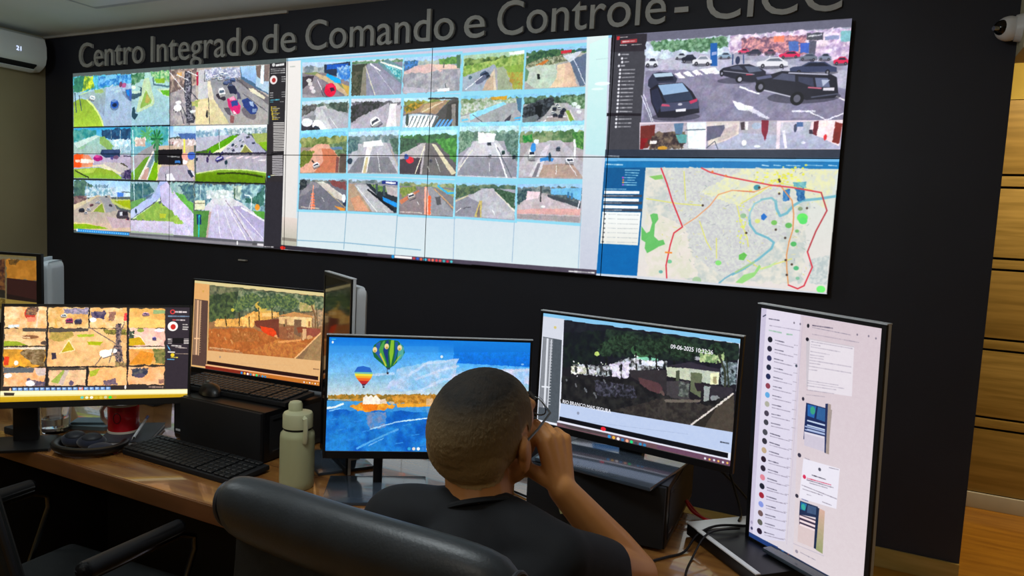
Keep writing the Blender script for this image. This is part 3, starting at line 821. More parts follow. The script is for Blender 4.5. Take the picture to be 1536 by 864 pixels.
P b0acb8 1333 214 1435 165 1471 149 1480 168 1443 241 1333 241
P e8e4e8 1476 152 1501 152 1506 189 1500 241 1458 241 1472 188
P c8c0c8 1497 157 1515 156 1514 241 1503 241
L f4f4f4 3.2 1476 157 1479 199 1465 241
C f4f8fc 404450 1 1425 205 1442 197 1435 218
P c0b4c8 1333 214 1361 206 1380 241 1333 241
P 90d8f0 1520 130 1711 131 1716 249 1516 249
G b8e0f0 b8e0f0 1525 138 1706 139 1707 163 1525 162
N 708040 a0a860 12.5 1525 145 1707 147 1707 164 1525 163
G 707078 707078 1525 159 1707 160 1710 242 1522 242
P a08468 1572 159 1663 147 1675 147 1636 185 1581 180 1524 185
P b89c74 1599 157 1654 149 1618 178 1581 180
N 58601c c89828 6.2 1525 164 1562 151 1599 151 1581 164 1534 182
L e0d0b0 3.3 1657 151 1590 178
P 4c4a48 1627 195 1679 147 1707 144 1710 242 1618 242
P 3a3834 1672 160 1707 150 1710 242 1665 242
P 8c8884 1686 160 1698 158 1703 242 1688 242
P c0d4e0 1524 190 1562 182 1644 192 1609 242 1522 242
P f8fcff 1551 188 1562 190 1534 242 1518 242
P 58686c 1558 190 1564 191 1538 242 1532 242
P f8fcff 1564 188 1575 190 1548 242 1532 242
P 58686c 1571 190 1577 191 1551 242 1546 242
P f8fcff 1577 188 1588 190 1561 242 1546 242
P 58686c 1584 190 1590 191 1565 242 1559 242
P f8fcff 1590 188 1601 190 1575 242 1559 242
P 58686c 1597 190 1603 191 1578 242 1573 242
P f8fcff 1603 188 1614 190 1588 242 1573 242
P 58686c 1610 190 1616 191 1592 242 1586 242
P f8fcff 1616 188 1627 190 1601 242 1586 242
P 58686c 1623 190 1629 191 1605 242 1599 242
P f8fcff 1629 188 1640 190 1614 242 1599 242
P 58686c 1636 190 1642 191 1618 242 1612 242
P 58a0e0 1647 201 1655 201 1626 242 1614 242
P 58a0e0 1660 201 1667 201 1639 242 1627 242
P 58a0e0 1673 201 1680 201 1652 242 1640 242
P 58a0e0 1685 201 1693 201 1665 242 1653 242
E 405048 1539 200 5.6 18.6 0
E f8f8f0 1688 237 8.8 7.5 0
P 383838 1608 139 1706 141 1707 146 1608 144
P 90d8f0 1712 129 1910 131 1910 248 1709 249
G 80c8e8 80c8e8 1717 138 1905 139 1905 162 1717 162
N 607c50 c0c8c0 13.0 1717 145 1905 146 1905 163 1717 163
G 9898a0 9898a0 1717 159 1905 159 1905 241 1715 242
N 88a078 c8d0c8 5.6 1717 159 1901 147 1901 170 1716 190
P c89828 1809 142 1859 142 1859 151 1813 151
P a0a4a8 1755 190 1831 161 1890 161 1901 185 1890 241 1744 242
P 90d8f0 1716 200 1755 185 1850 157 1859 163 1765 198 1725 216
P c0c8c8 1716 195 1745 188 1754 242 1715 242
P 68c8f0 1720 202 1739 200 1743 204 1720 208
P 38b0f0 1886 200 1905 198 1905 202 1885 204
P 68c8f0 1720 212 1739 210 1743 214 1719 217
P 38b0f0 1886 208 1905 206 1905 210 1885 212
P 68c8f0 1719 221 1739 219 1743 223 1719 226
P 38b0f0 1886 216 1905 214 1905 218 1885 221
P 68c8f0 1719 231 1739 228 1743 232 1719 236
P 38b0f0 1886 225 1905 222 1905 227 1884 229
P 68c8f0 1719 240 1739 238 1742 242 1719 245
P 38b0f0 1886 233 1905 231 1905 235 1884 237
L 484c54 1.8 1755 190 1821 233
P 30303c 1822 210 1838 208 1849 223 1859 233 1834 241 1827 226
P 40404c 1853 208 1876 190 1872 206 1861 214
P 48708c 1887 149 1905 147 1905 190 1894 180
P 90d8f0 1904 131 2101 129 2100 248 1903 249
G 88c8e8 88c8e8 1909 139 2096 137 2096 166 1909 168
N 304838 709078 12.2 1909 148 2096 146 2096 167 1909 169
G 98989c 98989c 1909 165 2096 163 2095 241 1909 242
N 202428 485058 4.4 1909 175 1948 157 1995 149 2001 174 1967 200 1944 211 1909 201
P 14181c 1944 170 1967 167 1963 200 1948 203
P 6c7478 1909 203 1952 192 1957 200 1929 237 1909 240
P a8a8a8 1995 169 2027 164 2077 241 1938 242
P a49c98 1982 200 2034 200 2066 239 1948 240
L f0ece8 2.5 1978 208 1925 242
L f4f4f4 2.2 1980 200 2034 200
P b8b8c0 2027 164 2095 184 2095 241 2073 241
P 88a848 2030 184 2041 184 2066 222 2052 222
N 486c48 88a888 4.2 2016 148 2078 150 2096 168 2092 184 2050 174
L e8e8e0 2.5 2030 184 2052 225 2066 223 2045 184
C 303440 20283a 1 2001 179 2007 180 2001 184
C e0e4e8 20283a 1 2008 171 2015 171 2008 176
C e0e4e8 20283a 1 1997 190 2003 190 1997 195
C e0e4e8 20283a 1 2014 177 2020 177 2014 182
C 303440 20283a 1 2023 189 2029 190 2023 195
C 303440 20283a 1 2004 196 2011 196 2005 201
C 303440 20283a 1 2019 198 2026 198 2019 203
C 303440 20283a 1 2027 183 2033 183 2027 188
E e0ece8 2070 189 7.3 5.1 0
E e0ece8 2067 175 7.3 5.1 0
E e0ece8 2056 168 7.3 5.1 0
P 90d8f0 1132 228 1325 220 1328 365 1131 368
G 78c0e0 78c0e0 1138 237 1320 230 1321 278 1137 284
N 586c38 a0a868 14.9 1137 252 1320 245 1321 279 1137 285
G 98887c 98887c 1137 280 1321 274 1323 356 1137 359
P e0a890 1166 291 1203 269 1249 270 1295 300 1287 354 1137 357 1137 341
P c87858 1222 283 1264 284 1286 306 1283 354 1194 356 1231 320
N 60702c 80883c 6.4 1137 292 1194 290 1175 322 1137 341
N 506848 7c9470 6.2 1249 270 1321 261 1322 305 1286 304
P 5c7c9c 1253 280 1300 276 1307 286 1267 287
P 5c5048 1295 300 1321 299 1323 354 1294 354
C f8f4f0 20283a 1 1202 333 1215 329 1206 341
L 403830 5.0 1185 319 1194 324
P 80504c 1282 306 1293 309 1290 354 1279 354
P 90d8f0 1320 224 1519 218 1519 364 1321 365
G b8d8ec b8d8ec 1326 233 1513 229 1513 270 1326 274
N 60787c a0b0b0 14.1 1326 246 1513 242 1513 271 1326 275
G 9c9ca8 9c9ca8 1326 270 1513 266 1513 355 1327 356
P b8b8c0 1365 269 1468 265 1513 336 1513 355 1327 356 1326 313
P 808088 1365 307 1477 305 1513 353 1327 354
P e8e4e0 1399 269 1418 268 1399 353 1380 354
P c8b890 1395 306 1403 306 1396 353 1384 354
N 406068 6c8c88 5.0 1326 252 1365 257 1361 288 1326 301
N 405c50 708c78 4.8 1477 255 1513 251 1513 304 1495 292
E 304050 1334 319 9.7 9.3 0
L f0f0f4 1.7 1436 293 1448 349
L c0b0a0 3.3 1486 286 1510 330
P f4f8fc 1384 263 1449 258 1459 274 1384 279
P 90d8f0 1510 223 1711 220 1716 367 1513 364
G b0e0f8 b0e0f8 1516 233 1706 230 1707 270 1517 271
N 305038 488048 13.3 1516 245 1706 243 1707 271 1517 272
G 605c60 605c60 1517 267 1707 266 1710 358 1519 355
N 304838 486c50 4.7 1516 251 1575 257 1576 288 1518 306
N 387830 58a048 5.5 1632 256 1707 253 1709 326 1667 288
P b8b0b4 1517 300 1595 267 1610 269 1597 354 1519 353
P 443c44 1518 312 1596 306 1589 354 1519 353
P 6c6868 1606 269 1618 266 1702 355 1597 354
L e8e0c8 3.2 1603 275 1574 353
P d8d0b0 1623 269 1637 271 1709 348 1695 355
E e02838 1553 314 13.7 9.7 0
E 4058a0 1541 306 7.8 6.5 0
C 605c68 20283a 1 1623 314 1628 314 1623 319
L f0f0f0 1.4 1638 307 1657 347
L f0f0f0 1.4 1615 331 1620 347
P 90d8f0 1711 211 1909 209 1909 371 1707 368
G b8d8e0 b8d8e0 1716 222 1903 221 1903 267 1715 267
N 58786c 98b0a0 13.1 1716 236 1903 235 1903 268 1715 268
G a0a0ac a0a0ac 1715 262 1903 262 1903 361 1713 358
N 486c58 88a890 4.7 1716 235 1764 238 1754 276 1715 297
N 48685c 78988c 4.5 1849 242 1903 241 1903 319 1867 288
P c8c8d0 1764 262 1834 260 1903 333 1903 361 1713 358 1714 324
P 90909c 1734 303 1894 305 1903 358 1713 355
L f0f0f4 4.4 1830 269 1870 358
L 58606c 2.1 1837 279 1885 358
C 384050 20283a 1 1811 269 1817 269 1812 274
C 284840 20283a 1 1856 293 1861 293 1856 298
C 304048 20283a 1 1889 304 1894 304 1889 309
C c0c8d0 20283a 1 1815 301 1820 301 1815 306
L f4f4f4 1.6 1814 318 1816 343
P f0f4f4 1774 238 1830 242 1826 265 1777 268
L e0dcd0 3.6 1758 287 1718 338
P 90d8f0 1900 213 2099 211 2103 369 1900 368
G b8dce8 b8dce8 1906 224 2094 222 2095 270 1906 271
N 486c44 90a078 12.3 1906 239 2094 237 2095 271 1906 272
G a8a0a4 a8a0a4 1906 267 2095 266 2097 359 1906 359
N 208038 58a850 4.4 1912 248 1941 244 1941 264 1916 267
N 386c38 68a050 4.2 2054 243 2090 238 2092 290 2068 277
P b8b4bc 1936 277 1993 261 2025 261 2092 318 2093 356 1906 356 1906 318
P b0988c 1955 325 2059 318 2093 356 1956 356
P d8d4dc 1980 277 1995 270 1965 356 1934 356
P 807c88 1961 318 1969 318 1958 356 1946 356
L 3888d0 9.1 1969 310 1988 307 2003 310
C f4f8fc 20283a 1 1942 298 1952 298 1942 312
E 3890e0 1945 280 7.7 12.2 0
E e0e8f0 1953 264 7.7 6.9 0
C 506070 20283a 1 2018 283 2024 283 2018 289
C f4f4fc 20283a 1 2052 312 2064 312 2052 321
E 304858 1995 304 3.8 10.3 0
L f0f0f4 1.8 2015 325 2015 348
L f0f0f4 1.8 2041 307 2075 352
L e8f0f0 5.3 2062 260 2066 304
P 90d8f0 1132 365 1331 365 1330 478 1128 481
G a0c8e0 a0c8e0 1137 373 1325 373 1325 393 1137 394
N 505c60 888c88 15.0 1137 379 1325 379 1325 394 1137 395
G 6c6c78 6c6c78 1137 391 1325 390 1324 471 1134 473
N 202830 485050 5.4 1137 378 1166 381 1166 403 1136 413
P 8c8890 1146 413 1185 385 1214 388 1223 408 1136 433
P d8d8d0 1206 385 1233 383 1310 422 1317 433 1288 432
N 884848 784848 5.2 1252 378 1321 382 1321 407 1270 394
P c8c0b8 1210 387 1251 389 1324 439 1321 446 1269 427
P 70707c 1179 413 1223 398 1315 469 1134 471 1135 443
L e8e0d8 1.7 1195 398 1177 471
P f07850 1190 418 1194 418 1198 425 1182 425
P f07850 1189 427 1195 427 1199 434 1182 434
P f07850 1189 436 1196 436 1200 443 1182 443
P f07850 1188 445 1197 445 1202 452 1182 452
P f07850 1187 454 1198 454 1203 461 1182 461
P f07850 1186 463 1199 463 1204 469 1182 470
L f0a088 4.1 1193 395 1187 471
P e09038 1278 457 1321 463 1320 471 1302 471
P 303850 1310 432 1325 427 1324 456 1313 459
E e0e8f4 1315 433 7.3 13.0 0
L e8e8e8 1.5 1228 432 1239 447
L b0a080 2.7 1251 412 1321 461
D d8d0b8 1144 465 1217 467 4.3
P 90d8f0 1325 365 1520 367 1518 478 1325 478
G b0c8e0 b0c8e0 1331 372 1514 375 1514 389 1331 387
N 586c70 98a0a0 14.2 1331 377 1514 379 1514 390 1331 388
G 94949c 94949c 1331 384 1514 386 1513 471 1331 471
P b09880 1331 387 1359 387 1424 469 1331 469
P d09878 1340 432 1372 422 1415 469 1359 469
P b8b8bc 1353 390 1396 388 1499 462 1499 469 1424 469
L e8e8ec 2.4 1361 394 1442 469
P 283038 1396 385 1514 399 1513 469 1504 469 1442 422
N 507840 80a058 4.9 1415 387 1487 394 1487 413 1442 407
P 203080 1457 376 1514 377 1514 388 1457 384
P f0f4ff 1470 378 1507 380 1507 385 1470 383
P 405058 1433 385 1442 385 1442 415 1435 415
P 405058 1460 389 1469 389 1471 421 1462 419
P b8b0b0 1469 391 1514 396 1514 423 1478 415
P 2090e0 1460 423 1513 440 1513 454 1464 436
P 181c24 1406 401 1504 457 1496 464 1402 405
L e0e0e0 1.6 1467 460 1481 469
P 90d8f0 1513 367 1714 369 1715 479 1515 480
G 98c8e0 98c8e0 1519 374 1708 377 1708 394 1520 392
N 587850 a8ac80 13.4 1520 380 1708 382 1708 395 1520 393
G 807c80 807c80 1520 389 1708 391 1709 473 1521 473
N 688038 909850 4.8 1520 396 1574 389 1582 399 1530 424
P c87858 1520 433 1588 399 1593 404 1530 445
P 887c80 1530 443 1593 403 1608 390 1626 471 1521 471
P 94949c 1616 390 1631 390 1705 458 1705 471 1617 471
P a0b070 1635 387 1705 401 1705 417 1663 400
L 40b0e0 5.8 1650 386 1683 407 1705 405
L d0a070 2.8 1638 395 1705 449
P f4a890 1608 390 1616 390 1632 471 1609 471
E f06840 1624 422 5.6 6.4 0
E f06840 1624 433 5.6 6.4 0
E f06840 1624 443 5.7 6.4 0
E f06840 1624 454 5.7 6.4 0
E f06840 1624 465 5.7 6.4 0
C d8ccc8 20283a 1 1563 419 1575 415 1567 428
P 58585c 1642 419 1661 417 1665 439 1650 442
L f0f0f0 1.8 1584 434 1590 443
L d8d4d0 1.6 1621 471 1614 395
D d8d0c8 1526 466 1601 466 3.8
P 90d8f0 1705 368 1907 368 1908 481 1705 477
G 90c0e0 90c0e0 1711 376 1902 376 1902 393 1711 393
N 406050 788c70 13.2 1711 381 1902 381 1902 394 1711 394
G 9c9cac 9c9cac 1711 390 1902 390 1902 474 1711 471
N 405848 687c58 4.7 1711 390 1770 387 1799 393 1711 423
P b8b8c0 1793 393 1828 389 1899 444 1899 472 1711 469 1711 433
P 8c8c98 1711 423 1751 414 1799 433 1789 470 1711 469
P c8b870 1789 424 1797 424 1797 470 1774 470
P 807470 1784 453 1791 433 1793 470 1782 470
N 304c38 507058 4.5 1831 390 1898 400 1899 444 1865 424
L e0dccc 3.5 1839 400 1899 449
L f4f4f4 1.7 1715 459 1731 447
L f4f4f4 1.6 1831 449 1839 463
L 403c48 1.8 1739 447 1762 443
L d0c0a0 3.7 1711 428 1751 412
P 90d8f0 1898 368 2100 363 2097 481 1901 477
G 98c4e4 98c4e4 1904 376 2094 371 2094 400 1905 402
N 506468 889090 12.4 1904 384 2094 380 2094 401 1905 403
G b0a8ac b0a8ac 1905 399 2094 397 2092 473 1907 470
N 2c4450 58706c 4.4 1905 399 1944 384 1948 403 1906 434
N 405058 788080 4.3 1963 389 2090 392 2089 432 2020 408
P 70b8e0 2001 385 2090 382 2090 417 2057 402 2005 401
P 404850 1994 401 2089 422 2089 434 1994 409
L 3878a8 5.4 2053 394 2053 407
L 3878a8 5.4 2064 397 2064 410
P c0b4b8 1925 418 1982 403 2089 443 2088 471 1907 468 1906 442
P d8a8a4 1906 446 1964 440 2089 436 2089 453 1983 454 1907 456
P a0989c 1907 457 2089 457 2088 471 1907 468
L 404448 3.7 1974 379 1975 421
E f4f4f4 1983 434 5.8 3.5 0
L e8e8f0 2.8 2086 417 2082 437
P e8d0d8 1934 394 1973 395 1967 413 1933 418
X 2.2 1136 16 1328 23 1322 126 1140 125
X 2.2 1332 22 1518 22 1514 126 1333 127
X 2.2 1523 22 1708 23 1709 122 1521 124
X 2.2 1718 27 1904 23 1906 125 1718 125
X 2.2 1911 23 2098 22 2097 125 1910 126
X 2.2 1139 137 1324 133 1323 241 1138 242
X 2.2 1333 134 1515 137 1514 241 1333 241
X 2.2 1525 138 1706 139 1710 242 1522 242
X 2.2 1717 138 1905 139 1905 241 1715 242
X 2.2 1909 139 2096 137 2095 241 1909 242
X 2.2 1138 237 1320 230 1323 356 1137 359
X 2.2 1326 233 1513 229 1513 355 1327 356
X 2.2 1516 233 1706 230 1710 358 1519 355
X 2.2 1716 222 1903 221 1903 361 1713 358
X 2.2 1906 224 2094 222 2097 359 1906 359
X 2.2 1137 373 1325 373 1324 471 1134 473
X 2.2 1331 372 1514 375 1513 471 1331 471
X 2.2 1519 374 1708 377 1709 473 1521 473
X 2.2 1711 376 1902 376 1902 474 1711 471
X 2.2 1904 376 2094 371 2092 473 1907 470
L 80a8c0 2.7 1133 478 1130 591
L 80a8c0 2.5 1327 471 1320 589
L 80a8c0 2.4 1516 476 1511 593
L 90b8d0 3.3 1132 572 1322 569 1603 574
G e8d8d0 b8b8a8 1068 500 1130 502 1130 591 1066 591
P 706860a0 1070 566 1129 568 1129 577 1069 576
L a0bcd4 2.4 1710 474 1712 594
L a0bcd4 2.2 1900 479 1899 589
L a0bcd4 2.1 2092 474 2093 596
G e0f0f0 c8ccdc 2080 -2 2138 -6 2144 592 2097 596
G d8f8f4 c0e8ec 2089 18 2138 2 2149 301 2094 297
E f0fcfc 2129 119 20.7 4.7 0
E e8fcf8 2117 132 16.7 3.1 0
D b8d0d4 2109 58 2142 56 2.0
P 28242c 994 599 1068 597 1068 605 988 605
P 302c38 1066 591 1772 599 1773 609 1065 605
E e02820 1072 600 10.1 5.7 0
D c8c8c8 994 601 1033 600 5.1
P 504858 1411 595 2144 592 2145 605 1411 603
P f4f0f0 1511 596 1573 596 1573 603 1511 603
E 2090d0 1505 600 5.3 5.3 0
E c03848 1580 600 4.6 3.9 0
E 3058c8 1593 600 4.6 3.9 0
E e06048 1605 601 4.6 3.9 0
E 40b8d8 1618 601 4.6 3.9 0
E f05050 1631 601 4.5 3.9 0
E f07860 1643 601 4.5 3.9 0
E e83840 1656 601 4.5 3.8 0
E e05050 1668 601 4.5 3.8 0
E 40a8b0 1681 601 4.4 3.8 0
E d02840 1693 601 4.4 3.8 0
E 50c0c8 1706 601 4.4 3.8 0
D f0f0f0 2067 601 2138 600 5.1
P 3c3c44 2151 -3 2695 0 2711 303 2151 308
P 6c6c80 2204 -2 2694 1 2695 19 2235 21
P 44444c 2150 0 2235 2 2236 289 2150 289
P 302c34 2150 0 2235 2 2237 44 2152 42
P c83038 2158 4 2166 4 2165 13 2158 13
P a83840 2169 14 2211 13 2211 22 2169 23
D f0e0e0 2174 18 2205 18 5.0
D d0c8c8 2167 7 2186 7 3.3
D e8e8e8 2168 26 2185 27 3.7
D c0c0c0 2198 27 2223 27 2.9
E e8e8f0 2167 49 3.0 3.2 0
D b8b8c0 2173 49 2193 50 3.7
E e8e8f0 2175 59 3.0 3.2 0
D b8b8c0 2181 59 2188 59 3.7
E e8e8f0 2176 68 3.0 3.2 0
D b8b8c0 2182 68 2193 68 3.7
E e8e8f0 2168 77 3.0 3.2 0
D b8b8c0 2174 77 2183 77 3.7
E e8e8f0 2172 87 3.0 3.2 0
D b8b8c0 2178 87 2210 88 3.7
E e8e8f0 2172 96 3.0 3.2 0
D b8b8c0 2178 96 2210 97 3.7
E e8e8f0 2172 105 3.0 3.2 0
D b8b8c0 2178 106 2210 106 3.7
E e8e8f0 2171 115 3.0 3.2 0
D b8b8c0 2177 115 2210 116 3.7
E e8e8f0 2171 124 3.0 3.2 0
D b8b8c0 2177 124 2210 125 3.7
E e8e8f0 2171 134 3.0 3.2 0
D b8b8c0 2177 134 2209 134 3.8
E e8e8f0 2171 143 3.0 3.3 0
D b8b8c0 2177 143 2209 144 3.8
E e8e8f0 2171 152 3.0 3.3 0
D b8b8c0 2177 153 2209 153 3.8
E e8e8f0 2171 162 3.0 3.3 0
D b8b8c0 2177 162 2209 162 3.8
E e8e8f0 2171 171 3.0 3.3 0
D b8b8c0 2177 171 2209 172 3.8
E e8e8f0 2171 181 3.0 3.3 0
D b8b8c0 2177 181 2209 181 3.8
E e8e8f0 2171 190 3.0 3.3 0
D b8b8c0 2177 190 2209 191 3.8
E e8e8f0 2170 200 3.0 3.3 0
D b8b8c0 2176 200 2209 200 3.8
E e8e8f0 2170 209 3.0 3.3 0
D b8b8c0 2176 209 2209 209 3.8
E e8e8f0 2170 219 3.0 3.3 0
D b8b8c0 2176 219 2209 219 3.8
E e8e8f0 2170 228 3.0 3.3 0
D b8b8c0 2176 228 2208 228 3.8
P 201c24 2146 193 2234 196 2234 202 2146 201
G a8a8bc 8c88a4 2235 21 2695 19 2695 223 2234 223
N d8e8f0 b0b8d0 12.2 2235 21 2438 21 2442 68 2236 65
N 406848 88b090 6.5 2247 22 2431 22 2433 45 2373 55 2325 48 2253 44
N a890b8 f0e0f0 8.3 2435 21 2695 19 2699 95 2438 60
N 785870 e8a0a0 5.2 2461 28 2603 30 2607 73 2463 60
P f0886c 2533 29 2555 28 2556 41 2534 42
P 5070b8 2566 42 2587 42 2589 65 2568 64
P 4060b8 2591 47 2610 47 2611 70 2593 69
P 50505c 2603 26 2637 27 2638 43 2604 42
P 9098c0 2641 36 2671 35 2671 44 2641 43
P 80b8c0 2673 27 2695 27 2696 50 2675 49
D f0f0f8 2607 33 2634 32 4.9
P 5c5c70 2609 43 2625 44 2623 110 2615 109
G b8b8cc a8a4b8 2246 74 2357 54 2427 71 2697 113 2695 223 2240 223
G 8884a0 7c7890 2237 93 2320 93 2414 101 2503 105 2693 152 2695 220 2240 221
N 8c88a0 787490 23.4 2353 113 2505 131 2616 193 2635 215 2341 214
P f4f4fc 2309 102 2323 100 2338 114 2322 114
P f4f4fc 2330 100 2344 98 2358 111 2343 111
P f4f4fc 2351 98 2364 95 2379 108 2363 109
P f4f4fc 2371 95 2385 93 2399 106 2384 106
P f4f4fc 2391 93 2405 91 2419 103 2404 104
P f0f0f8 2368 95 2398 93 2426 107 2407 108
P d8d4e4 2451 170 2483 180 2503 190 2539 213 2532 216 2492 196 2470 193 2463 184
P f4f4fc 2452 171 2502 187 2486 194 2466 192
L f0f0f8 3.7 2467 139 2511 157
L e8e8f4 2.8 2616 198 2662 219 2693 205
L f0f0f4 2.8 2673 167 2694 177
L e0e0ec 2.0 2231 152 2262 217
L d8d8e4 2.0 2237 149 2266 217
D f4f4fc 2587 198 2635 199 4.7
X 2.5 2235 21 2695 19 2695 220 2235 221
P 2060b0 2391 35 2407 35 2411 89 2395 88
P a0b0e0 2396 56 2407 55 2408 62 2396 64
L 304878 2.6 2445 64 2446 87
L 304878 2.2 2469 66 2471 86
E 303858 2457 78 5.2 9.4 0
L 303040 1.8 2557 78 2559 103
E 30303c90 2252 82 16.6 4.8 0
P e8ecf4 2235 72 2238 69 2243 68 2247 61 2258 61 2264 69 2267 71 2268 80 2236 79
P 303444 2245 69 2248 63 2258 63 2262 70
L e8ecf4 2.0 2237 72 2266 73
E 202028 2242 79 4.2 4.8 0
E 8c8c98 2242 79 2.0 2.4 0
E 202028 2261 80 4.2 4.7 0
E 8c8c98 2261 80 2.0 2.4 0
E 30303c90 2323 68 14.4 3.1 0
P c0c8d4 2308 61 2310 59 2315 58 2319 54 2329 54 2333 59 2336 61 2336 66 2309 66
P 303444 2317 59 2320 55 2328 55 2332 60
L c0c8d4 1.3 2310 61 2335 62
E 202028 2314 66 2.7 3.1 0
E 8c8c98 2314 66 1.3 1.6 0
E 202028 2331 67 2.7 3.1 0
E 8c8c98 2331 67 1.3 1.6 0
E 30303c90 2343 76 18.4 3.9 0
P 282c3c 2325 68 2327 65 2333 64 2338 59 2351 59 2356 65 2360 67 2360 74 2326 73
P 303444 2335 65 2339 60 2350 60 2354 66
L 282c3c 1.6 2326 67 2358 68
E 202028 2332 74 3.4 3.9 0
E 8c8c98 2332 74 1.6 1.9 0
E 202028 2353 75 3.3 3.9 0
E 8c8c98 2353 75 1.6 1.9 0
E 30303c90 2375 84 24.1 4.6 0
P e8e8f0 2351 74 2354 71 2362 70 2369 63 2385 64 2392 72 2397 74 2398 82 2352 81
P 8890a0 2364 71 2370 65 2383 65 2389 72
L e8e8f0 1.9 2353 73 2395 75
E 202028 2361 81 4.0 4.6 0
E 8c8c98 2361 81 1.9 2.3 0
E 202028 2388 83 3.9 4.6 0
E 8c8c98 2388 83 1.8 2.3 0
E 30303c90 2427 72 15.7 3.0 0
P 90a8c0 2412 65 2414 63 2419 63 2423 58 2434 59 2439 64 2442 65 2442 71 2412 70
P 303444 2420 63 2424 60 2433 60 2437 64
L 90a8c0 1.2 2413 65 2440 66
E 202028 2418 70 2.6 3.0 0
E 8c8c98 2418 70 1.2 1.5 0
E 202028 2436 71 2.6 3.0 0
E 8c8c98 2436 71 1.2 1.5 0
E 30303c90 2469 63 13.4 2.4 0
P e04870 2456 57 2458 56 2462 55 2466 52 2475 52 2479 56 2482 58 2482 62 2457 61
P 303444 2464 56 2467 53 2474 53 2477 57
L e04870 1.0 2457 57 2480 58
E 202028 2461 61 2.0 2.4 0
E 8c8c98 2461 61 0.9 1.2 0
E 202028 2477 62 2.0 2.4 0
E 8c8c98 2477 62 0.9 1.2 0
E 30303c90 2493 67 17.0 2.7 0
P 404054 2476 61 2479 60 2484 59 2489 55 2501 55 2506 60 2509 62 2509 66 2477 65
P 303444 2486 59 2490 56 2500 56 2504 60
L 404054 1.1 2478 61 2508 62
E 202028 2483 65 2.2 2.7 0
E 8c8c98 2483 65 1.1 1.3 0
E 202028 2503 67 2.2 2.7 0
E 8c8c98 2503 67 1.0 1.3 0
E 30303c90 2528 69 13.0 2.7 0
P 705068 2515 63 2517 62 2521 61 2524 57 2533 57 2537 62 2540 63 2540 68 2515 67
P 303444 2522 61 2525 58 2532 58 2536 62
L 705068 1.1 2516 63 2538 64
E 202028 2520 67 2.2 2.7 0
E 8c8c98 2520 67 1.0 1.3 0
E 202028 2535 68 2.2 2.7 0
E 8c8c98 2535 68 1.0 1.3 0
E 30303c90 2571 78 23.6 3.2 0
P e03060 2547 71 2551 69 2558 68 2565 64 2581 64 2588 70 2593 71 2593 77 2549 76
P 303444 2561 69 2566 65 2580 65 2585 70
L e03060 1.3 2550 70 2590 72
E 202028 2557 76 2.6 3.2 0
E 8c8c98 2557 76 1.2 1.6 0
E 202028 2584 77 2.6 3.2 0
E 8c8c98 2584 77 1.2 1.6 0
E 30303c90 2611 85 19.6 3.2 0
P 707888 2592 78 2594 77 2601 76 2606 71 2619 71 2625 77 2629 79 2630 84 2593 83
P 40485c 2603 76 2607 73 2618 73 2623 77
L 707888 1.3 2593 78 2627 79
E 202028 2599 83 2.6 3.2 0
E 8c8c98 2599 83 1.2 1.6 0
E 202028 2622 85 2.6 3.2 0
E 8c8c98 2622 85 1.2 1.6 0
E 30303c90 2645 87 14.0 3.2 0
P 8088a0 2631 80 2633 79 2637 78 2641 73 2651 73 2655 79 2658 80 2658 86 2632 85
P 303444 2639 78 2642 74 2650 74 2653 79
L 8088a0 1.2 2632 80 2657 81
E 202028 2637 85 2.5 3.2 0
E 8c8c98 2637 85 1.2 1.6 0
E 202028 2653 86 2.5 3.2 0
E 8c8c98 2653 86 1.2 1.6 0
E 30303c90 2679 98 16.3 3.6 0
P e03058 2663 90 2665 88 2670 87 2675 82 2686 82 2691 88 2694 90 2695 96 2664 96
P 303444 2672 88 2676 84 2685 84 2689 89
L e03058 1.4 2664 90 2693 91
E 202028 2670 96 2.8 3.6 0
E 8c8c98 2670 96 1.3 1.8 0
E 202028 2688 97 2.8 3.6 0
E 8c8c98 2688 97 1.3 1.8 0
E 30303c90 2535 97 35.0 4.9 0
P e8e8f0 2500 86 2505 83 2517 82 2527 76 2550 76 2561 84 2568 87 2569 96 2502 94
P 687080 2520 83 2529 78 2548 78 2557 85
L e8e8f0 1.9 2504 86 2565 88
E 202028 2514 94 4.1 4.9 0
E 8c8c98 2514 94 1.9 2.5 0
E 202028 2555 96 4.0 4.9 0
E 8c8c98 2555 96 1.9 2.4 0
E 30303c90 2624 115 50.8 5.8 0
P 3c4464 2573 102 2580 99 2597 98 2612 90 2646 91 2661 101 2671 104 2672 114 2575 111
P 202434 2602 99 2615 92 2643 93 2656 101
L 3c4464 2.3 2578 102 2667 105
E 202028 2593 112 4.7 5.8 0
E 8c8c98 2593 112 2.2 2.9 0
E 202028 2653 114 4.6 5.7 0
E 8c8c98 2653 114 2.2 2.9 0
E 30304090 2468 124 54.8 8.3 0
P 282838 2417 101 2425 94 2442 91 2456 88 2484 88 2514 101 2522 107 2523 124 2494 130 2476 128 2430 113 2418 108
P 4c5068 2440 94 2460 90 2472 101 2446 98
P 606880 2473 92 2503 95 2514 105 2485 108
L c03850 3.0 2479 112 2493 112
E 181820 2464 121 8.9 9.1 0
E b0b0c0 2465 122 4.8 5.3 0
E 181820 2423 107 4.5 6.9 0
E a0a0b4 2423 107 2.3 3.4 0
L b8b8c8 1.5 2426 101 2497 112
E 28283490 2607 167 77.8 14.6 0
P 242430 2499 123 2511 114 2535 113 2557 107 2610 112 2661 119 2673 126 2679 162 2672 171 2615 174 2579 163 2525 148 2506 146
P 50546c 2541 122 2558 112 2586 117 2587 132 2537 124
P 3c4058 2593 121 2624 125 2628 146 2594 132
P 687090 2628 125 2655 127 2661 147 2633 146
P b8c0d8 2642 130 2660 131 2646 145
L b8b8cc 3.2 2572 112 2654 119
P 5c6080 2501 119 2533 114 2537 121 2505 125
L c8c8d8 2.6 2521 149 2579 165
E 16161c 2512 141 10.8 12.7 0
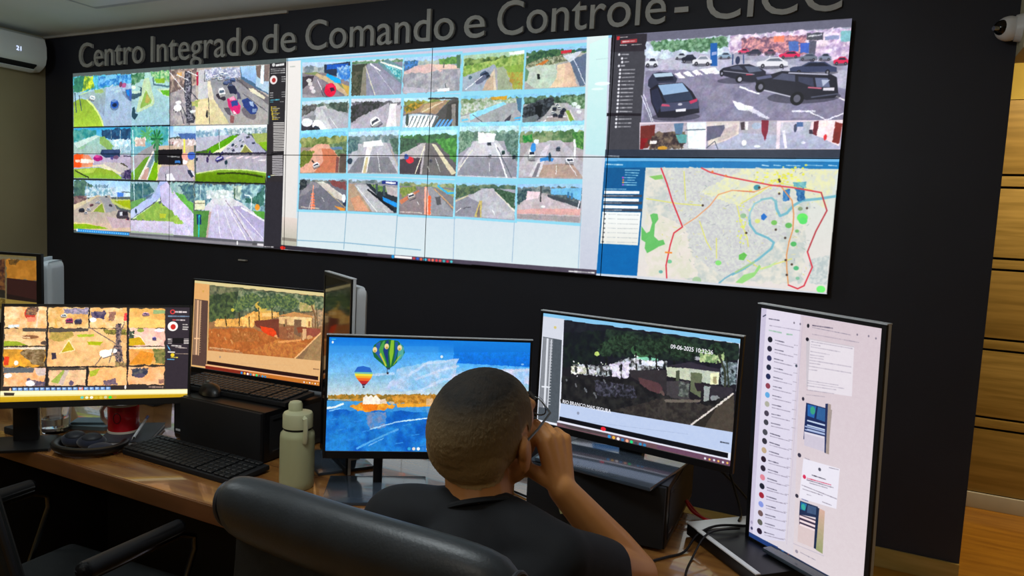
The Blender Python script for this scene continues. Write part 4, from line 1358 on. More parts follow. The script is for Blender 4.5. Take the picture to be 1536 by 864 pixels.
E 787888 2513 141 5.4 6.7 0
E 14141a 2594 170 14.6 15.4 0
E 606070 2594 170 7.6 8.8 0
L c86880 3.2 2616 146 2643 149
P e0dce8 2647 148 2670 148 2670 155 2647 154
L 54586c 2.8 2624 168 2678 162
P 34384c 2246 115 2256 100 2272 96 2303 99 2318 114 2315 124 2274 124 2255 137 2246 129
P b8d0e4 2257 100 2303 99 2308 108 2263 109
P 202434 2263 110 2306 108 2310 118 2270 119
E 20202c80 2320 206 59.2 9.9 0
P 20202c 2251 137 2270 126 2331 124 2356 146 2373 172 2377 197 2320 208 2276 207 2257 169
P 98b8dc 2271 128 2331 125 2348 146 2286 153
P 303c54 2284 154 2350 147 2361 166 2296 172
P 484c68 2278 173 2373 168 2374 187 2283 193
P c85070 2278 173 2302 176 2305 181 2278 179
P c83860 2350 169 2369 163 2370 170 2354 176
P f0f0f8 2319 188 2344 186 2344 193 2320 194
E c0c0d0 2329 176 5.6 3.1 0
P 2c3048 2255 141 2271 134 2286 170 2275 197 2259 169
P e8d8e4 2231 218 2695 219 2694 284 2235 286
G b0a4b0 c0c0c8 2234 223 2394 219 2397 285 2236 285
P 6c2c28 2234 227 2271 224 2271 257 2256 281 2236 283
N 382c30 786858 6.5 2278 241 2347 242 2345 281 2261 285 2255 265
P 587898 2317 222 2341 221 2339 249 2323 247
P 5ca0a0 2323 249 2351 249 2351 269 2333 269
P e8f0f8 2349 220 2394 219 2397 285 2357 281
L 405068 2.0 2347 238 2395 237
P f0ece8 2261 263 2278 263 2276 271 2260 271
E c89030 2293 281 12.2 4.8 0
P 801820 2238 257 2255 257 2244 284 2236 284
G b0a8b4 a8a8bc 2396 219 2555 218 2558 283 2399 284
P d8ccc8 2396 219 2472 218 2472 254 2404 277
P 606078 2397 230 2438 227 2442 250 2399 265
P c8b8b8 2439 235 2468 227 2466 250 2423 269
G b0b4cc a8acc4 2419 277 2477 246 2556 251 2558 283 2420 284
P 40343c 2474 222 2483 220 2485 239 2477 239
P f0f0f0 2485 220 2492 220 2492 239 2487 239
E a0b0c8 2511 230 10.9 7.5 0
P 7c1830 2521 217 2537 218 2537 243 2532 265 2523 243
E f8f8ff 2486 269 5.9 6.8 0
E f0f0ff 2516 277 7.3 3.0 0
L 404454 1.6 2400 281 2418 265 2427 284
G b8b8c4 a8acc8 2564 223 2694 220 2694 283 2565 283
P c8c8d8 2564 223 2611 222 2613 240 2566 251
E 404860 2596 236 3.5 9.6 0
P 486898 2598 223 2611 223 2612 233 2598 233
P f0dce0 2629 222 2694 219 2690 277 2652 258 2625 247
P 682430 2634 222 2644 221 2642 254 2634 250
P 7c2c28 2678 223 2693 228 2690 272 2675 268
E d83038 2660 257 3.4 7.3 0
L f0f0ff 5.8 2571 243 2579 280
E e8e8ff 2615 269 4.8 2.9 0
P 383040 2625 240 2633 240 2634 250 2626 249
X 1.5 2234 223 2694 220 2694 283 2236 284
P 2c3038 2150 286 2694 284 2695 298 2151 302
E e8e8e8 2236 292 2.5 2.8 0
E f8f8f8 2249 292 2.9 3.2 0
D b0b0b0 2159 292 2179 292 3.4
P 303848 2148 285 2693 285 2694 303 2148 304
D c0c8d0 2154 301 2183 302 3.6
P 70b8e8 2148 304 2694 303 2694 309 2149 312
P 1878b8 2149 312 2694 309 2693 325 2148 329
D c8e8f8 2153 320 2194 321 4.5
D d8f0fc 2530 318 2545 320 3.1
D d8f0fc 2556 318 2571 319 3.1
D d8f0fc 2583 318 2614 319 3.0
D d8f0fc 2625 317 2660 318 3.0
D d8f0fc 2672 317 2689 318 2.9
G 105890 0868b0 2148 329 2255 327 2250 599 2144 608
P 0c68b0 2147 527 2251 520 2250 599 2144 608
D a0d8f0 2201 334 2239 334 3.1
D a0d8f0 2202 340 2237 341 3.1
D a0d8f0 2202 346 2235 347 3.1
D a0d8f0 2200 353 2231 353 3.1
D a0d8f0 2201 359 2228 359 3.1
D a0d8f0 2201 365 2233 365 3.1
D a0d8f0 2201 371 2233 371 3.1
E c050c0 2197 353 2.7 2.2 0
E e08050 2198 359 2.7 2.2 0
E e0a050 2198 365 2.7 2.2 0
E b060d0 2198 371 2.7 2.2 0
D a8d8f0 2153 383 2207 382 3.1
P 404858 2149 397 2250 395 2249 401 2149 404
D b0c0d0 2151 400 2226 398 2.7
P 404858 2151 415 2251 412 2250 419 2150 422
D b0c0d0 2152 418 2198 417 2.7
P 404858 2152 433 2252 430 2252 437 2151 440
D b0c0d0 2153 437 2199 435 2.7
P f8fcff 2152 387 2242 386 2242 393 2152 395
P f8fcff 2152 406 2242 405 2242 412 2151 414
P f8fcff 2151 424 2241 423 2241 430 2151 432
G f4f8f8 e8e8e0 2150 441 2249 439 2247 522 2149 523
E 606870 2156 447 1.8 2.2 0
D c0c8cc 2165 447 2184 446 2.7
D b0b8bc 2188 447 2244 446 2.2
E 606870 2156 459 1.8 2.2 0
D c0c8cc 2165 458 2184 458 2.7
D b0b8bc 2189 458 2244 457 2.2
E 606870 2156 471 1.8 2.2 0
D c0c8cc 2165 470 2185 470 2.7
D b0b8bc 2190 470 2244 469 2.2
E 606870 2156 483 1.8 2.2 0
D c0c8cc 2165 482 2186 482 2.7
D b0b8bc 2191 482 2244 480 2.2
E 606870 2156 494 1.8 2.2 0
D c0c8cc 2165 494 2187 493 2.7
D b0b8bc 2191 493 2244 492 2.2
E 606870 2155 506 1.8 2.2 0
D c0c8cc 2165 506 2187 505 2.7
D b0b8bc 2192 505 2244 504 2.2
E 606870 2155 518 1.8 2.2 0
D c0c8cc 2164 518 2188 517 2.7
D b0b8bc 2193 517 2243 515 2.2
G d8e0d8 e4dcd8 2254 327 2693 325 2692 607 2250 601
N c4ccc8 e4e0d4 11.2 2256 328 2640 327 2638 584 2390 604 2310 551 2263 430
N c8c8cc d8dcd4 3.8 2320 327 2490 327 2569 359 2597 476 2470 589 2368 530 2309 407
N e8e8b8 d8dcd0 6.3 2490 327 2693 328 2675 414 2645 396 2569 359 2481 414 2391 384
N dcdcc8 e8e0d8 12.9 2263 434 2364 472 2406 595 2274 597
N b8c4c4 d8dcd8 4.5 2652 528 2691 518 2691 587 2653 583
L 989ca8 0.8 2386 359 2383 359
L a8b0b0 0.9 2502 401 2503 406
L c0c8a8 1.3 2363 360 2365 359
L d8d878 1.4 2398 399 2395 404
L b8b8b8 0.9 2616 541 2619 538
L e0d8a0 1.5 2393 393 2403 396
L e0d8a0 1.4 2501 404 2491 402
L e0d8a0 0.9 2489 431 2486 432
L a8b0b0 1.1 2587 342 2576 344
L d8d878 1.0 2543 499 2547 499
L e0d8a0 1.2 2383 484 2386 488
L a0b8a8 0.8 2529 380 2532 381
L c0c8a8 0.9 2581 478 2589 482
L b8b8b8 1.4 2311 420 2321 415
L e0d8a0 1.2 2635 335 2633 337
L b8b8b8 1.0 2618 539 2617 541
L d8d878 0.8 2354 425 2352 427
L a0b8a8 1.1 2373 520 2381 520
L b8b8b8 0.8 2389 552 2392 552
L a8b0b0 0.9 2543 368 2536 367
L e0d8a0 1.7 2323 533 2323 529
L 989ca8 1.0 2476 391 2471 391
L c0c8a8 0.8 2538 434 2535 434
L c0c8a8 0.9 2390 384 2386 385
L b8b8b8 1.4 2618 406 2623 406
L a8b0b0 0.8 2547 521 2544 521
L d8d878 1.3 2623 546 2619 551
L c0c8a8 0.8 2543 526 2538 522
L b8b8b8 1.2 2640 559 2643 557
L d8d878 1.5 2374 428 2375 425
L f0f0f0 1.4 2618 495 2610 493
L d8d878 0.8 2378 336 2389 336
L c0c8a8 0.8 2600 518 2590 517
L f0f0f0 0.8 2544 411 2550 409
L e0d8a0 0.9 2549 359 2546 358
L a8b0b0 0.8 2581 456 2579 459
L c0c8a8 0.8 2643 439 2644 436
L b8b8b8 1.4 2492 563 2501 565
L 989ca8 0.8 2449 571 2455 566
L e0d8a0 0.8 2612 378 2618 376
L d8d878 1.1 2506 421 2508 423
L a8b0b0 0.9 2431 462 2430 461
L f0f0f0 1.0 2504 448 2496 448
L d8d878 1.3 2409 388 2418 388
L f0f0f0 1.5 2523 407 2524 402
L f0f0f0 1.2 2489 438 2486 440
L 989ca8 1.3 2649 412 2652 413
L a0b8a8 1.3 2378 548 2382 554
L d8d878 0.8 2611 350 2608 353
L b8b8b8 1.5 2621 475 2623 469
L f0f0f0 0.8 2365 473 2358 467
L d8d878 1.3 2642 567 2637 563
L e0d8a0 1.5 2535 530 2540 526
L c0c8a8 1.0 2393 450 2392 453
L 989ca8 0.9 2541 570 2530 570
L e0d8a0 1.3 2468 473 2471 477
L 989ca8 0.8 2526 419 2523 417
L a0b8a8 0.8 2657 567 2653 565
L f0f0f0 0.8 2396 387 2404 383
L a8b0b0 1.3 2390 405 2396 410
L e0d8a0 1.3 2513 561 2517 561
L b8b8b8 1.7 2389 560 2391 561
L d8d878 1.6 2419 545 2417 540
L a0b8a8 1.1 2621 503 2618 498
L e0d8a0 0.8 2483 370 2480 370
L 989ca8 0.9 2611 392 2606 392
L a8b0b0 0.9 2361 350 2360 355
L b8b8b8 0.8 2580 352 2585 347
L d8d878 1.3 2506 446 2511 443
L 989ca8 1.1 2618 494 2616 496
L a0b8a8 1.6 2374 447 2372 452
L c0c8a8 1.2 2515 342 2515 348
L a0b8a8 0.9 2426 547 2427 545
L a8b0b0 1.6 2415 359 2409 356
L a8b0b0 1.2 2428 353 2421 353
L b8b8b8 0.8 2393 382 2389 386
L a8b0b0 0.9 2419 454 2424 455
L a8b0b0 0.8 2649 544 2658 543
L a0b8a8 1.0 2402 509 2404 506
L 989ca8 1.1 2516 341 2513 341
L e0d8a0 1.0 2492 466 2494 460
L 989ca8 1.4 2362 339 2367 338
L 989ca8 0.9 2457 482 2454 487
L e0d8a0 1.2 2484 340 2477 337
L d8d878 1.5 2524 407 2517 403
L f0f0f0 0.8 2394 386 2395 380
L b8b8b8 0.8 2507 381 2508 387
L d8d878 1.3 2644 401 2646 400
L a8b0b0 1.3 2375 505 2375 498
L a0b8a8 1.5 2404 475 2403 469
L c0c8a8 0.8 2646 369 2648 370
L e0d8a0 1.4 2645 553 2643 548
L d8d878 1.1 2338 382 2332 386
L 989ca8 0.8 2424 436 2428 431
L c0c8a8 1.6 2357 387 2350 392
L b8b8b8 0.9 2547 423 2551 422
L a8b0b0 1.2 2645 381 2649 383
L a8b0b0 1.4 2425 462 2434 460
L f0f0f0 1.4 2374 571 2373 572
L 989ca8 1.2 2474 510 2475 513
L d8d878 0.8 2318 354 2325 353
L a8b0b0 1.0 2530 475 2529 474
L a8b0b0 0.8 2584 364 2590 368
L a0b8a8 1.2 2572 461 2574 463
L a0b8a8 1.1 2512 561 2512 564
L c0c8a8 0.8 2501 420 2491 420
L d8d878 1.2 2527 379 2533 383
L b8b8b8 1.5 2329 529 2328 528
L a8b0b0 0.9 2355 377 2352 383
L a8b0b0 1.0 2542 513 2546 511
L a0b8a8 0.8 2305 461 2311 462
L e0d8a0 0.8 2468 550 2472 555
L b8b8b8 0.8 2372 504 2375 504
L 989ca8 1.0 2413 457 2420 458
L a8b0b0 1.1 2363 382 2361 380
L a0b8a8 0.8 2349 360 2340 359
L b8b8b8 0.8 2519 470 2517 470
L e0d8a0 0.8 2409 487 2398 483
L f0f0f0 1.3 2438 442 2442 446
L c0c8a8 1.2 2505 471 2505 476
L a0b8a8 1.5 2526 498 2528 500
L f0f0f0 1.4 2612 500 2608 498
L c0c8a8 1.5 2360 358 2361 355
L e0d8a0 1.5 2364 358 2366 358
L d8d878 1.7 2307 490 2308 493
L f0f0f0 1.1 2446 391 2452 389
L d8d878 1.6 2424 344 2427 345
L c0c8a8 1.0 2469 508 2474 508
L a0b8a8 0.8 2542 332 2547 334
L b8b8b8 1.0 2436 470 2434 471
L e0d8a0 1.1 2375 341 2379 343
L 989ca8 1.5 2441 548 2438 553
L b8b8b8 1.0 2458 551 2460 547
L f0f0f0 1.5 2484 351 2476 354
L 989ca8 0.8 2517 480 2516 484
L c0c8a8 0.8 2619 481 2612 478
L f0f0f0 0.8 2502 553 2493 556
L 989ca8 1.3 2604 334 2604 330
L a0b8a8 1.6 2403 368 2408 371
L f0f0f0 1.5 2638 564 2639 558
L a0b8a8 1.5 2638 508 2631 504
L 989ca8 0.8 2639 338 2640 343
L a8b0b0 1.1 2533 374 2525 376
L c0c8a8 1.5 2346 336 2346 333
L e0d8a0 0.8 2605 468 2607 463
L c0c8a8 0.8 2350 509 2352 515
L a8b0b0 0.8 2522 374 2526 370
L a0b8a8 1.1 2642 450 2638 454
L a0b8a8 1.2 2568 550 2563 546
L a0b8a8 1.4 2396 348 2398 347
L a8b0b0 0.8 2333 504 2327 504
L b8b8b8 1.4 2610 484 2615 479
L 989ca8 0.8 2557 434 2560 433
L f0f0f0 1.2 2367 443 2371 439
L e0d8a0 1.3 2399 486 2394 485
L b8b8b8 1.6 2431 500 2437 505
L 989ca8 0.8 2648 496 2646 494
L b8b8b8 0.9 2595 465 2592 465
L b8b8b8 0.9 2334 444 2332 443
L b8b8b8 0.9 2383 515 2385 510
L 989ca8 1.3 2619 333 2613 337
L c0c8a8 0.8 2527 504 2531 501
L a8b0b0 1.1 2633 371 2637 370
L d8d878 1.0 2635 408 2637 403
L b8b8b8 0.8 2569 418 2571 414
L f0f0f0 1.2 2349 491 2358 486
L b8b8b8 0.8 2492 563 2492 568
L 989ca8 1.0 2409 336 2405 336
L c0c8a8 1.1 2369 410 2365 412
L e0d8a0 1.2 2543 404 2541 406
L c0c8a8 1.1 2571 468 2570 462
L a8b0b0 1.4 2433 514 2435 515
L a0b8a8 0.8 2457 422 2451 423
L 989ca8 1.3 2564 365 2573 364
L a0b8a8 1.3 2632 437 2628 440
L d8d878 1.5 2369 407 2377 409
L e0d8a0 1.4 2321 497 2318 495
L d8d878 0.8 2460 397 2471 396
L e0d8a0 1.5 2354 431 2343 429
L e0d8a0 1.4 2619 482 2609 481
L a0b8a8 0.9 2473 543 2473 546
L e0d8a0 0.8 2507 375 2503 374
L 989ca8 1.0 2488 476 2491 474
L f0f0f0 1.2 2584 456 2574 453
L a0b8a8 0.8 2474 374 2480 371
L c0c8a8 1.3 2554 475 2553 480
L f0f0f0 0.9 2625 423 2625 420
L a0b8a8 0.9 2528 421 2531 423
L 989ca8 1.1 2329 396 2332 394
L c0c8a8 1.4 2372 503 2379 498
L e0d8a0 1.0 2581 543 2577 545
L b8b8b8 0.8 2540 473 2540 478
L d8d878 1.1 2449 420 2456 422
L a0b8a8 0.8 2363 417 2369 419
L f0f0f0 0.9 2634 491 2638 496
L e0d8a0 1.2 2619 520 2610 522
L d8d878 1.0 2595 371 2597 378
L a8b0b0 1.4 2528 363 2524 370
L c0c8a8 1.5 2520 412 2527 409
L a8b0b0 0.8 2606 536 2600 542
L c0c8a8 1.2 2337 403 2331 400
L a8b0b0 1.5 2550 407 2552 408
L d8d878 1.0 2332 471 2343 473
L b8b8b8 1.2 2406 446 2394 447
L a8b0b0 1.0 2646 487 2640 487
L a0b8a8 1.2 2393 335 2397 336
L f0f0f0 1.0 2574 516 2574 515
L f0f0f0 0.8 2491 465 2490 466
L e0d8a0 1.1 2537 372 2545 372
L 989ca8 1.0 2310 371 2312 375
L e0d8a0 1.1 2621 506 2619 501
L b8b8b8 1.1 2355 540 2353 533
L d8d878 0.8 2349 563 2349 560
L c0c8a8 1.2 2355 502 2352 508
L b8b8b8 1.4 2601 539 2592 543
L c0c8a8 1.2 2503 550 2509 551
L e0d8a0 0.8 2586 446 2585 450
L c0c8a8 0.8 2375 450 2379 447
L e0d8a0 0.8 2436 386 2438 392
L a8b0b0 1.3 2363 485 2359 483
L e0d8a0 0.8 2453 472 2455 479
L c0c8a8 1.0 2642 375 2644 377
L d8d878 0.8 2577 362 2585 360
L e0d8a0 0.9 2565 469 2567 468
L e0d8a0 0.8 2392 539 2400 543
L c0c8a8 1.4 2356 543 2361 544
L b8b8b8 1.5 2401 378 2405 374
L a8b0b0 1.0 2495 506 2498 502
L 989ca8 1.5 2497 513 2496 508
L 989ca8 1.5 2462 413 2455 416
L a8b0b0 1.4 2545 560 2545 558
L d8d878 0.9 2497 411 2492 408
L c0c8a8 0.8 2488 538 2485 540
L b8b8b8 1.3 2511 505 2517 508
L a8b0b0 1.5 2380 529 2386 531
L d8d878 0.8 2464 490 2465 493
L d8d878 1.0 2592 420 2589 415
L 989ca8 1.6 2511 470 2512 473
L f0f0f0 1.5 2556 482 2547 482
L f0f0f0 1.4 2403 512 2400 511
L d8d878 1.1 2610 413 2620 410
L 989ca8 0.8 2357 440 2362 436
L f0f0f0 0.8 2356 492 2359 494
L e0d8a0 0.8 2392 513 2397 512
L a8b0b0 1.1 2448 539 2453 540
L 989ca8 0.8 2624 467 2627 471
L d8d878 1.1 2575 432 2570 426
L f0f0f0 1.2 2558 556 2549 556
L d8d878 1.0 2572 431 2570 429
L a0b8a8 0.8 2442 564 2449 565
L 989ca8 1.3 2618 536 2617 530
L 989ca8 1.6 2536 552 2528 552
L d8d878 0.8 2596 539 2602 543
L f0f0f0 1.0 2558 401 2553 398
L f0f0f0 0.8 2424 571 2428 570
L c0c8a8 1.5 2367 410 2373 413
L c0c8a8 1.5 2414 403 2407 400
L c0c8a8 0.8 2625 465 2616 466
L d8d878 1.2 2396 542 2396 539
L a8b0b0 1.3 2448 495 2441 496
L e0e078 2.4 2481 414 2492 449 2510 489 2514 509
L e0e078 2.5 2396 454 2416 502 2429 522
L e0e078 2.6 2261 404 2343 414 2401 416
L e0e078 2.4 2489 409 2533 380 2568 348
L e0e078 2.5 2350 335 2359 405
L e0e078 2.3 2563 332 2576 359 2643 373
L e0e078 2.4 2439 493 2443 542
L e0e078 2.4 2514 541 2546 559 2612 531
E f0f080 2568 367 2.0 1.6 0
E e8e850 2589 337 3.4 2.7 0
E e8e850 2585 348 3.3 2.6 0
E e8e850 2566 336 2.3 1.5 0
E e0e060 2521 335 2.6 2.0 0
E e8e850 2621 338 2.9 2.9 0
E f0f080 2572 380 1.6 1.4 0
E e0e060 2603 323 3.3 2.7 0
E e8e850 2543 346 3.4 1.6 0
E e8e850 2582 346 3.4 2.4 0
E f0f080 2596 342 2.6 1.2 0
E f0f080 2570 343 2.1 2.7 0
E e8e850 2619 324 2.5 2.2 0
E e0e060 2536 352 2.5 1.7 0
E f0f080 2616 356 3.3 1.5 0
E e0e060 2583 342 2.3 2.9 0
E f0f080 2522 346 3.2 2.4 0
E f0f080 2594 342 2.1 2.3 0
E e8e850 2561 339 2.0 1.7 0
E e0e060 2589 356 3.0 2.0 0
E e8e850 2568 356 3.5 2.8 0
E f0f080 2614 353 1.9 3.0 0
E e8e850 2570 346 2.2 1.7 0
E e0e060 2561 353 3.7 2.8 0
E e8e850 2607 366 2.2 2.3 0
E e0e060 2520 352 3.6 2.3 0
E e0e060 2610 357 2.0 1.5 0
E e8e850 2596 339 3.1 2.1 0
E e0e060 2582 366 2.4 1.5 0
E f0f080 2542 344 3.7 2.2 0
E e8e850 2581 354 3.3 1.2 0
E e8e850 2600 329 1.8 2.6 0
E f0f080 2558 364 2.2 1.5 0
E f0f080 2537 336 1.6 2.2 0
E e0e060 2579 359 1.8 3.0 0
E e0e060 2625 317 3.0 2.3 0
E e0e060 2576 359 2.7 2.4 0
E e0e060 2509 378 3.7 2.3 0
E e0e060 2577 347 2.0 2.9 0
E f0f080 2555 360 2.4 1.3 0
E e8e850 2571 343 3.6 2.4 0
E f0f080 2605 345 3.7 1.7 0
E f0f080 2545 344 2.9 1.4 0
E e8e850 2558 340 1.6 1.3 0
E f0f080 2577 322 2.1 1.5 0
E e0e060 2573 352 3.3 1.3 0
E e0e060 2579 340 3.6 2.7 0
E e0e060 2588 372 2.4 2.3 0
E f0f080 2611 351 3.4 2.7 0
E e8e850 2596 326 2.1 1.8 0
E f0f080 2529 353 1.6 2.7 0
E f0f080 2598 348 3.6 2.4 0
E e0e060 2550 359 2.3 1.5 0
E e0e060 2539 346 2.9 1.4 0
E f0f080 2543 337 3.6 2.6 0
E e0e060 2534 358 3.3 1.8 0
E e0e060 2553 371 2.5 1.8 0
E e8e850 2554 354 2.8 2.6 0
E f0f080 2515 355 2.7 1.3 0
E e0e060 2597 343 3.0 1.7 0
E e0e870 2499 462 1.9 2.0 0
E e0e870 2503 457 1.9 2.0 0
E e0e870 2491 451 2.0 2.0 0
E e0e870 2511 454 1.9 2.0 0
E e0e870 2489 414 1.9 2.0 0
E e0e870 2502 502 1.9 2.0 0
E e0e870 2510 424 1.9 2.0 0
E e0e870 2495 500 2.0 2.0 0
E e0e870 2498 465 1.9 2.0 0
E e0e870 2506 492 1.9 2.0 0
E e0e870 2503 452 1.9 2.0 0
E e0e870 2490 446 2.0 2.0 0
E e0e870 2501 464 1.9 2.0 0
E e0e870 2488 438 2.0 2.0 0
E e0e870 2497 485 1.9 2.0 0
E e0e870 2488 485 2.0 2.0 0
E e0e870 2504 482 1.9 2.0 0
E e0e870 2495 491 2.0 2.0 0
E e0e870 2494 488 2.0 2.0 0
E e0e870 2495 448 1.9 2.0 0
E e0e870 2505 441 1.9 2.0 0
E e0e870 2490 474 2.0 2.0 0
E e0e870 2495 463 1.9 2.0 0
E e0e870 2484 451 2.0 2.0 0
E e0e870 2495 500 2.0 2.0 0
E e0e870 2491 423 1.9 2.0 0
E e0e870 2496 415 1.9 2.0 0
E e0e870 2512 420 1.9 2.0 0
E e0e870 2496 483 2.0 2.0 0
E e0e870 2501 461 1.9 2.0 0
P 68c068 2253 473 2267 490 2275 485 2280 463 2273 444 2281 440 2292 441 2295 454 2287 467 2287 497 2299 507 2311 504 2316 515 2300 522 2287 531 2272 540 2265 528 2266 513 2255 507
P 88c868 2264 349 2296 344 2300 354 2280 357
P 68c058 2494 530 2505 523 2513 529 2506 542 2495 541
P 98d880 2491 596 2509 576 2532 568 2542 549 2546 555 2533 578 2507 597
P c0e0a0 2509 578 2539 566 2583 537 2569 553
E 68e868 2627 436 11.6 10.0 0
E 60e070 2629 443 9.1 7.8 0
E 88e078 2448 552 7.2 5.9 0
E 78c060 2567 450 6.7 5.7 0
E 68b860 2599 455 7.4 6.3 0
E 58b868 2613 497 6.6 5.7 0
E 58b880 2623 552 5.9 5.0 0
E 88c0a0 2628 575 4.4 3.8 0
E d8e080 2530 448 6.1 5.1 0
E 98c098 2497 437 7.0 5.8 0
E 78c898 2330 557 6.0 4.7 0
E 70b0a8 2310 584 5.2 4.1 0
E 78b870 2618 467 4.4 3.8 0
E 78f078 2679 596 9.3 8.1 0
E a8c8a0 2400 598 10.7 8.7 0
E 4090a0 2523 370 7.6 6.4 0
E 88a078 2621 416 5.1 4.4 0
L 78b8c8 5.1 2511 441 2514 457 2529 476 2556 486 2570 496 2566 510 2541 535 2508 562 2482 578
L 98c8d0 3.9 2534 400 2520 408 2512 429 2511 445
L 78b0c4 3.6 2485 574 2466 588 2453 601
L 78b8c8 5.8 2566 399 2570 418 2579 434 2593 427 2606 409 2624 397 2659 392 2694 385
L 88c0c8 4.7 2534 398 2557 393 2569 403
L a0c890 4.0 2489 572 2530 544
N 2860a8 4890c8 4.6 2581 375 2596 372 2596 398 2583 400
N 205898 4888b8 3.8 2605 368 2625 368 2629 397 2615 399
N 88c8c8 4898b0 3.8 2600 357 2629 354 2630 368 2603 366
P 2870c8 2537 435 2543 429 2551 437 2544 446 2538 443
L e8a070 2.5 2359 466 2387 446 2418 416 2436 389 2467 378 2518 380 2551 366 2573 363
L e09860 2.7 2573 363 2602 398 2608 429 2609 464 2603 492 2600 523 2603 555 2609 590
L d87050 1.6 2479 379 2518 381
E 504038 2573 383 2.6 2.8 0
E 504038 2570 351 2.6 2.7 0
E 504038 2507 477 2.7 2.8 0
E 504038 2572 466 2.6 2.8 0
E 504038 2594 484 2.6 2.8 0
E 504038 2599 535 2.6 2.8 0
E 504038 2613 544 2.6 2.8 0
E 504038 2604 569 2.6 2.8 0
E 504038 2528 370 2.7 2.8 0
E 504038 2572 355 2.6 2.7 0
E 504038 2401 416 2.9 2.9 0
E 504038 2635 414 2.5 2.7 0
L d83848 3.4 2293 328 2310 365 2326 407 2356 470
L d83848 3.3 2356 470 2336 486 2329 516 2322 567 2326 599
L d84850 3.3 2391 326 2412 336 2453 346 2492 353 2554 364 2599 368 2662 378
L b84048 3.0 2662 378 2677 418 2658 465 2644 513
L d83848 3.0 2644 513 2657 547 2643 591 2630 599 2609 592
L f09040 4.3 2318 535 2334 535
E e87840 2450 344 3.2 2.4 0
E e87840 2418 335 2.8 2.9 0
P c8d4e4 2144 601 2250 599 2250 605 2143 607
P d0d4dc 2250 599 2455 601 2692 603 2693 607 2456 607 2250 606
'''),
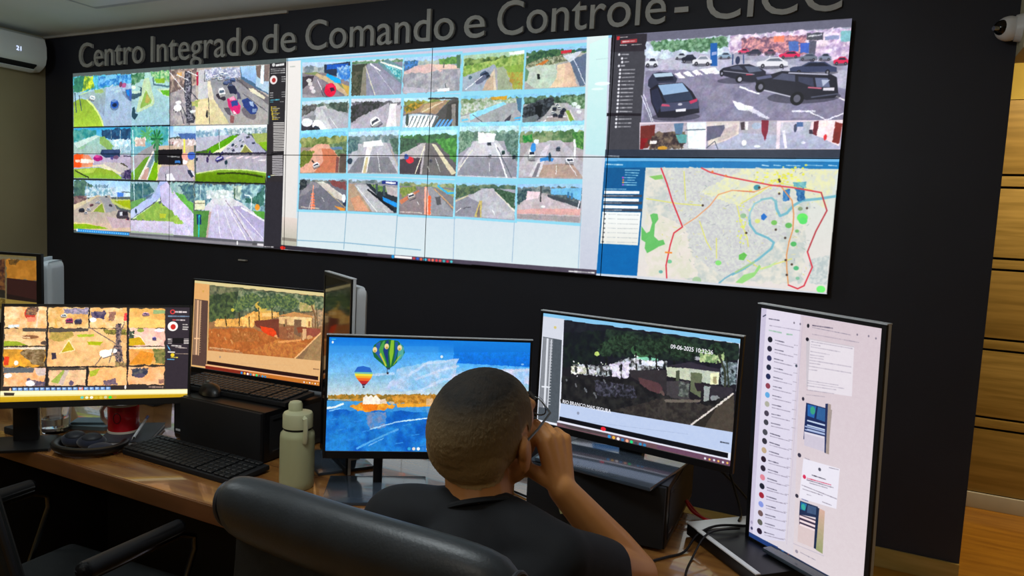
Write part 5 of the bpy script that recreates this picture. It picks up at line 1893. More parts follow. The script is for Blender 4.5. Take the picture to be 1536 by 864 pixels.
'balloon': (880, 495, '''
G 0878e0 68b8f0 -7 -8 889 -20 900 144 -5 141
G 1080e0 0868d0 535 -14 889 -20 898 110 542 99
G 60b0e8 c8d8d8 -5 128 898 117 906 240 1 251
G 2890e8 78b8e8 -4 37 471 28 479 155 -4 154
G 68acd8 d0d8d8 -7 160 900 144 907 254 -1 264
N 88c0e8 b8cce8 39.3 294 133 384 110 448 89 561 79 546 166 417 223 235 227 283 173
N 98c0e8 c8c8e0 26.7 532 147 678 123 884 117 902 185 550 233
L d8dcf080 10.5 347 158 423 103 508 94
L d8dcf080 10.6 375 177 478 135 563 112
L d8dcf080 10.3 154 163 282 153
L d8dcf080 10.6 404 223 493 174 566 166
L d8dcf080 10.9 775 134 884 121
N c08830 806828 11.5 1 251 517 241 906 240 909 295 487 302 290 298 3 274
P 98b0b8 2 269 103 270 103 274 3 274
G 4098d8 0860c0 -1 276 908 281 924 529 -2 531
N 2080d0 0858b8 44.6 -1 316 911 322 924 529 -2 531
N a87020 d89838 9.2 275 252 517 241 520 281 290 285
P e8a030 296 285 519 278 520 291 304 301
N d88020 f0a830 12.9 98 301 154 281 251 286 297 291 284 305 182 323 125 315
P e87818 142 287 160 274 187 287 219 293 214 316 163 317
P f8e8d8 152 291 153 261 167 248 189 274 193 288
P f8e8d8 171 290 173 261 186 247 208 273 212 288
P f8e8d8 193 290 195 260 209 247 231 273 235 287
P e0c8b0 225 286 227 268 250 263 256 286
P c8b8a0 261 285 270 275 289 277 290 288
P d8b080 427 289 427 259 455 259 460 292
L a08868 2.7 444 236 445 262
L c8a060 2.7 492 241 493 261
N 7888b0 4888c8 11.7 170 323 253 322 257 385 193 399 172 372
P 88a8c870 428 303 487 302 472 369 445 369
L e0f0fc 8.9 1 309 29 306 69 289
L 78b8f0 5.1 11 322 55 309
L a0d0f8 5.2 187 399 307 364 463 342 555 324
L d8f0ff 3.3 320 363 463 342
L 50a0e0 7.8 134 484 221 438 309 397
L 70b0e8 3.9 184 471 247 438
L 3088d8 3.8 14 361 45 356
L 3088d8 3.8 51 405 82 399
L 3088d8 3.9 88 448 119 443
L 3088d8 3.9 118 367 149 362
L 3088d8 3.9 155 411 187 405
L 3088d8 3.9 193 455 225 449
L 3088d8 3.9 224 373 256 367
L 3088d8 3.9 262 417 294 411
L 3088d8 3.9 300 461 332 456
L 3088d8 3.9 331 379 363 373
L 3088d8 4.0 369 423 402 418
L 3088d8 4.0 408 468 441 462
L 3088d8 4.0 439 385 472 380
L 3088d8 4.0 478 430 511 424
G 50b0b0 2878c0 692 353 911 322 924 529 635 529
X 3 1 251 906 240 924 529 -2 531
X 5 -2 69 893 42 905 233 1 251
P 186838 185 57 191 30 216 10 254 3 293 9 317 30 325 59 311 86 280 117 266 127 247 127 221 105 194 83
P 2858a8 197 63 201 24 219 13 215 49 234 105
P 48a048 212 49 229 13 238 8 231 55 251 121 242 121
P 183880 231 49 245 8 254 6 252 61 258 124
P 88c030 258 61 264 6 277 6 277 61 266 124
P 1858a0 283 54 281 11 294 14 296 53 280 107
P 50a8a0 296 60 304 17 321 39 320 72 292 106
P c0c838 216 69 222 62 248 117 245 124
P a8c030 297 80 313 66 280 113 274 119
E f0d8a0 246 34 9.7 12.5 0
E c8a848 247 40 5.2 5.3 0
E f0d8a0 302 39 9.7 12.6 0
E c8a848 302 45 5.2 5.3 0
E f0d8a0 196 50 9.6 12.5 0
E c8a848 196 56 5.1 5.3 0
P 284058 247 127 266 127 262 135 252 135
L 384048 2.0 252 135 253 150
P 302830 250 147 259 147 258 156 251 156
P 2868c8 112 147 124 127 149 122 178 129 189 152 186 162 116 164
P 70c0b0 113 149 189 149 190 157 113 157
P f0e040 113 156 190 157 188 167 116 168
P f8a828 116 166 188 167 184 176 122 177
P f06828 121 175 184 176 175 188 131 188
P c02828 131 187 176 187 164 202 144 202
P 582840 144 201 164 200 159 208 148 209
P 302020 149 211 157 211 157 218 150 218
L 282830 1.3 150 207 151 214
E f0f8f8 15 22 4.4 5.8 0
L 40d0e0 3.2 10 9 27 9
E e0f0f8 487 73 6.0 6.7 0
E 80b8f0 848 98 6.9 4.1 0
E 30a8e0 360 483 7.2 7.3 0
E e8e0d8 380 483 7.2 7.3 0
E f0f8ff 400 483 7.2 7.4 0
E 3080d8 421 483 7.2 7.4 0
E e0e8f0 441 483 7.3 7.4 0
E 20d8c0 462 483 7.3 7.4 0
E e0a040 485 483 7.3 7.4 0
E f0f8ff 506 483 7.3 7.4 0
E 40d0e0 526 483 7.3 7.4 0
'''),
'night': (880, 495, '''
P e8ecf8 -4 -7 884 -8 901 493 -5 494
P 88c8f0 0 -6 882 -4 880 17 110 19 -1 18
P d8dce8 -1 14 111 15 101 108 1 110
E d8c880 65 57 7.2 6.3 0
P 505860 5 106 103 108 112 483 4 485
P 888c94 5 109 58 109 55 424 6 427
L e0e4ec 10.6 30 113 34 421
L e8ecf4 3.8 50 114 51 425
L e8ecf4 6.9 15 332 55 328
L c8ccd4 3.0 44 125 56 125
L c8ccd4 3.0 44 139 57 138
L c8ccd4 3.0 44 152 57 152
L c8ccd4 3.0 45 165 57 165
L c8ccd4 3.0 45 179 58 178
L c8ccd4 3.0 45 192 58 192
L c8ccd4 3.0 46 206 59 205
L c8ccd4 3.0 46 219 59 218
L c8ccd4 3.0 46 232 59 232
L c8ccd4 3.0 47 246 60 245
L c8ccd4 3.0 47 259 60 258
L c8ccd4 3.0 47 272 60 272
L c8ccd4 3.0 48 286 61 285
L c8ccd4 3.0 48 299 61 298
L c8ccd4 3.0 49 313 61 312
L c8ccd4 3.0 49 326 62 325
L c8ccd4 3.0 49 339 62 339
L c8ccd4 3.0 50 353 62 352
L c8ccd4 3.0 50 366 63 365
L c8ccd4 3.0 50 380 63 379
L c8ccd4 3.0 51 393 63 392
L c8ccd4 3.0 51 407 64 405
G 181828 201c1c 108 19 875 19 884 361 118 389
N 141420 1c2028 29.4 108 19 875 19 875 94 118 223
N 121a1c 26382c 18.0 314 31 875 19 877 82 619 123 294 147
N 10141c 18241f 17.7 110 78 314 37 297 187 119 230
N c0c8d0 383838 8.7 164 208 326 189 421 141 594 127 596 152 440 203 330 235 175 248
N e8e0f8 b0a8c0 9.6 340 180 436 152 428 225 358 230
N f8f8f8 b0b098 7.3 157 217 239 203 235 238 159 251
P 80c8a8 462 128 555 123 556 133 463 141
E f0f8f8 461 125 10.9 7.7 0
P d8e0f0 483 144 581 132 583 151 485 163
E b8d070 279 144 11.7 10.7 0
E 385c3c 480 103 46.7 25.6 0
N 688858 c0d098 8.5 726 63 820 55 824 102 730 111
N 98a8b0 404c50 7.1 812 92 875 94 876 177 819 187
N 16221a 2e4632 8.3 312 104 335 68 372 49 418 66 438 91 403 123 347 127
N 16221a 2e4632 8.4 278 129 293 99 318 83 349 99 364 121 340 148 301 150
N 16221a 2e4632 8.0 446 98 473 62 515 43 567 58 590 81 550 114 485 119
N 16221a 2e4632 7.6 578 85 605 46 649 25 703 42 727 68 685 104 618 109
N 16221a 2e4632 8.2 360 78 381 52 413 37 453 48 470 65 439 89 390 93
N 16221a 2e4632 7.7 538 72 556 43 586 27 623 41 640 61 611 88 565 91
N 16221a 2e4632 7.2 756 59 768 36 789 24 814 35 826 51 807 72 775 74
L 181814 7.1 230 184 242 237
L 181814 6.9 327 156 331 228
L 181814 6.6 457 116 467 192
L 181814 6.8 396 171 400 223
L 181814 6.3 625 122 640 270
L 181814 6.4 547 109 552 165
L 34382c 9.4 804 70 833 137 837 232
L 2c3428 5.8 834 83 853 205
E f4f0fca0 370 195 21.2 10.8 0
E f4f0fca0 399 204 18.2 9.3 0
E f4f0fca0 425 180 16.6 8.6 0
E f4f0fca0 470 146 23.0 12.0 0
E f4f0fca0 421 220 11.1 5.7 0
E f4f0fca0 523 144 17.2 9.1 0
E f4f0fca0 203 226 16.7 8.2 0
E f4f0fca0 263 223 19.2 9.6 0
E f4f0fca0 327 202 14.4 7.3 0
E f4f0fca0 569 134 10.4 5.5 0
E f4f0fca0 717 98 13.4 7.4 0
E f4f0fca0 452 182 13.7 7.1 0
E f8f8ff 170 194 3.1 3.4 0
E d8e0f0 199 205 3.0 3.4 0
E c8d8b8 228 216 3.0 3.4 0
E f8f8ff 257 227 3.0 3.4 0
E d8e0f0 285 238 2.9 3.3 0
E c8d8b8 308 185 2.9 3.3 0
E f8f8ff 336 196 2.9 3.3 0
E d8e0f0 363 207 2.8 3.3 0
E c8d8b8 390 218 2.8 3.3 0
E f8f8ff 412 167 2.8 3.3 0
E d8e0f0 438 177 2.8 3.2 0
E c8d8b8 464 188 2.7 3.2 0
E f8f8ff 490 199 2.7 3.2 0
E d8e0f0 511 149 2.7 3.2 0
E c8d8b8 537 159 2.6 3.2 0
E f8f8ff 562 170 2.6 3.1 0
E d8e0f0 587 180 2.6 3.1 0
E c8d8b8 193 198 3.0 3.4 0
E f8f8ff 222 209 3.0 3.4 0
E d8e0f0 250 220 3.0 3.4 0
E c8d8b8 279 231 2.9 3.3 0
E f8f8ff 302 178 2.9 3.3 0
E d8e0f0 329 189 2.9 3.3 0
E c8d8b8 357 200 2.9 3.3 0
E f8f8ff 384 211 2.8 3.3 0
E d8e0f0 406 160 2.8 3.3 0
E c8d8b8 432 171 2.8 3.2 0
E f8f8ff 458 181 2.7 3.2 0
E d8e0f0 484 192 2.7 3.2 0
E c8d8b8 505 142 2.7 3.2 0
E f8f8ff 531 153 2.6 3.2 0
E d8e0f0 556 163 2.6 3.2 0
E c8d8b8 581 174 2.6 3.1 0
E f8f8ff 191 255 3.1 3.4 0
E d8e0f0 215 202 3.0 3.4 0
E c8d8b8 244 213 3.0 3.4 0
E f8f8ff 272 224 3.0 3.3 0
E d8e0f0 300 234 2.9 3.3 0
E c8d8b8 323 182 2.9 3.3 0
E f8f8ff 350 193 2.9 3.3 0
E 0c1214c0 127 131 7.0 8.3 0
E 0c1214c0 204 162 6.8 8.1 0
E 0c1214c0 278 191 6.6 8.0 0
E 0c1214c0 351 220 6.4 7.9 0
E 0c1214c0 412 125 6.2 7.8 0
E 0c1214c0 481 154 6.1 7.7 0
E 0c1214c0 548 183 5.9 7.6 0
E 0c1214c0 603 92 5.7 7.5 0
E 0c1214c0 667 120 5.6 7.4 0
E 0c1214c0 729 148 5.5 7.3 0
E 0c1214c0 780 61 5.3 7.2 0
E 0c1214c0 839 89 5.2 7.1 0
E 0c1214c0 184 234 6.9 8.2 0
E 0c1214c0 250 136 6.7 8.1 0
E 0c1214c0 323 166 6.5 7.9 0
E 0c1214c0 394 195 6.3 7.8 0
E 0c1214c0 454 101 6.1 7.7 0
E 0c1214c0 522 130 6.0 7.6 0
E 0c1214c0 587 158 5.8 7.5 0
E 0c1214c0 642 69 5.6 7.4 0
E 0c1214c0 705 97 5.5 7.3 0
E 0c1214c0 765 125 5.4 7.2 0
E 0c1214c0 816 39 5.2 7.1 0
E 0c1214c0 154 177 6.9 8.2 0
E 0c1214c0 231 207 6.7 8.1 0
E 0c1214c0 295 110 6.5 8.0 0
E 0c1214c0 367 140 6.4 7.9 0
E 0c1214c0 437 169 6.2 7.8 0
E 0c1214c0 505 197 6.0 7.7 0
E 0c1214c0 562 106 5.9 7.6 0
E 0c1214c0 626 134 5.7 7.5 0
E 0c1214c0 689 162 5.6 7.4 0
E 0c1214c0 742 74 5.4 7.3 0
E 0c1214c0 801 102 5.3 7.2 0
E 0c1214c0 860 129 5.1 7.1 0
E 0c1214c0 201 151 6.8 8.1 0
E 0c1214c0 276 181 6.6 8.0 0
E 0c1214c0 349 210 6.4 7.9 0
E 0c1214c0 410 115 6.2 7.8 0
E 0c1214c0 479 144 6.1 7.7 0
E 0c1214c0 546 173 5.9 7.6 0
E 0c1214c0 601 82 5.8 7.5 0
E 0c1214c0 665 111 5.6 7.4 0
E 0c1214c0 727 138 5.5 7.3 0
E 0c1214c0 778 52 5.3 7.2 0
E 0c1214c0 837 79 5.2 7.1 0
E 0c1214c0 182 223 6.9 8.2 0
E 0c1214c0 247 125 6.7 8.1 0
E 0c1214c0 321 155 6.5 8.0 0
E 0c1214c0 392 184 6.3 7.8 0
E 0c1214c0 452 91 6.1 7.7 0
E 0c1214c0 520 120 6.0 7.6 0
E 0c1214c0 585 148 5.8 7.5 0
E 0c1214c0 640 59 5.6 7.4 0
E 0c1214c0 703 87 5.5 7.3 0
E 0c1214c0 763 115 5.4 7.2 0
E 0c1214c0 823 142 5.2 7.1 0
E 0c1214c0 152 167 6.9 8.2 0
E 0c1214c0 228 197 6.8 8.1 0
E 0c1214c0 302 226 6.6 8.0 0
P 302c38 592 146 694 117 815 128 815 137 684 144
P c0c8b0 593 152 690 143 694 191 599 189
P b8c0b0 690 143 810 138 811 189 694 191
P e8e8c0 775 147 809 141 808 189 778 192
P 606850 697 157 743 155 744 250 700 234
P 485040 635 161 651 160 651 205 637 201
P a09870 787 160 801 157 802 186 789 187
P 302c30 432 191 597 164 605 264 637 270 566 259 441 216
P 54383c 475 214 563 221 583 236 593 279 540 270 484 238
E 604c48 583 268 11.7 16.3 0
P 403c40 600 208 694 194 700 271 606 276
N 707870 383c3c 7.5 651 205 694 201 693 260 655 261
P 282028 713 197 778 192 786 217 727 228
P 98a0a0 754 202 779 201 778 262 757 263
P 302c34 779 195 866 191 868 214 824 241 782 243
E 84888c 803 245 20.0 13.1 0
P 242028 728 271 819 254 809 277 735 288
N 282828 141418 22.2 118 265 429 231 566 265 725 278 869 226 884 361 118 389
N 3c3834 282424 12.8 587 280 814 273 871 261 884 361 575 372 370 375
N 484858 1c1c20 8.5 274 259 458 252 476 301 293 323
P 686058 594 285 748 258 743 270 601 297
P 2c2824 714 367 868 214 884 361
L d8d0c8 7.4 714 367 870 213
P 484038 814 273 873 219 884 361 763 375
E 606468 139 282 3.9 5.5 0
E 606468 190 299 3.8 5.5 0
E 606468 241 315 3.8 5.4 0
E 606468 290 331 3.7 5.3 0
E 606468 186 293 3.8 5.5 0
E 606468 237 309 3.8 5.4 0
E 606468 286 325 3.7 5.3 0
E 606468 329 262 3.6 5.3 0
E 606468 232 304 3.8 5.4 0
E 606468 282 320 3.7 5.4 0
E 606468 325 256 3.6 5.3 0
E 606468 372 272 3.6 5.3 0
E 606468 278 315 3.7 5.4 0
E 606468 320 251 3.6 5.3 0
X 4 108 19 875 19 884 361 118 389
P c0d0f0 118 389 884 361 886 443 113 455
E 9098b0 207 417 6.1 6.8 0
D a8b8d8 259 445 705 406 2.8
P 080810 116 449 869 446 869 468 114 468
D 404858 836 409 871 408 7.8
P e8e8f8 105 471 881 466 881 474 105 479
P 705058 104 478 881 473 880 497 155 500 106 499
P 504448 104 478 358 476 359 487 177 492
P 6c4860 579 477 881 473 880 495 580 491
E e82030 333 461 12.4 8.8 0
E 2890d8 363 488 7.5 6.9 0
E f0b848 384 488 7.4 6.8 0
E f8f0f0 405 489 7.4 6.8 0
E 3878b0 425 489 7.3 6.8 0
E f0a888 446 489 7.2 6.7 0
E 20d880 466 489 7.2 6.7 0
E 404858 486 490 7.1 6.7 0
E 3890c8 506 490 7.1 6.6 0
E 3080b8 525 490 7.0 6.6 0
E e8e8f0 781 487 4.6 4.6 0
E f0b860 799 487 4.5 4.5 0
E e8e8f0 817 486 4.5 4.5 0
E f0b860 834 486 4.5 4.5 0
E e8e8f0 852 486 4.4 4.5 0
E f0b860 869 485 4.4 4.5 0
'''),
'day': (880, 495, '''
P e0b070 -4 -7 884 -8 901 493 -5 494
P d8c890 0 -6 882 -4 880 17 110 19 -1 18
P e0a868 -1 14 111 15 101 108 1 110
E d0a050 65 57 7.2 6.3 0
P 584038 5 106 103 108 112 483 4 485
P 907058 5 109 58 109 55 424 6 427
L e8b890 10.6 30 113 34 421
L f0c090 3.8 50 114 51 425
L f0c090 6.9 15 332 55 328
L c09870 3.0 44 125 56 125
L c09870 3.0 44 139 57 138
L c09870 3.0 44 152 57 152
L c09870 3.0 45 165 57 165
L c09870 3.0 45 179 58 178
L c09870 3.0 45 192 58 192
L c09870 3.0 46 206 59 205
L c09870 3.0 46 219 59 218
L c09870 3.0 46 232 59 232
L c09870 3.0 47 246 60 245
L c09870 3.0 47 259 60 258
L c09870 3.0 47 272 60 272
L c09870 3.0 48 286 61 285
L c09870 3.0 48 299 61 298
L c09870 3.0 49 313 61 312
L c09870 3.0 49 326 62 325
L c09870 3.0 49 339 62 339
L c09870 3.0 50 353 62 352
L c09870 3.0 50 366 63 365
L c09870 3.0 50 380 63 379
L c09870 3.0 51 393 63 392
L c09870 3.0 51 407 64 405
G 706048 b07040 108 19 875 19 884 361 118 389
N 404838 787858 29.4 108 19 875 19 875 94 118 223
N 384c38 88906c 18.0 314 31 875 19 877 82 619 123 294 147
N 303c2c 58683c 17.7 110 78 314 37 297 187 119 230
N e8a850 c89048 8.7 164 208 326 189 421 141 594 127 596 152 440 203 330 235 175 248
N f8c870 e0a050 9.6 340 180 436 152 428 225 358 230
N f0b860 d0a058 7.3 157 217 239 203 235 238 159 251
P c8a050 462 128 555 123 556 133 463 141
E f0c888 461 125 10.9 7.7 0
P e8b870 483 144 581 132 583 151 485 163
E c8b840 279 144 11.7 10.7 0
E c8a848 480 103 46.7 25.6 0
N a09858 c0a870 8.5 726 63 820 55 824 102 730 111
N c09870 807058 7.1 812 92 875 94 876 177 819 187
N 384c38 708048 8.3 312 104 335 68 372 49 418 66 438 91 403 123 347 127
N 384c38 708048 8.4 278 129 293 99 318 83 349 99 364 121 340 148 301 150
N 384c38 708048 8.0 446 98 473 62 515 43 567 58 590 81 550 114 485 119
N 384c38 708048 7.6 578 85 605 46 649 25 703 42 727 68 685 104 618 109
N 384c38 708048 8.2 360 78 381 52 413 37 453 48 470 65 439 89 390 93
N 384c38 708048 7.7 538 72 556 43 586 27 623 41 640 61 611 88 565 91
N 384c38 708048 7.2 756 59 768 36 789 24 814 35 826 51 807 72 775 74
L 38301c 7.1 230 184 242 237
L 38301c 6.9 327 156 331 228
L 38301c 6.6 457 116 467 192
L 38301c 6.8 396 171 400 223
L 38301c 6.3 625 122 640 270
L 38301c 6.4 547 109 552 165
L 785838 9.4 804 70 833 137 837 232
L 604c30 5.8 834 83 853 205
P c08850 592 146 694 117 815 128 815 137 684 144
P d8b078 593 152 690 143 694 191 599 189
P e0c088 690 143 810 138 811 189 694 191
P e8c078 775 147 809 141 808 189 778 192
P 785840 697 157 743 155 744 250 700 234
P 906848 635 161 651 160 651 205 637 201
P a87040 787 160 801 157 802 186 789 187
P 703828 432 191 597 164 605 264 637 270 566 259 441 216
P d84018 475 214 563 221 583 236 593 279 540 270 484 238
E e09860 583 268 11.7 16.3 0
P 905838 600 208 694 194 700 271 606 276
N a87850 804830 7.5 651 205 694 201 693 260 655 261
P 804028 713 197 778 192 786 217 727 228
P d8a878 754 202 779 201 778 262 757 263
P 904838 779 195 866 191 868 214 824 241 782 243
E c89060 803 245 20.0 13.1 0
P 703828 728 271 819 254 809 277 735 288
N b86830 a05828 22.2 118 265 429 231 566 265 725 278 869 226 884 361 118 389
N c07838 a86030 12.8 587 280 814 273 871 261 884 361 575 372 370 375
N b06c38 985828 8.5 274 259 458 252 476 301 293 323
P d89050 594 285 748 258 743 270 601 297
P 886848 714 367 868 214 884 361
L e8b078 7.4 714 367 870 213
P 987850 814 273 873 219 884 361 763 375
E c88850 139 282 3.9 5.5 0
E c88850 190 299 3.8 5.5 0
E c88850 241 315 3.8 5.4 0
E c88850 290 331 3.7 5.3 0
E c88850 186 293 3.8 5.5 0
E c88850 237 309 3.8 5.4 0
E c88850 286 325 3.7 5.3 0
E c88850 329 262 3.6 5.3 0
E c88850 232 304 3.8 5.4 0
E c88850 282 320 3.7 5.4 0
E c88850 325 256 3.6 5.3 0
E c88850 372 272 3.6 5.3 0
E c88850 278 315 3.7 5.4 0
E c88850 320 251 3.6 5.3 0
D d8a878 130 371 341 367 8.9
X 4 108 19 875 19 884 361 118 389
P e0b078 118 389 884 361 886 443 113 455
E a89078 207 417 6.1 6.8 0
D d0a878 259 445 705 406 2.8
P 28100c 116 449 869 446 869 468 114 468
D 604030 836 409 871 408 7.8
P f0b080 105 471 881 466 881 474 105 479
P 802818 104 478 881 473 880 497 155 500 106 499
P c07028 412 475 881 473 880 495 414 493
E 2890d8 363 488 7.5 6.9 0
E f0b848 384 488 7.4 6.8 0
E f8f0f0 405 489 7.4 6.8 0
E 3878b0 425 489 7.3 6.8 0
E f0a888 446 489 7.2 6.7 0
E 20d880 466 489 7.2 6.7 0
E 404858 486 490 7.1 6.7 0
E 3890c8 506 490 7.1 6.6 0
E 3080b8 525 490 7.0 6.6 0
E e8e8f0 781 487 4.6 4.6 0
E f0b860 799 487 4.5 4.5 0
E e8e8f0 817 486 4.5 4.5 0
E f0b860 834 486 4.5 4.5 0
E e8e8f0 852 486 4.4 4.5 0
E f0b860 869 485 4.4 4.5 0
'''),
'chat': (495, 880, '''
G d8ccdc dcd4dc -11 -23 511 -26 510 894 -23 911
G d8c8d0 e0d4d8 185 4 498 -1 499 915 214 899
G e4dcec dcd8ec -4 -2 181 -2 173 826 -4 892
P ccc4dc -4 -2 25 -1 18 870 -2 872
L c8bcd0 1.8 192 3 181 834
D 585468 39 35 88 34 6.0
L 404058 4.1 10 31 23 23
D a8a0b4 44 59 182 56 4.0
E 807888 155 33 3.5 3.9 0
E 807888 182 33 3.4 3.9 0
E 807888 410 33 2.8 3.5 0
E 807888 451 31 2.7 3.5 0
E 807888 477 34 2.7 3.4 0
D 686074 234 30 316 27 5.4
D 888094 234 37 385 38 3.0
E 202028 216 34 5.3 7.1 0
P ccc4cc 211 77 402 73 405 231 224 246
P e8e0e8 228 80 402 76 406 236 231 255
D 88809480 235 60 418 57 4.2
D 88809480 234 86 397 81 4.2
D 88809480 234 96 271 94 4.2
D 88809480 233 104 351 100 4.2
D 88809480 233 120 310 117 4.2
D 88809480 232 132 289 128 4.2
D 88809480 232 141 287 137 4.2
D 88809480 231 151 396 141 4.2
D 88809480 231 161 276 157 4.2
D 88809480 230 172 397 161 4.2
D 88809480 230 184 265 180 4.2
D 88809480 228 223 354 211 4.2
D 88809480 228 231 375 217 4.2
D 88809480 228 241 346 228 4.2
D 88809480 227 256 338 243 4.2
D 88809480 226 273 303 262 4.2
E 181420 216 81 6.6 6.5 0
E 302c3c 214 291 5.4 6.6 0
D 98c0a8 42 77 101 77 6.7
D 98c0a8 125 78 150 76 6.4
E 181824 50 110 11.2 10.4 0
D 585468 74 108 116 109 4.6
D 90889c 75 119 159 120 3.9
D a098a8 161 111 177 110 3.1
E 282438 50 144 11.3 10.4 0
D 585468 74 142 116 142 4.6
D 90889c 75 153 160 153 3.9
D a098a8 162 143 178 143 3.1
E 303058 51 179 11.3 10.4 0
D 585468 74 176 117 176 4.6
D 90889c 75 187 160 186 4.0
D a098a8 164 176 179 175 3.1
E 202438 51 213 11.3 10.4 0
D 585468 75 210 117 209 4.6
D 90889c 76 221 160 219 4.0
D a098a8 165 209 181 208 3.1
E 202850 51 247 11.4 10.4 0
D 585468 75 244 118 243 4.6
D 90889c 76 255 161 252 4.0
D a098a8 166 241 182 240 3.1
E 904050 52 282 11.4 10.4 0
D 585468 76 278 118 276 4.6
D 90889c 76 289 161 285 4.0
D a098a8 167 274 183 273 3.1
E 60a8e0 52 316 11.4 10.5 0
D 585468 76 312 118 310 4.6
D 90889c 77 323 162 318 4.0
D a098a8 168 307 184 305 3.1
E b0b0a0 53 350 11.5 10.5 0
D 585468 76 346 119 343 4.7
D 90889c 77 357 162 351 4.0
D a098a8 169 340 185 338 3.2
E 484050 53 385 11.5 10.5 0
D 585468 77 381 119 377 4.7
D 90889c 78 391 162 384 4.0
D a098a8 171 373 186 371 3.2
E 404048 53 419 11.5 10.5 0
D 585468 77 415 120 411 4.7
D 90889c 78 426 163 417 4.0
D a098a8 172 405 188 403 3.2
E 404858 176 182 4.8 5.0 0
P 182858 228 301 324 299 316 425 226 431
P 2868b0 234 305 271 303 265 346 237 345
E 38a080 257 321 10.5 14.0 0
P 306098 277 303 319 302 319 347 274 346
P a89c98 323 299 335 299 332 397 319 400
P c8d8f0 237 359 314 355 313 361 236 364
P c8d8f0 238 375 315 371 314 376 237 380
P c8d8f0 239 390 316 385 315 391 238 396
P d0c8d8 227 403 316 396 318 449 231 452
P e0dce8 229 404 310 398 309 404 229 410
P 202c58 307 285 317 282 321 452 316 451
P a89890 317 282 329 282 334 452 321 452
P a8b8e0 229 382 312 377 312 382 229 387
P a8b8e0 230 393 313 387 313 392 230 398
E 484850 51 457 12.1 11.1 0
D 585468 75 454 122 452 5.3
D 90889c 76 464 166 457 3.8
D a098a8 162 453 180 450 2.9
E 302c38 51 491 12.2 11.1 0
D 585468 75 488 122 486 5.3
D 90889c 76 498 166 490 3.8
D a098a8 162 486 179 483 2.9
E c0a888 51 526 12.2 11.1 0
D 585468 75 522 122 519 5.3
D 90889c 76 533 166 523 3.8
D a098a8 161 520 179 517 2.9
E 281828 51 560 12.3 11.1 0
D 585468 75 557 122 553 5.3
D 90889c 76 567 167 556 3.8
D a098a8 160 553 178 550 2.9
E 302838 51 595 12.3 11.1 0
D 585468 75 591 122 587 5.3
D 90889c 76 601 167 590 3.8
D a098a8 160 587 178 583 2.9
E e08898 51 630 12.4 11.1 0
D 585468 75 625 122 621 5.3
D 90889c 76 636 167 623 3.8
D a098a8 159 620 177 616 2.9
E 202430 51 664 12.5 11.1 0
D 585468 75 660 122 655 5.3
D 90889c 76 670 167 656 3.8
D a098a8 159 654 177 650 2.9
E a02838 51 699 12.5 11.1 0
D 585468 75 694 122 688 5.4
D 90889c 76 705 167 689 3.8
D a098a8 158 688 176 683 2.9
E 8898e0 51 734 12.6 11.1 0
D 585468 75 729 122 722 5.4
D 90889c 76 739 167 723 3.8
D a098a8 158 721 176 717 2.9
E 705858 51 769 12.6 11.1 0
D 585468 75 764 122 756 5.4
D 90889c 76 774 167 756 3.8
D a098a8 157 755 175 750 2.9
E 606058 51 804 12.7 11.1 0
D 585468 75 798 122 790 5.4
D 90889c 76 808 167 790 3.9
D a098a8 156 789 174 784 2.9
E 281c30 51 839 12.8 11.1 0
D 585468 75 833 122 824 5.4
D 90889c 76 843 167 823 3.9
D a098a8 156 823 174 818 3.0
E 383448 213 493 7.8 7.4 0
D a8a0b0 237 495 257 496 4.8
P ece8f4 231 499 380 486 377 625 223 645
E 505060 301 515 5.8 5.9 0
E d83058 240 562 6.9 7.3 0
D 484454 271 545 328 541 4.7
D d04060 251 563 350 552 4.8
D 908898 251 569 360 558 4.8
D 908898 263 576 337 568 4.1
D 908898 231 595 376 591 4.2
D 908898 236 607 319 600 4.2
D 908898 320 622 358 620 4.0
D 908898 338 496 375 491 3.2
D 908898 255 620 273 618 3.4
E 302c3c 213 641 7.1 6.8 0
D 6870a0 235 644 264 642 4.9
P 1c2c50 228 653 304 646 304 685 228 703
P 2070a8 232 656 258 654 252 681 232 683
E 38a898 244 670 9.3 10.9 0
P 40587c 262 655 301 650 300 677 260 684
P 3c3048 228 702 305 693 297 736 231 739
P dcc8c8 227 741 299 735 300 796 228 803
P f0dce0 230 705 299 699 298 707 230 713
P f0dce0 232 720 300 714 300 722 231 728
P f0dce0 233 734 301 728 301 735 232 742
P 182848 298 650 310 649 307 796 298 796
G d8b0a0 98a070 310 649 333 650 335 800 307 798
L c0b8c8 2.2 210 818 341 805
D a098a8 242 836 308 835 4.2
E 9890a0 227 840 6.5 6.1 0
E 404060 12 844 5.6 6.0 0
E a8a0c0 10 821 5.6 6.0 0
P 202c50 -1 863 527 864 530 905 -1 898
P 203c78 -1 865 142 861 144 886 -2 891
P 283050 -2 891 517 895 518 911 -1 908
E 3870b8 165 871 9.3 7.5 0
E e88050 192 873 9.2 7.4 0
E e8e0e0 218 875 9.0 7.4 0
E a85050 244 876 8.8 7.3 0
E e05048 270 878 8.7 7.2 0
E 20d890 295 880 8.5 7.1 0
E 4060b0 320 881 8.4 7.1 0
E 40a0d0 344 883 8.2 7.0 0
E e0b040 367 884 8.1 6.9 0
E e8e8e8 391 886 8.0 6.9 0
'''),
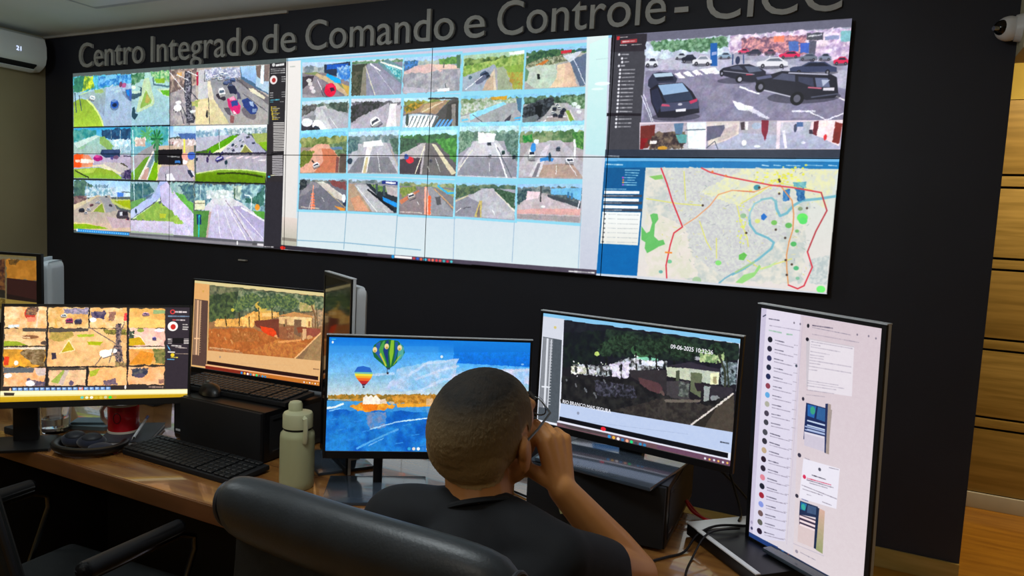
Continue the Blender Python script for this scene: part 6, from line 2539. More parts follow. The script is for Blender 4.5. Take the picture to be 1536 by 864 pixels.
'left': (880, 495, '''
P 383028 -10 -8 884 -4 890 530 -9 510
N e8a868 f0d0a0 28.6 0 4 192 5 193 117 2 114
E b83828 116 38 26.3 31.7 0
P e88868 103 58 143 57 140 81 107 82
L e8d0b0 5.8 153 6 148 109
P d8e0e0 20 98 72 95 69 109 21 114
N a87850 503c38 11.6 101 6 154 6 142 46 96 46
N d8a870 f0c890 28.6 3 118 193 121 192 208 5 204
P 4c443c 86 113 191 117 192 133 86 133
P 90a028 7 181 69 184 109 204 5 208
E 885838 120 161 39.6 9.5 0
E 504038 201 192 33.3 12.0 0
L e0c090 5.7 9 149 121 165
N b8822c e8a030 28.7 5 216 194 216 192 316 8 314
N 604828 98805c 13.0 90 228 192 220 192 316 139 307 78 244
P d84020 10 259 33 263 28 306 9 306
P d8c8b0 5 214 194 214 194 227 5 224
E f0e0d0 63 295 9.8 11.8 0
N e0985c f0b888 28.7 8 318 196 322 197 421 10 416
P 585c60 9 318 146 322 141 347 10 345
N 504860 8c7470 10.1 116 378 199 395 196 419 111 418
E f0f0f0 30 360 16.2 12.6 0
E f0e8e8 130 402 19.8 15.9 0
P d0b8b0 146 323 196 324 198 363 161 363
P 201c20 192 -11 198 -11 209 421 200 421
N d8a058 f0c888 29.2 199 5 384 4 387 116 201 113
N 787088 b0a0b0 8.8 267 12 382 7 384 43 268 36
C a03060 20283a 1 297 76 315 76 297 90
C 484058 20283a 1 338 80 356 80 338 94
C f0f0f0 20283a 1 269 48 282 48 269 58
L d8a850 7.3 233 69 238 112
P 201c20 383 -5 390 -5 390 116 387 116
N e0a860 f0c890 29.8 391 7 568 4 570 115 392 116
N 302c50 6c5c70 10.4 397 27 465 22 463 63 402 63
E f8f0e8 407 71 16.4 12.1 0
P e04040 556 33 569 33 570 74 554 78
N 805850 a87860 9.0 479 26 514 25 509 74 481 75
N d8a468 ecbc80 43.9 203 117 572 116 576 319 204 316
N c0a050 a08840 14.6 205 117 305 116 320 156 254 188 210 172
P 504840 205 117 387 116 387 132 205 137
P b8a020 263 244 298 180 323 228 317 236
L f0d8a0 4.4 260 248 298 179 327 232 257 248
P a8b010 383 187 458 188 445 208 390 204
P a8b830 333 148 415 148 416 160 341 164
N 585028 908838 10.5 456 123 567 123 568 156 470 148
N 302c38 a8887c 7.5 517 91 544 90 545 205 559 294 525 302 509 245 520 188
E f0f0e0 471 252 29.1 22.7 0
E e8e0d8 508 237 20.9 11.4 0
P 383040 220 244 240 244 244 276 224 282
L 706058 4.5 386 108 528 204
L 706058 4.5 454 269 422 318
L 706058 4.5 558 82 521 204
L 706058 4.5 462 277 530 253 574 319
L 706058 4.5 514 204 490 302
N 70583c a8905c 7.5 518 294 579 303 581 401 529 408
P 201c20 204 316 386 317 387 324 205 322
N d8a880 e8c090 29.3 213 325 385 327 385 420 213 415
P 98a848 222 396 280 332 288 364 276 412 263 408
P c8b0a0 256 408 287 332 307 333 277 416
E 605068 317 405 10.8 12.9 0
P 484038 213 324 388 327 389 337 213 336
P 201c20 384 317 395 317 393 421 385 420
N e8a868 f0b878 29.8 395 324 580 327 580 424 393 421
P a8b030 399 346 450 330 431 366 404 374
N 605060 806870 9.0 466 399 521 384 537 420 467 419
P 201c20 567 0 577 0 586 427 579 427
N d8a050 f0b868 30.4 580 7 757 10 759 114 582 115
P 90a870 697 15 754 16 755 35 697 36
C b888a0 20283a 1 662 39 680 38 662 49
P e8c068 581 53 756 72 758 110 582 115
N e8b0a0 f0c8b0 30.4 582 115 759 114 760 215 584 211
N 303830 50604c 9.1 582 131 609 131 604 180 584 180
P c8a018 584 172 639 164 669 205 584 211
C 685898 20283a 1 706 173 717 173 707 183
L f8e0c0 4.6 596 147 639 164 669 209
E 90a040 637 127 17.7 9.9 0
E f0e8f0 730 126 25.1 9.9 0
N d89048 e8a858 30.4 585 221 761 221 760 316 587 315
N 586030 8c8048 10.8 698 229 761 229 760 312 715 304
P d88828 642 237 706 254 694 312 588 311
P f0d0b0 584 217 760 217 761 228 585 229
N e8a468 f0b888 30.4 586 323 762 325 762 424 587 421
N 303448 605c58 10.7 596 335 681 332 675 369 605 376
E 50485c 640 373 28.3 11.5 0
N 805850 a87860 9.3 733 395 760 395 761 420 734 419
X 4 0 4 757 6 762 426 11 415
P 302828 11 415 763 426 761 457 10 440
P 6088c8 52 422 73 423 74 441 53 439
P b0d0f0 55 424 69 425 64 433 55 433
P 6088c8 76 423 97 424 98 441 77 439
P b0d0f0 79 424 94 425 89 433 79 433
P 6088c8 101 423 122 424 123 442 102 440
P b0d0f0 104 425 118 426 113 434 104 433
P 6088c8 126 424 147 425 147 442 126 440
P b0d0f0 128 425 143 426 138 434 129 434
P 6088c8 150 424 172 425 172 443 151 441
P b0d0f0 153 426 168 427 163 434 153 434
P 6088c8 175 424 196 425 197 443 176 441
P b0d0f0 178 426 192 427 187 435 178 435
P 6088c8 200 425 221 426 222 443 201 441
P b0d0f0 203 426 217 427 212 435 203 435
P 6088c8 225 425 246 426 247 444 226 442
P b0d0f0 228 427 242 428 237 436 228 436
P 6088c8 250 426 272 427 272 444 251 442
P b0d0f0 253 427 268 428 263 436 253 436
P 6088c8 275 426 297 427 297 445 276 443
P b0d0f0 278 428 293 429 288 437 278 436
P 6088c8 300 426 322 428 323 445 301 443
P b0d0f0 303 428 318 429 313 437 304 437
P 6088c8 326 427 348 428 348 446 326 444
P b0d0f0 329 428 344 429 338 437 329 437
P d88080 351 427 373 428 374 446 352 444
P b0d0f0 354 429 369 430 364 438 354 438
P 6088c8 377 428 399 429 399 447 377 445
P b0d0f0 380 429 395 430 389 438 380 438
P 6088c8 402 428 424 429 425 447 403 445
P b0d0f0 405 430 420 431 415 439 405 439
P 6088c8 428 428 450 430 451 447 429 445
P b0d0f0 431 430 446 431 441 439 431 439
P 6088c8 454 429 476 430 477 448 454 446
P b0d0f0 457 431 472 432 467 440 457 439
P 6088c8 480 429 502 430 503 448 480 446
P b0d0f0 483 431 498 432 493 440 483 440
E e8b890 43 434 4.6 11.0 0
E e8e0d8 573 433 4.9 11.5 0
D b09080 688 435 756 438 13.8
P 302830 760 -2 884 -4 887 455 768 453
E d83838 794 25 13.0 13.3 0
E 302830 794 25 7.2 7.5 0
D e8d8d8 808 25 864 26 14.0
D 88a8c8 773 49 878 50 9.3
D e05050 796 70 810 70 9.3
D e8d8d8 814 70 857 71 10.9
E f8f0e8 797 105 26.0 26.6 0
E c82820 799 108 13.0 14.9 0
D e8e0d8 847 95 874 96 10.1
D e8e0d8 848 109 875 110 10.1
D e8e0d8 848 121 875 122 10.1
D e0d8d0 775 176 795 176 7.7
D e0d8d0 856 176 878 176 10.1
D e0d8d0 775 186 795 186 7.7
D e0d8d0 856 186 878 186 10.1
D e0d8d0 776 198 796 198 7.7
D e0d8d0 857 198 878 198 10.2
P 100c10 797 170 854 170 854 201 799 201
D f0e8e0 794 211 845 215 9.3
D 60b8e8 772 209 788 238 6.2
D e0d0c8 813 221 871 226 6.2
D f0e8e0 777 246 810 248 7.7
E e8c828 800 263 10.1 10.0 0
D e8d050 793 275 826 277 9.3
D c0a890 814 256 883 258 4.7
D 60b8e8 775 286 808 288 7.7
G f8f0b8 f0e090 1 440 880 451 866 467 809 487 2 473
P e8d890 -12 437 902 453 896 484 -11 469
P f4ecc0 -12 439 902 455 895 474 -11 458
G d0a818 b89010 -11 468 903 479 898 539 -9 518
P 383028 15 446 63 449 60 463 18 462
E 60c8b8 370 482 8.2 7.3 0
E e8e8c0 392 483 8.2 7.3 0
E f0f0e0 414 483 8.2 7.3 0
E c8b030 436 484 8.3 7.3 0
E d0c040 458 484 8.3 7.3 0
E c8c8a0 480 484 8.3 7.3 0
E 30d848 502 485 8.3 7.3 0
E c09040 525 485 8.4 7.3 0
'''),
'dim': (440, 270, '''
P 686048 -16 -26 451 -18 451 288 -16 286
P 685c38 -21 -8 443 -11 443 7 -21 9
N 38201c 704824 12.4 -21 26 310 18 310 154 -21 143
P 881818 236 43 253 46 251 64 236 62
P 242018 -21 126 307 141 307 172 -21 160
N a06820 b87828 17.8 314 18 441 14 443 94 314 93
N 402c18 6c4c1c 6.7 325 18 371 16 353 39 325 35
P 301814 316 91 443 96 443 179 314 172
P 201410 314 154 443 170 443 181 314 176
P 8a7434 -21 160 443 181 443 217 -21 218
N 504018 8a7434 6.6 245 173 307 176 307 216 245 216
L 70603c 3.6 310 16 310 172
'''),
}

# letter height, shoulder, elbow, wrist and hand directions of the man
SZ = 1.05
SHL, SHR = (4.785, -2.505, .902), (5.098, -2.48, .895)
ELB, WRI = (5.178, -2.235, .788), (5.052, -2.348, .972)
HU, HN, HS = (-.28, .10, .95), (.85, -.45, .2), 1

# ================================================================ materials
m_navy = mat('navy_wall_paint', '22232d', .55, c2='262732', scale=3, bump=.05)
m_beige = mat('beige_wall_paint', '9a9070', .8, c2='a29878', scale=2, bump=.05)
m_ceil = mat('ceiling_paint', 'dce4e0', .85, c2='e2e8e6', scale=2)
m_cream = mat('cream_paint', 'b8b090', .7, c2='c2ba9a')
m_olive = mat('ochre_paint', '9c8636', .75, c2='a48e3e')
m_white = mat('white_plastic', 'd8dadc', .35, c2='dcdee0')
m_wtrim = mat('pale_trim', 'b8b4ac', .5)
m_floor = mat('floor_laminate', '8a5a14', .32, c2='a87420', scale=3, stretch=(1, 9, 1), coat=.2)
m_tan = mat('baseboard_tan', '9c8040', .5, c2='ae9050', scale=4, stretch=(1, 1, 8))
m_plank = mat('oak_plank', '8e7438', .45, c2='ac8e4e', scale=5, stretch=(.7, 1, 11), bump=.06)
m_plank2 = mat('oak_plank_dark', '846a32', .45, c2='a08244', scale=4, stretch=(.6, 1, 9), bump=.06)
m_groove = mat('groove_black', '100c08', .8)
m_desk = mat('desk_laminate', '80522a', .2, c2='a07038', scale=3.5, stretch=(1, 12, 1), coat=.8)
m_desk_edge = mat('desk_edge', '5c3a20', .4, c2='74492a', scale=4, stretch=(1, 1, 9))
m_black = mat('black_plastic', '0a0a0c', .38, c2='0e0e11')
m_blackm = mat('black_matte', '0b0c0f', .7, c2='101116', bump=.05)
m_gloss = mat('black_gloss', '08090b', .12)
m_panel = mat('dark_glass', '0a0a0c', .08)
m_key = mat('key_plastic', '15171a', .5)
m_steel = mat('chrome', 'b0b2b4', .2, 1)
m_silver = mat('silver_plastic', 'b8bcc2', .35, c2='c2c6cc')
m_palebl = mat('pale_blue_plastic', 'd4e2ec', .4, c2='dae6f0')
m_dchrome = mat('dark_chrome', '5c5e60', .25, 1)
m_base = mat('stand_base_grey', '3a4450', .14, c2='3e4854', coat=.4)
m_letter = mat('brushed_letter', 'b4b4b0', .5, .1, c2='c0c0bc', scale=20)
m_leather = mat('leather_blue_grey', '22272c', .42, c2='282d33', scale=20, bump=.15, bscale=220)
m_mesh = mat('chair_fabric', '0c1012', .85, c2='121719', scale=60, bump=.2)
m_pad = mat('armrest_pad', '121316', .55)
m_red = mat('red_ceramic', 'c0141e', .18, c2='c81824', coat=.4)
m_cer = mat('cream_ceramic', 'd8cfc0', .2)
m_bottle = mat('bottle_sage', 'a2a480', .45, c2='acae88', scale=3)
m_bottle2 = mat('bottle_lid', 'b4b592', .4, c2='bbbc9a')
m_glass = mat('clear_glass', 'f4f8fa', .02, trans=1, ior=1.45)
m_water = mat('water', 'f4faff', .0, trans=1, ior=1.33)
m_cloth = mat('navy_cloth', '10182c', .8, c2='16203a', scale=14, bump=.3, sheen=.3)
m_paper = mat('blue_paper', '6c8492', .7, c2='76909e', scale=6)
m_note = mat('notebook_cover', '282c34', .5)
m_red_cable = mat('red_cable', 'b01a1a', .45)
m_lime = mat('pale_tape', 'a8aa70', .6)
m_greenled = mat('green_led', '18d850', .4, emit=1.2)
m_led = mat('white_led', 'f0f4ff', .4, emit=1.5)
m_amber = mat('yellow_led', 'e8e040', .4, emit=1.2)
m_digit = mat('ac_digits', 'c8d4ff', .4, emit=1.4)
m_txt = mat('caption_light', 'e8e8f0', .4, emit=.8)
m_txt2 = mat('caption_dim', 'c8a078', .4, emit=.6)
m_txtb = mat('mug_print', '4a0a10', .4)
m_skin = mat('skin', 'bd8048', .5, c2='c88c54', scale=12, bump=.08, bscale=300, spec=.4)
m_shirt = mat('shirt_black_navy', '0a0c12', .85, c2='0d1016', scale=30, bump=.1)
m_trouser = mat('trouser_cloth', '10141c', .85, c2='161c26')
m_shoe = mat('shoe_leather', '0c0c0c', .4)
m_frame = mat('spectacle_frame', '50504e', .35, .6)
m_yell = mat('yellow_plastic', 'b08a20', .5)

# ================================================================ the room
def struct(name, mb, m): return tag(mb.build(name, m), kind='structure')
CEIL = 2.73
struct('floor', MB().box(-.53, 8.1, -6.6, 1.25, -.05, 0), m_floor)
struct('ceiling', MB().box(-.53, 8.1, -6.6, 1.25, CEIL, CEIL+.06), m_ceil)
struct('wall_back', MB().box(-.43, 6.0, 0, .12, 0, CEIL), m_navy)
struct('baseboard_back', MB().box(-.43, 6.0, -.014, 0, 0, .088, .002), m_tan)
struct('wall_left', MB().box(-.53, -.43, -6.6, .12, 0, CEIL), m_beige)
struct('wall_right', MB().box(8.0, 8.1, -6.6, 1.25, 0, CEIL), m_beige)
struct('wall_front', MB().box(-.43, 8.0, -6.6, -6.5, 0, CEIL), m_beige)
struct('trim_1', MB().box(-.43, 2.1, -.016, 0, CEIL-.016, CEIL, .002), m_wtrim)
struct('trim_2', MB().box(6.0, 8.0, -.16, .12, 2.235, CEIL, .002), m_cream)
wp = struct('wall_passage', MB().box(4.9, 8.0, 1.15, 1.25, 0, CEIL), m_groove)
struct('wall_passage_end', MB().box(4.8, 4.9, .12, 1.25, 0, CEIL), m_beige)
o = MB().box(4.9, 8.0, 1.128, 1.15, 2.252, CEIL).build('upper_panel', m_olive, wp)
zs = [(.09, .447), (.522, .888), (.962, 1.331), (1.405, 1.777), (1.857, 2.248)]
for i, (a, b) in enumerate(zs):
    for j, (x0, x1) in enumerate(((4.9, 6.9), (6.903, 8.0))):
        MB().box(x0, x1, 1.125+.001*j, 1.15, a, b, .003).build('plank', m_plank if (i+j) % 2 else m_plank2, wp)
for i in range(4):
    MB().box(4.9, 8.0, 1.125, 1.15, zs[i][1]+.013, zs[i+1][0]-.013, .002).build('batten', m_plank, wp)
struct('baseboard_passage', MB().box(4.9, 8.0, 1.108, 1.128, 0, .086, .002), m_wtrim)

# ceiling light, switched off, its near edge just inside the frame
t = empty('ceiling_light', (1.55, -.97, CEIL), 0, 'flat grey ceiling light fitting near the left end of the lettering, switched off', 'ceiling light')
MB().box(-.62, .62, -.42, .48, -.03, 0, .008).build('frame', m_silver, t)
MB().box(-.57, .57, -.37, .43, -.034, -.028).build('diffuser', m_white, t)

# wall lettering, one raised letter each
sign = empty('wall_lettering', (0, 0, 2.47), 0, 'raised grey lettering reading Centro Integrado de Comando e Controle - CICC above the video wall', 'sign')
words = [('Centro', .02, .752), ('Integrado', .83, 1.848), ('de', 1.902, 2.182), ('Comando', 2.262, 3.345), ('e', 3.41, 3.542), ('Controle', 3.618, 4.548), ('-', 4.59, 4.657), ('CICC', 4.742, 5.335)]
for w, x0, x1 in words:
    o = text('w', w, .25, m_letter, None, ext=.009, off=.0004); me = o.data; bm = bmesh.new(); bm.from_mesh(me); bpy.data.objects.remove(o)
    xs = [v.co.x for v in bm.verts]; k = (x1-x0)/(max(xs)-min(xs)); mn = min(xs)
    for v in bm.verts: v.co = Vector((x0+(v.co.x-mn)*k, -v.co.z-.0125, v.co.y*SZ))
    bmesh.ops.recalc_face_normals(bm, faces=bm.faces)
    left = set(bm.verts); isl = []
    while left:
        st = [left.pop()]; comp = set(st)
        while st:
            v = st.pop()
            for e in v.link_edges:
                q = e.other_vert(v)
                if q not in comp: comp.add(q); st.append(q); left.discard(q)
        isl.append(comp)
    for comp in sorted(isl, key=lambda c: min(v.co.x for v in c)):
        idx = {v: i for i, v in enumerate(comp)}; me = bpy.data.meshes.new('letter')
        me.from_pydata([v.co[:] for v in idx], [], [[idx[v] for v in f.verts] for f in bm.faces if f.verts[0] in idx]); me.materials.append(m_letter)
        lo = bpy.data.objects.new('letter', me); col.objects.link(lo); lo.parent = sign
    bm.free()

# ================================================================ video wall: 5 x 2 displays
im_wall = picture('video_wall_picture', *PIC['wall']); sm = screen_mat('video_wall_screen', im_wall, 1.06)
PW, PH, ZB = 5.385/5, 1.2115/2, 1.2115
vl = {(0, 1): 'top-left wall display with a roundabout feed', (1, 1): 'wall display with the pink car in traffic and a dark control column, upper row', (2, 1): 'upper wall display with a red car in its first tile', (3, 1): 'upper wall display, second from right, with road tiles and pale right margin', (4, 1): 'top-right wall display with parked cars and a white arrow',
      (0, 0): 'bottom-left wall display with an orange banner over a road feed', (1, 0): 'lower wall display with a wide grass verge and empty highway feed', (2, 0): 'lower wall display with an orange dirt road tile and search bar', (3, 0): 'lower wall display, second from right, mostly pale with grey road tiles', (4, 0): 'bottom-right wall display with a city map and blue side panel'}
for (i, j), lab in vl.items():
    t = empty('wall_display', ((i+.5)*PW, 0, ZB+j*PH), 0, lab, 'display', 'displays of the video wall')
    MB().box(-PW/2+.0008, PW/2-.0008, -.055, -.002, .0008, PH-.0008, .002, seg=1).build('housing', m_black, t)
    e = .0022
    quad('screen', [(-PW/2+e, -.0556, e), (PW/2-e, -.0556, e), (PW/2-e, -.0556, PH-e), (-PW/2+e, -.0556, PH-e)],
         [(i/5, j/2), ((i+1)/5, j/2), ((i+1)/5, (j+1)/2), (i/5, (j+1)/2)], sm, t)

# ================================================================ air conditioner on the left wall
ac = empty('air_conditioner', (-.43, -.58, 2.41), 0, 'white wall-mounted split air conditioner showing 21, on the left wall', 'air conditioner')
prof = [(0, .02), (0, .28), (.05, .285), (.15, .283), (.19, .26), (.212, .2), (.215, .12), (.2, .07), (.17, .045), (.12, .02)]
b = MB(); b.prism([(x, z) for x, z in prof], 'y', -.45, .45)
o = b.build('housing', m_white, ac); 
MB().prism([(.125, .018), (.195, .052), (.187, .07), (.118, .036)], 'y', -.4, .4).build('louvre', m_blackm, ac)
MB().prism([(.128, .005), (.165, .022), (.162, .028), (.125, .012)], 'y', -.4, .4).build('flap', m_white, ac)
for s_ in (-1, 1): MB().prism([(x*1.005, z) for x, z in prof], 'y', s_*.45, s_*.462).build('end_cap', m_white, ac)
text('display_digits', '21', .045, m_digit, ac, (.2165, .24, .135), (90, 0, 90), .0004)

# dome camera on the header over the passage
t = empty('security_camera', (6.0, -.08, 2.33), 0, 'white turret security camera on the cream header, upper right', 'camera')
MB().cyl((0, 0, 0), (-.022, 0, 0), .055, .05, 28).build('base', m_white, t)
MB().sph((-.042, 0, 0), (.05, .05, .048)).build('housing', m_white, t)
MB().sph((-.068, -.022, .0), (.03, .028, .03)).build('lens_cover', m_gloss, t)
MB().cyl((-.083, -.04, -.006), (-.1, -.052, -.008), .009, .009, 14).build('lens', m_steel, t)
# small white clip on the wall below the video wall
t = tag(MB().box(1.71, 1.78, -.02, 0, 1.112, 1.122, .003).build('wall_clip', m_wtrim), 'small pale clip on the dark wall under the video wall', 'clip')

# ================================================================ desk
DZ = .745
dk = empty('desk', (3.5, -2.06, 0), 0, 'long brown wood laminate desk under all the monitors', 'desk')
L_ = lambda a: a-3.5
MB().box(L_(1.2), L_(5.52), -2.37+2.06, -1.76+2.06, DZ-.028, DZ, .003).build('desktop', m_desk, dk)
MB().box(L_(1.2), L_(5.52), -2.376+2.06, -2.37+2.06, DZ-.045, DZ-.001, .002).build('edge_band', m_desk_edge, dk)
for x in (1.3, 3.0, 4.55, 5.47): MB().box(L_(x)-.02, L_(x)+.02, -.25, .27, 0, DZ-.028, .002).build('leg_panel', m_blackm, dk)
MB().box(L_(1.22), L_(5.5), .2, .22, .02, DZ-.03).build('modesty_shade_panel', m_blackm, dk)  # black and carried down to the floor to stand in for under-desk shade

# ================================================================ monitors
def monitor(name, label, c, yaw, tilt, w, h, pic, base_z=DZ, bez=(.008, .008, .02), stand='plate', back=None, group=None, base=(.24, .2, 0), strength=1.0, deep=.03, edge=None, neckx=0, neckw=.032, bulge=.88):
    sd = math.sin(tilt); cx, cy, cz = c
    root = empty(name, (cx, cy, base_z), yaw, label, 'monitor', group)
    T = Matrix.Translation((0, 0, cz-base_z)) @ Matrix.Rotation(-tilt, 4, 'X')
    s_, tp, bt = bez; X = w/2+s_
    # back shell: thin edge, bulge behind
    b = MB().box(-X, X, .002, .012, -h/2-bt, h/2+tp, .002)
    b.box(-X*bulge, X*bulge, .006, .012+deep, -h/2*bulge, h/2*bulge, deep*.9, seg=5)
    b.xf(T).build('back_shell', back or m_black, root)
    f = MB().box(-X, -w/2, -.002, .004, -h/2-bt, h/2+tp, .0008, seg=1).box(w/2, X, -.002, .004, -h/2-bt, h/2+tp, .0008, seg=1)
    f.box(-w/2, w/2, -.002, .004, h/2, h/2+tp, .0008, seg=1).box(-w/2, w/2, -.002, .004, -h/2-bt, -h/2, .0008, seg=1)
    f.xf(T).build('bezel', m_black, root)
    if edge: MB().box(-X, X, -.001, .013, h/2+tp, h/2+tp+.0025, 0).xf(T).build('top_edge', edge, root)
    co = [T @ Vector(p) for p in ((-w/2, -.0005, -h/2), (w/2, -.0005, -h/2), (w/2, -.0005, h/2), (-w/2, -.0005, h/2))]
    quad('screen', co, [(0, 0), (1, 0), (1, 1), (0, 1)], pic, root)
    if stand:
        bx, by, off = base; nz = cz-base_z-h*.1
        MB().box(neckx-neckw, neckx+neckw, .04+off, .062+off, .008, nz, .003).box(neckx-neckw-.008, neckx+neckw+.008, .012, .05+off, nz-.08, nz, .003).build('stand_neck', m_black, root)
        MB().box(neckx-bx/2, neckx+bx/2, .09+off-by, .09+off, 0, .009, .004).build('stand_base', m_base if stand == 'plate' else m_black, root)
    return root, T
P = {k: screen_mat(k+'_screen', picture(k+'_picture', *PIC[k]), s) for k, s in (('balloon', 1.0), ('night', 1.0), ('day', 1.1), ('chat', 1.0), ('left', 1.18), ('dim', 1.0))}
B, _ = monitor('monitor', 'monitor with a hot-air balloon wallpaper, directly in front of the seated man', (4.529, -1.998, 1.001), .580, .074, .527, .296, P['balloon'], bez=(.007, .006, .02), base=(.26, .19, -.01), neckx=-.13, neckw=.012, edge=m_silver)
N, TN = monitor('monitor', 'monitor with a dark night camera picture, standing on a black computer', (5.03, -1.865, 1.082), -.140, .011, .527, .296, P['night'], base_z=.898, bez=(.008, .006, .018), base=(.3, .27, -.01), edge=m_silver)
text('caption', 'RIO BRANCO MAIS SEGURA', .0132, m_txt, N, (-.188, -.0018, TN.translation.z-.083), (90, 0, 0), .0002, sx=.86)
text('time_stamp', '09-06-2025 10:32:26', .0145, m_txt, N, (.10, -.0018, TN.translation.z+.104), (90, 0, 0), .0002, sx=.86)
Pm, TP = monitor('monitor', 'tall portrait monitor showing a white chat window, far right of the desk', (5.457, -2.002, 1.044), -.650, -.036, .296, .527, P['chat'], base_z=.7795, bez=(.011, .008, .012), base=(.16, .14, .03), edge=m_silver, back=m_silver)
Tm, TT = monitor('monitor', 'monitor with an orange-tinted camera picture, standing on a black computer behind a keyboard', (3.748, -1.846, 1.068), .090, .045, .527, .296, P['day'], base_z=.895, bez=(.008, .006, .018), base=(.26, .14, .03))
text('caption', 'RIO BRANCO MAIS SEGURA', .0132, m_txt2, Tm, (-.188, -.004, TT.translation.z-.08), (86.5, 0, 0), .0002, sx=.86)
Lm, _ = monitor('monitor', 'leftmost front monitor with a mosaic of orange road feeds and a yellow bar', (3.520, -2.231, 1.022), .784, .187, .487, .2735, P['left'], bez=(.007, .007, .019), base=(.16, .14, .0), stand='black', neckx=-.20)
# edge-on portrait monitor behind the balloon monitor
E_, TE = monitor('monitor', 'switched-off portrait monitor seen nearly edge-on behind the balloon monitor', (4.185, -1.965, 1.025), R(-33.4), 0, .245, .515, m_panel, bez=(.008, .01, .02), back=m_silver, base=(.2, .16, .0), edge=m_silver, deep=.04, bulge=.95)
F_, _ = monitor('monitor', 'dim brown-tinted monitor at the far left, behind the front monitors', (2.40, -1.95, 1.105), .30, .0, .47, .27, P['dim'], bez=(.022, .012, .02), base=(.2, .16, .0))
G_, _ = monitor('monitor', 'pale blue-white back of a monitor turned away at far left, with a thin slot', (2.46, -1.765, 1.015), R(-46.6), R(0), .2, .40, m_panel, bez=(.008, .008, .01), back=m_palebl, base=(.14, .1, -.03), deep=.05, bulge=.98)
MB().box(-.03, -.027, .0165, .0635, .04, .2, 0).build('vent_slot', m_blackm, G_)

# ================================================================ computers and desk things
def tower(c, yaw, w, d, h, label):
    t = empty('computer_tower', (c[0], c[1], DZ), yaw, label, 'computer')
    MB().box(-w/2, w/2, -d/2, d/2, .004, h, .006).build('case', m_black, t)
    MB().box(-w/2+.004, w/2-.004, -d/2-.012, -d/2, .008, h-.002, .004).build('front_panel', m_blackm, t)
    MB().box(w/2, w/2+.0015, -d/2+.02, d/2-.02, .02, h-.015, .001).build('side_panel', m_blackm, t)
    for k in range(2): MB().box(w/2+.0015, w/2+.003, -d/2+.03, -d/2+.07, h-.03-k*.09, h-.026-k*.09).build('vent', m_steel, t)
    for sx in (-1, 1):
        for sy in (-1, 1): MB().cyl((sx*(w/2-.03), sy*(d/2-.03), 0), (sx*(w/2-.03), sy*(d/2-.03), .005), .01, n=12).build('foot', m_blackm, t)
    return t
pc1 = tower((3.873, -1.915), 0, .335, .35, .150, 'black computer lying flat under the orange-tinted monitor')
pc2 = tower((5.0, -1.84), R(3), .34, .37, .153, 'black computer lying flat under the night camera monitor')
MB().box(.04, .045, -.199, -.197, .02, .05).build('light', m_led, pc2)

def keyboard(c, yaw, label, base_z, tilt=3):
    t = empty('keyboard', (c[0], c[1], base_z), yaw, label, 'keyboard'); X = Matrix.Rotation(R(tilt), 4, 'X')
    b = MB().box(-.222, .222, -.066, .066, .0, .014, .004).xf(Matrix.Translation((0, 0, .004)) @ X); b.build('keyboard_body', m_blackm, t)
    km = None
    rows = [(-.052, 13), (-.032, 15), (-.012, 15), (.008, 15), (.028, 15), (.052, 15)]
    for r_, (y, n) in enumerate(rows):
        for k in range(21):
            x = -.21+k*.02+(.006 if k >= 15 else 0)+(.006 if k >= 18 else 0)-.006
            if r_ == 0 and 4 <= k <= 8:
                if k == 6:
                    MB().box(-.048, .048, -.0085, .0085, 0, .006, .0015, seg=1).build('space_bar', m_key, t, loc=(x, y, .0185+y*math.sin(R(tilt)))).rotation_euler = (R(tilt), 0, 0)
                continue
            if km is None: o = MB().box(-.0085, .0085, -.0085, .0085, 0, .006, .0015, seg=1).build('key', m_key, t); km = o.data
            else: o = bpy.data.objects.new('key', km); col.objects.link(o); o.parent = t
            o.location = (x, y, .0185+y*math.sin(R(tilt))); o.rotation_euler = (R(tilt), 0, 0)
    return t
keyboard((3.878, -2.19), R(-1), 'black keyboard on the desk in front of the left computer', DZ)
keyboard((3.825, -1.965), R(3), 'black keyboard lying on top of the black computer', .896)

def mouse(c, yaw, z, label, m=None):
    t = empty('computer_mouse', (c[0], c[1], z), yaw, label, 'mouse')
    b = MB().sph((0, 0, .0), (.031, .056, .034)); bmesh.ops.bisect_plane(b.bm, geom=b.bm.verts[:]+b.bm.edges[:]+b.bm.faces[:], plane_co=(0, 0, .001), plane_no=(0, 0, -1), clear_outer=True)
    bmesh.ops.holes_fill(b.bm, edges=b.bm.edges); b.build('shell', m or m_black, t)
    MB().cyl((-.004, .028, .03), (.004, .028, .03), .008, n=14).build('scroll_wheel', m_steel, t); return t
mouse((3.757, -2.03), R(70), .896, 'black mouse with a pale rim on the left end of the black computer')
# speaker with rounded top at the left end of the computer
t = empty('desk_speaker', (3.668, -2.025, DZ), 0, 'small black speaker with a rounded top, left of the black computer', 'speaker')
b = MB().box(-.028, .028, -.045, .045, 0, .145, .018, seg=4); b.build('body', m_black, t)
MB().box(-.02, .02, -.047, -.044, .02, .13, .004).build('grille', m_blackm, t)
MB().box(-.012, .012, -.0485, -.047, .028, .034).build('badge', m_silver, t)

# bottle
t = empty('water_bottle', (4.232, -2.165, DZ), R(-25), 'sage green water bottle with a strap lid', 'bottle')
MB().lathe([(.041, 0), (.044, .004), (.0445, .02), (.0445, .135), (.043, .146), (.037, .153), (.036, .158)]).build('body', m_bottle, t)
MB().lathe([(.0365, .156), (.0365, .162)]).build('gasket', m_blackm, t)
MB().lathe([(.0385, .162), (.0385, .195), (.036, .2), (.02, .202)]).build('lid', m_bottle2, t)
MB().lathe([(.018, .0), (.018, .02), (.015, .026), (.01, .028)], c=(-.017, 0, .198)).build('spout_cap', m_bottle2, t)
MB().tube([(.034, 0, .195), (.048, 0, .192), (.051, 0, .17), (.05, 0, .14), (.046, 0, .128)], .006, flat=.5).build('strap', m_bottle2, t)

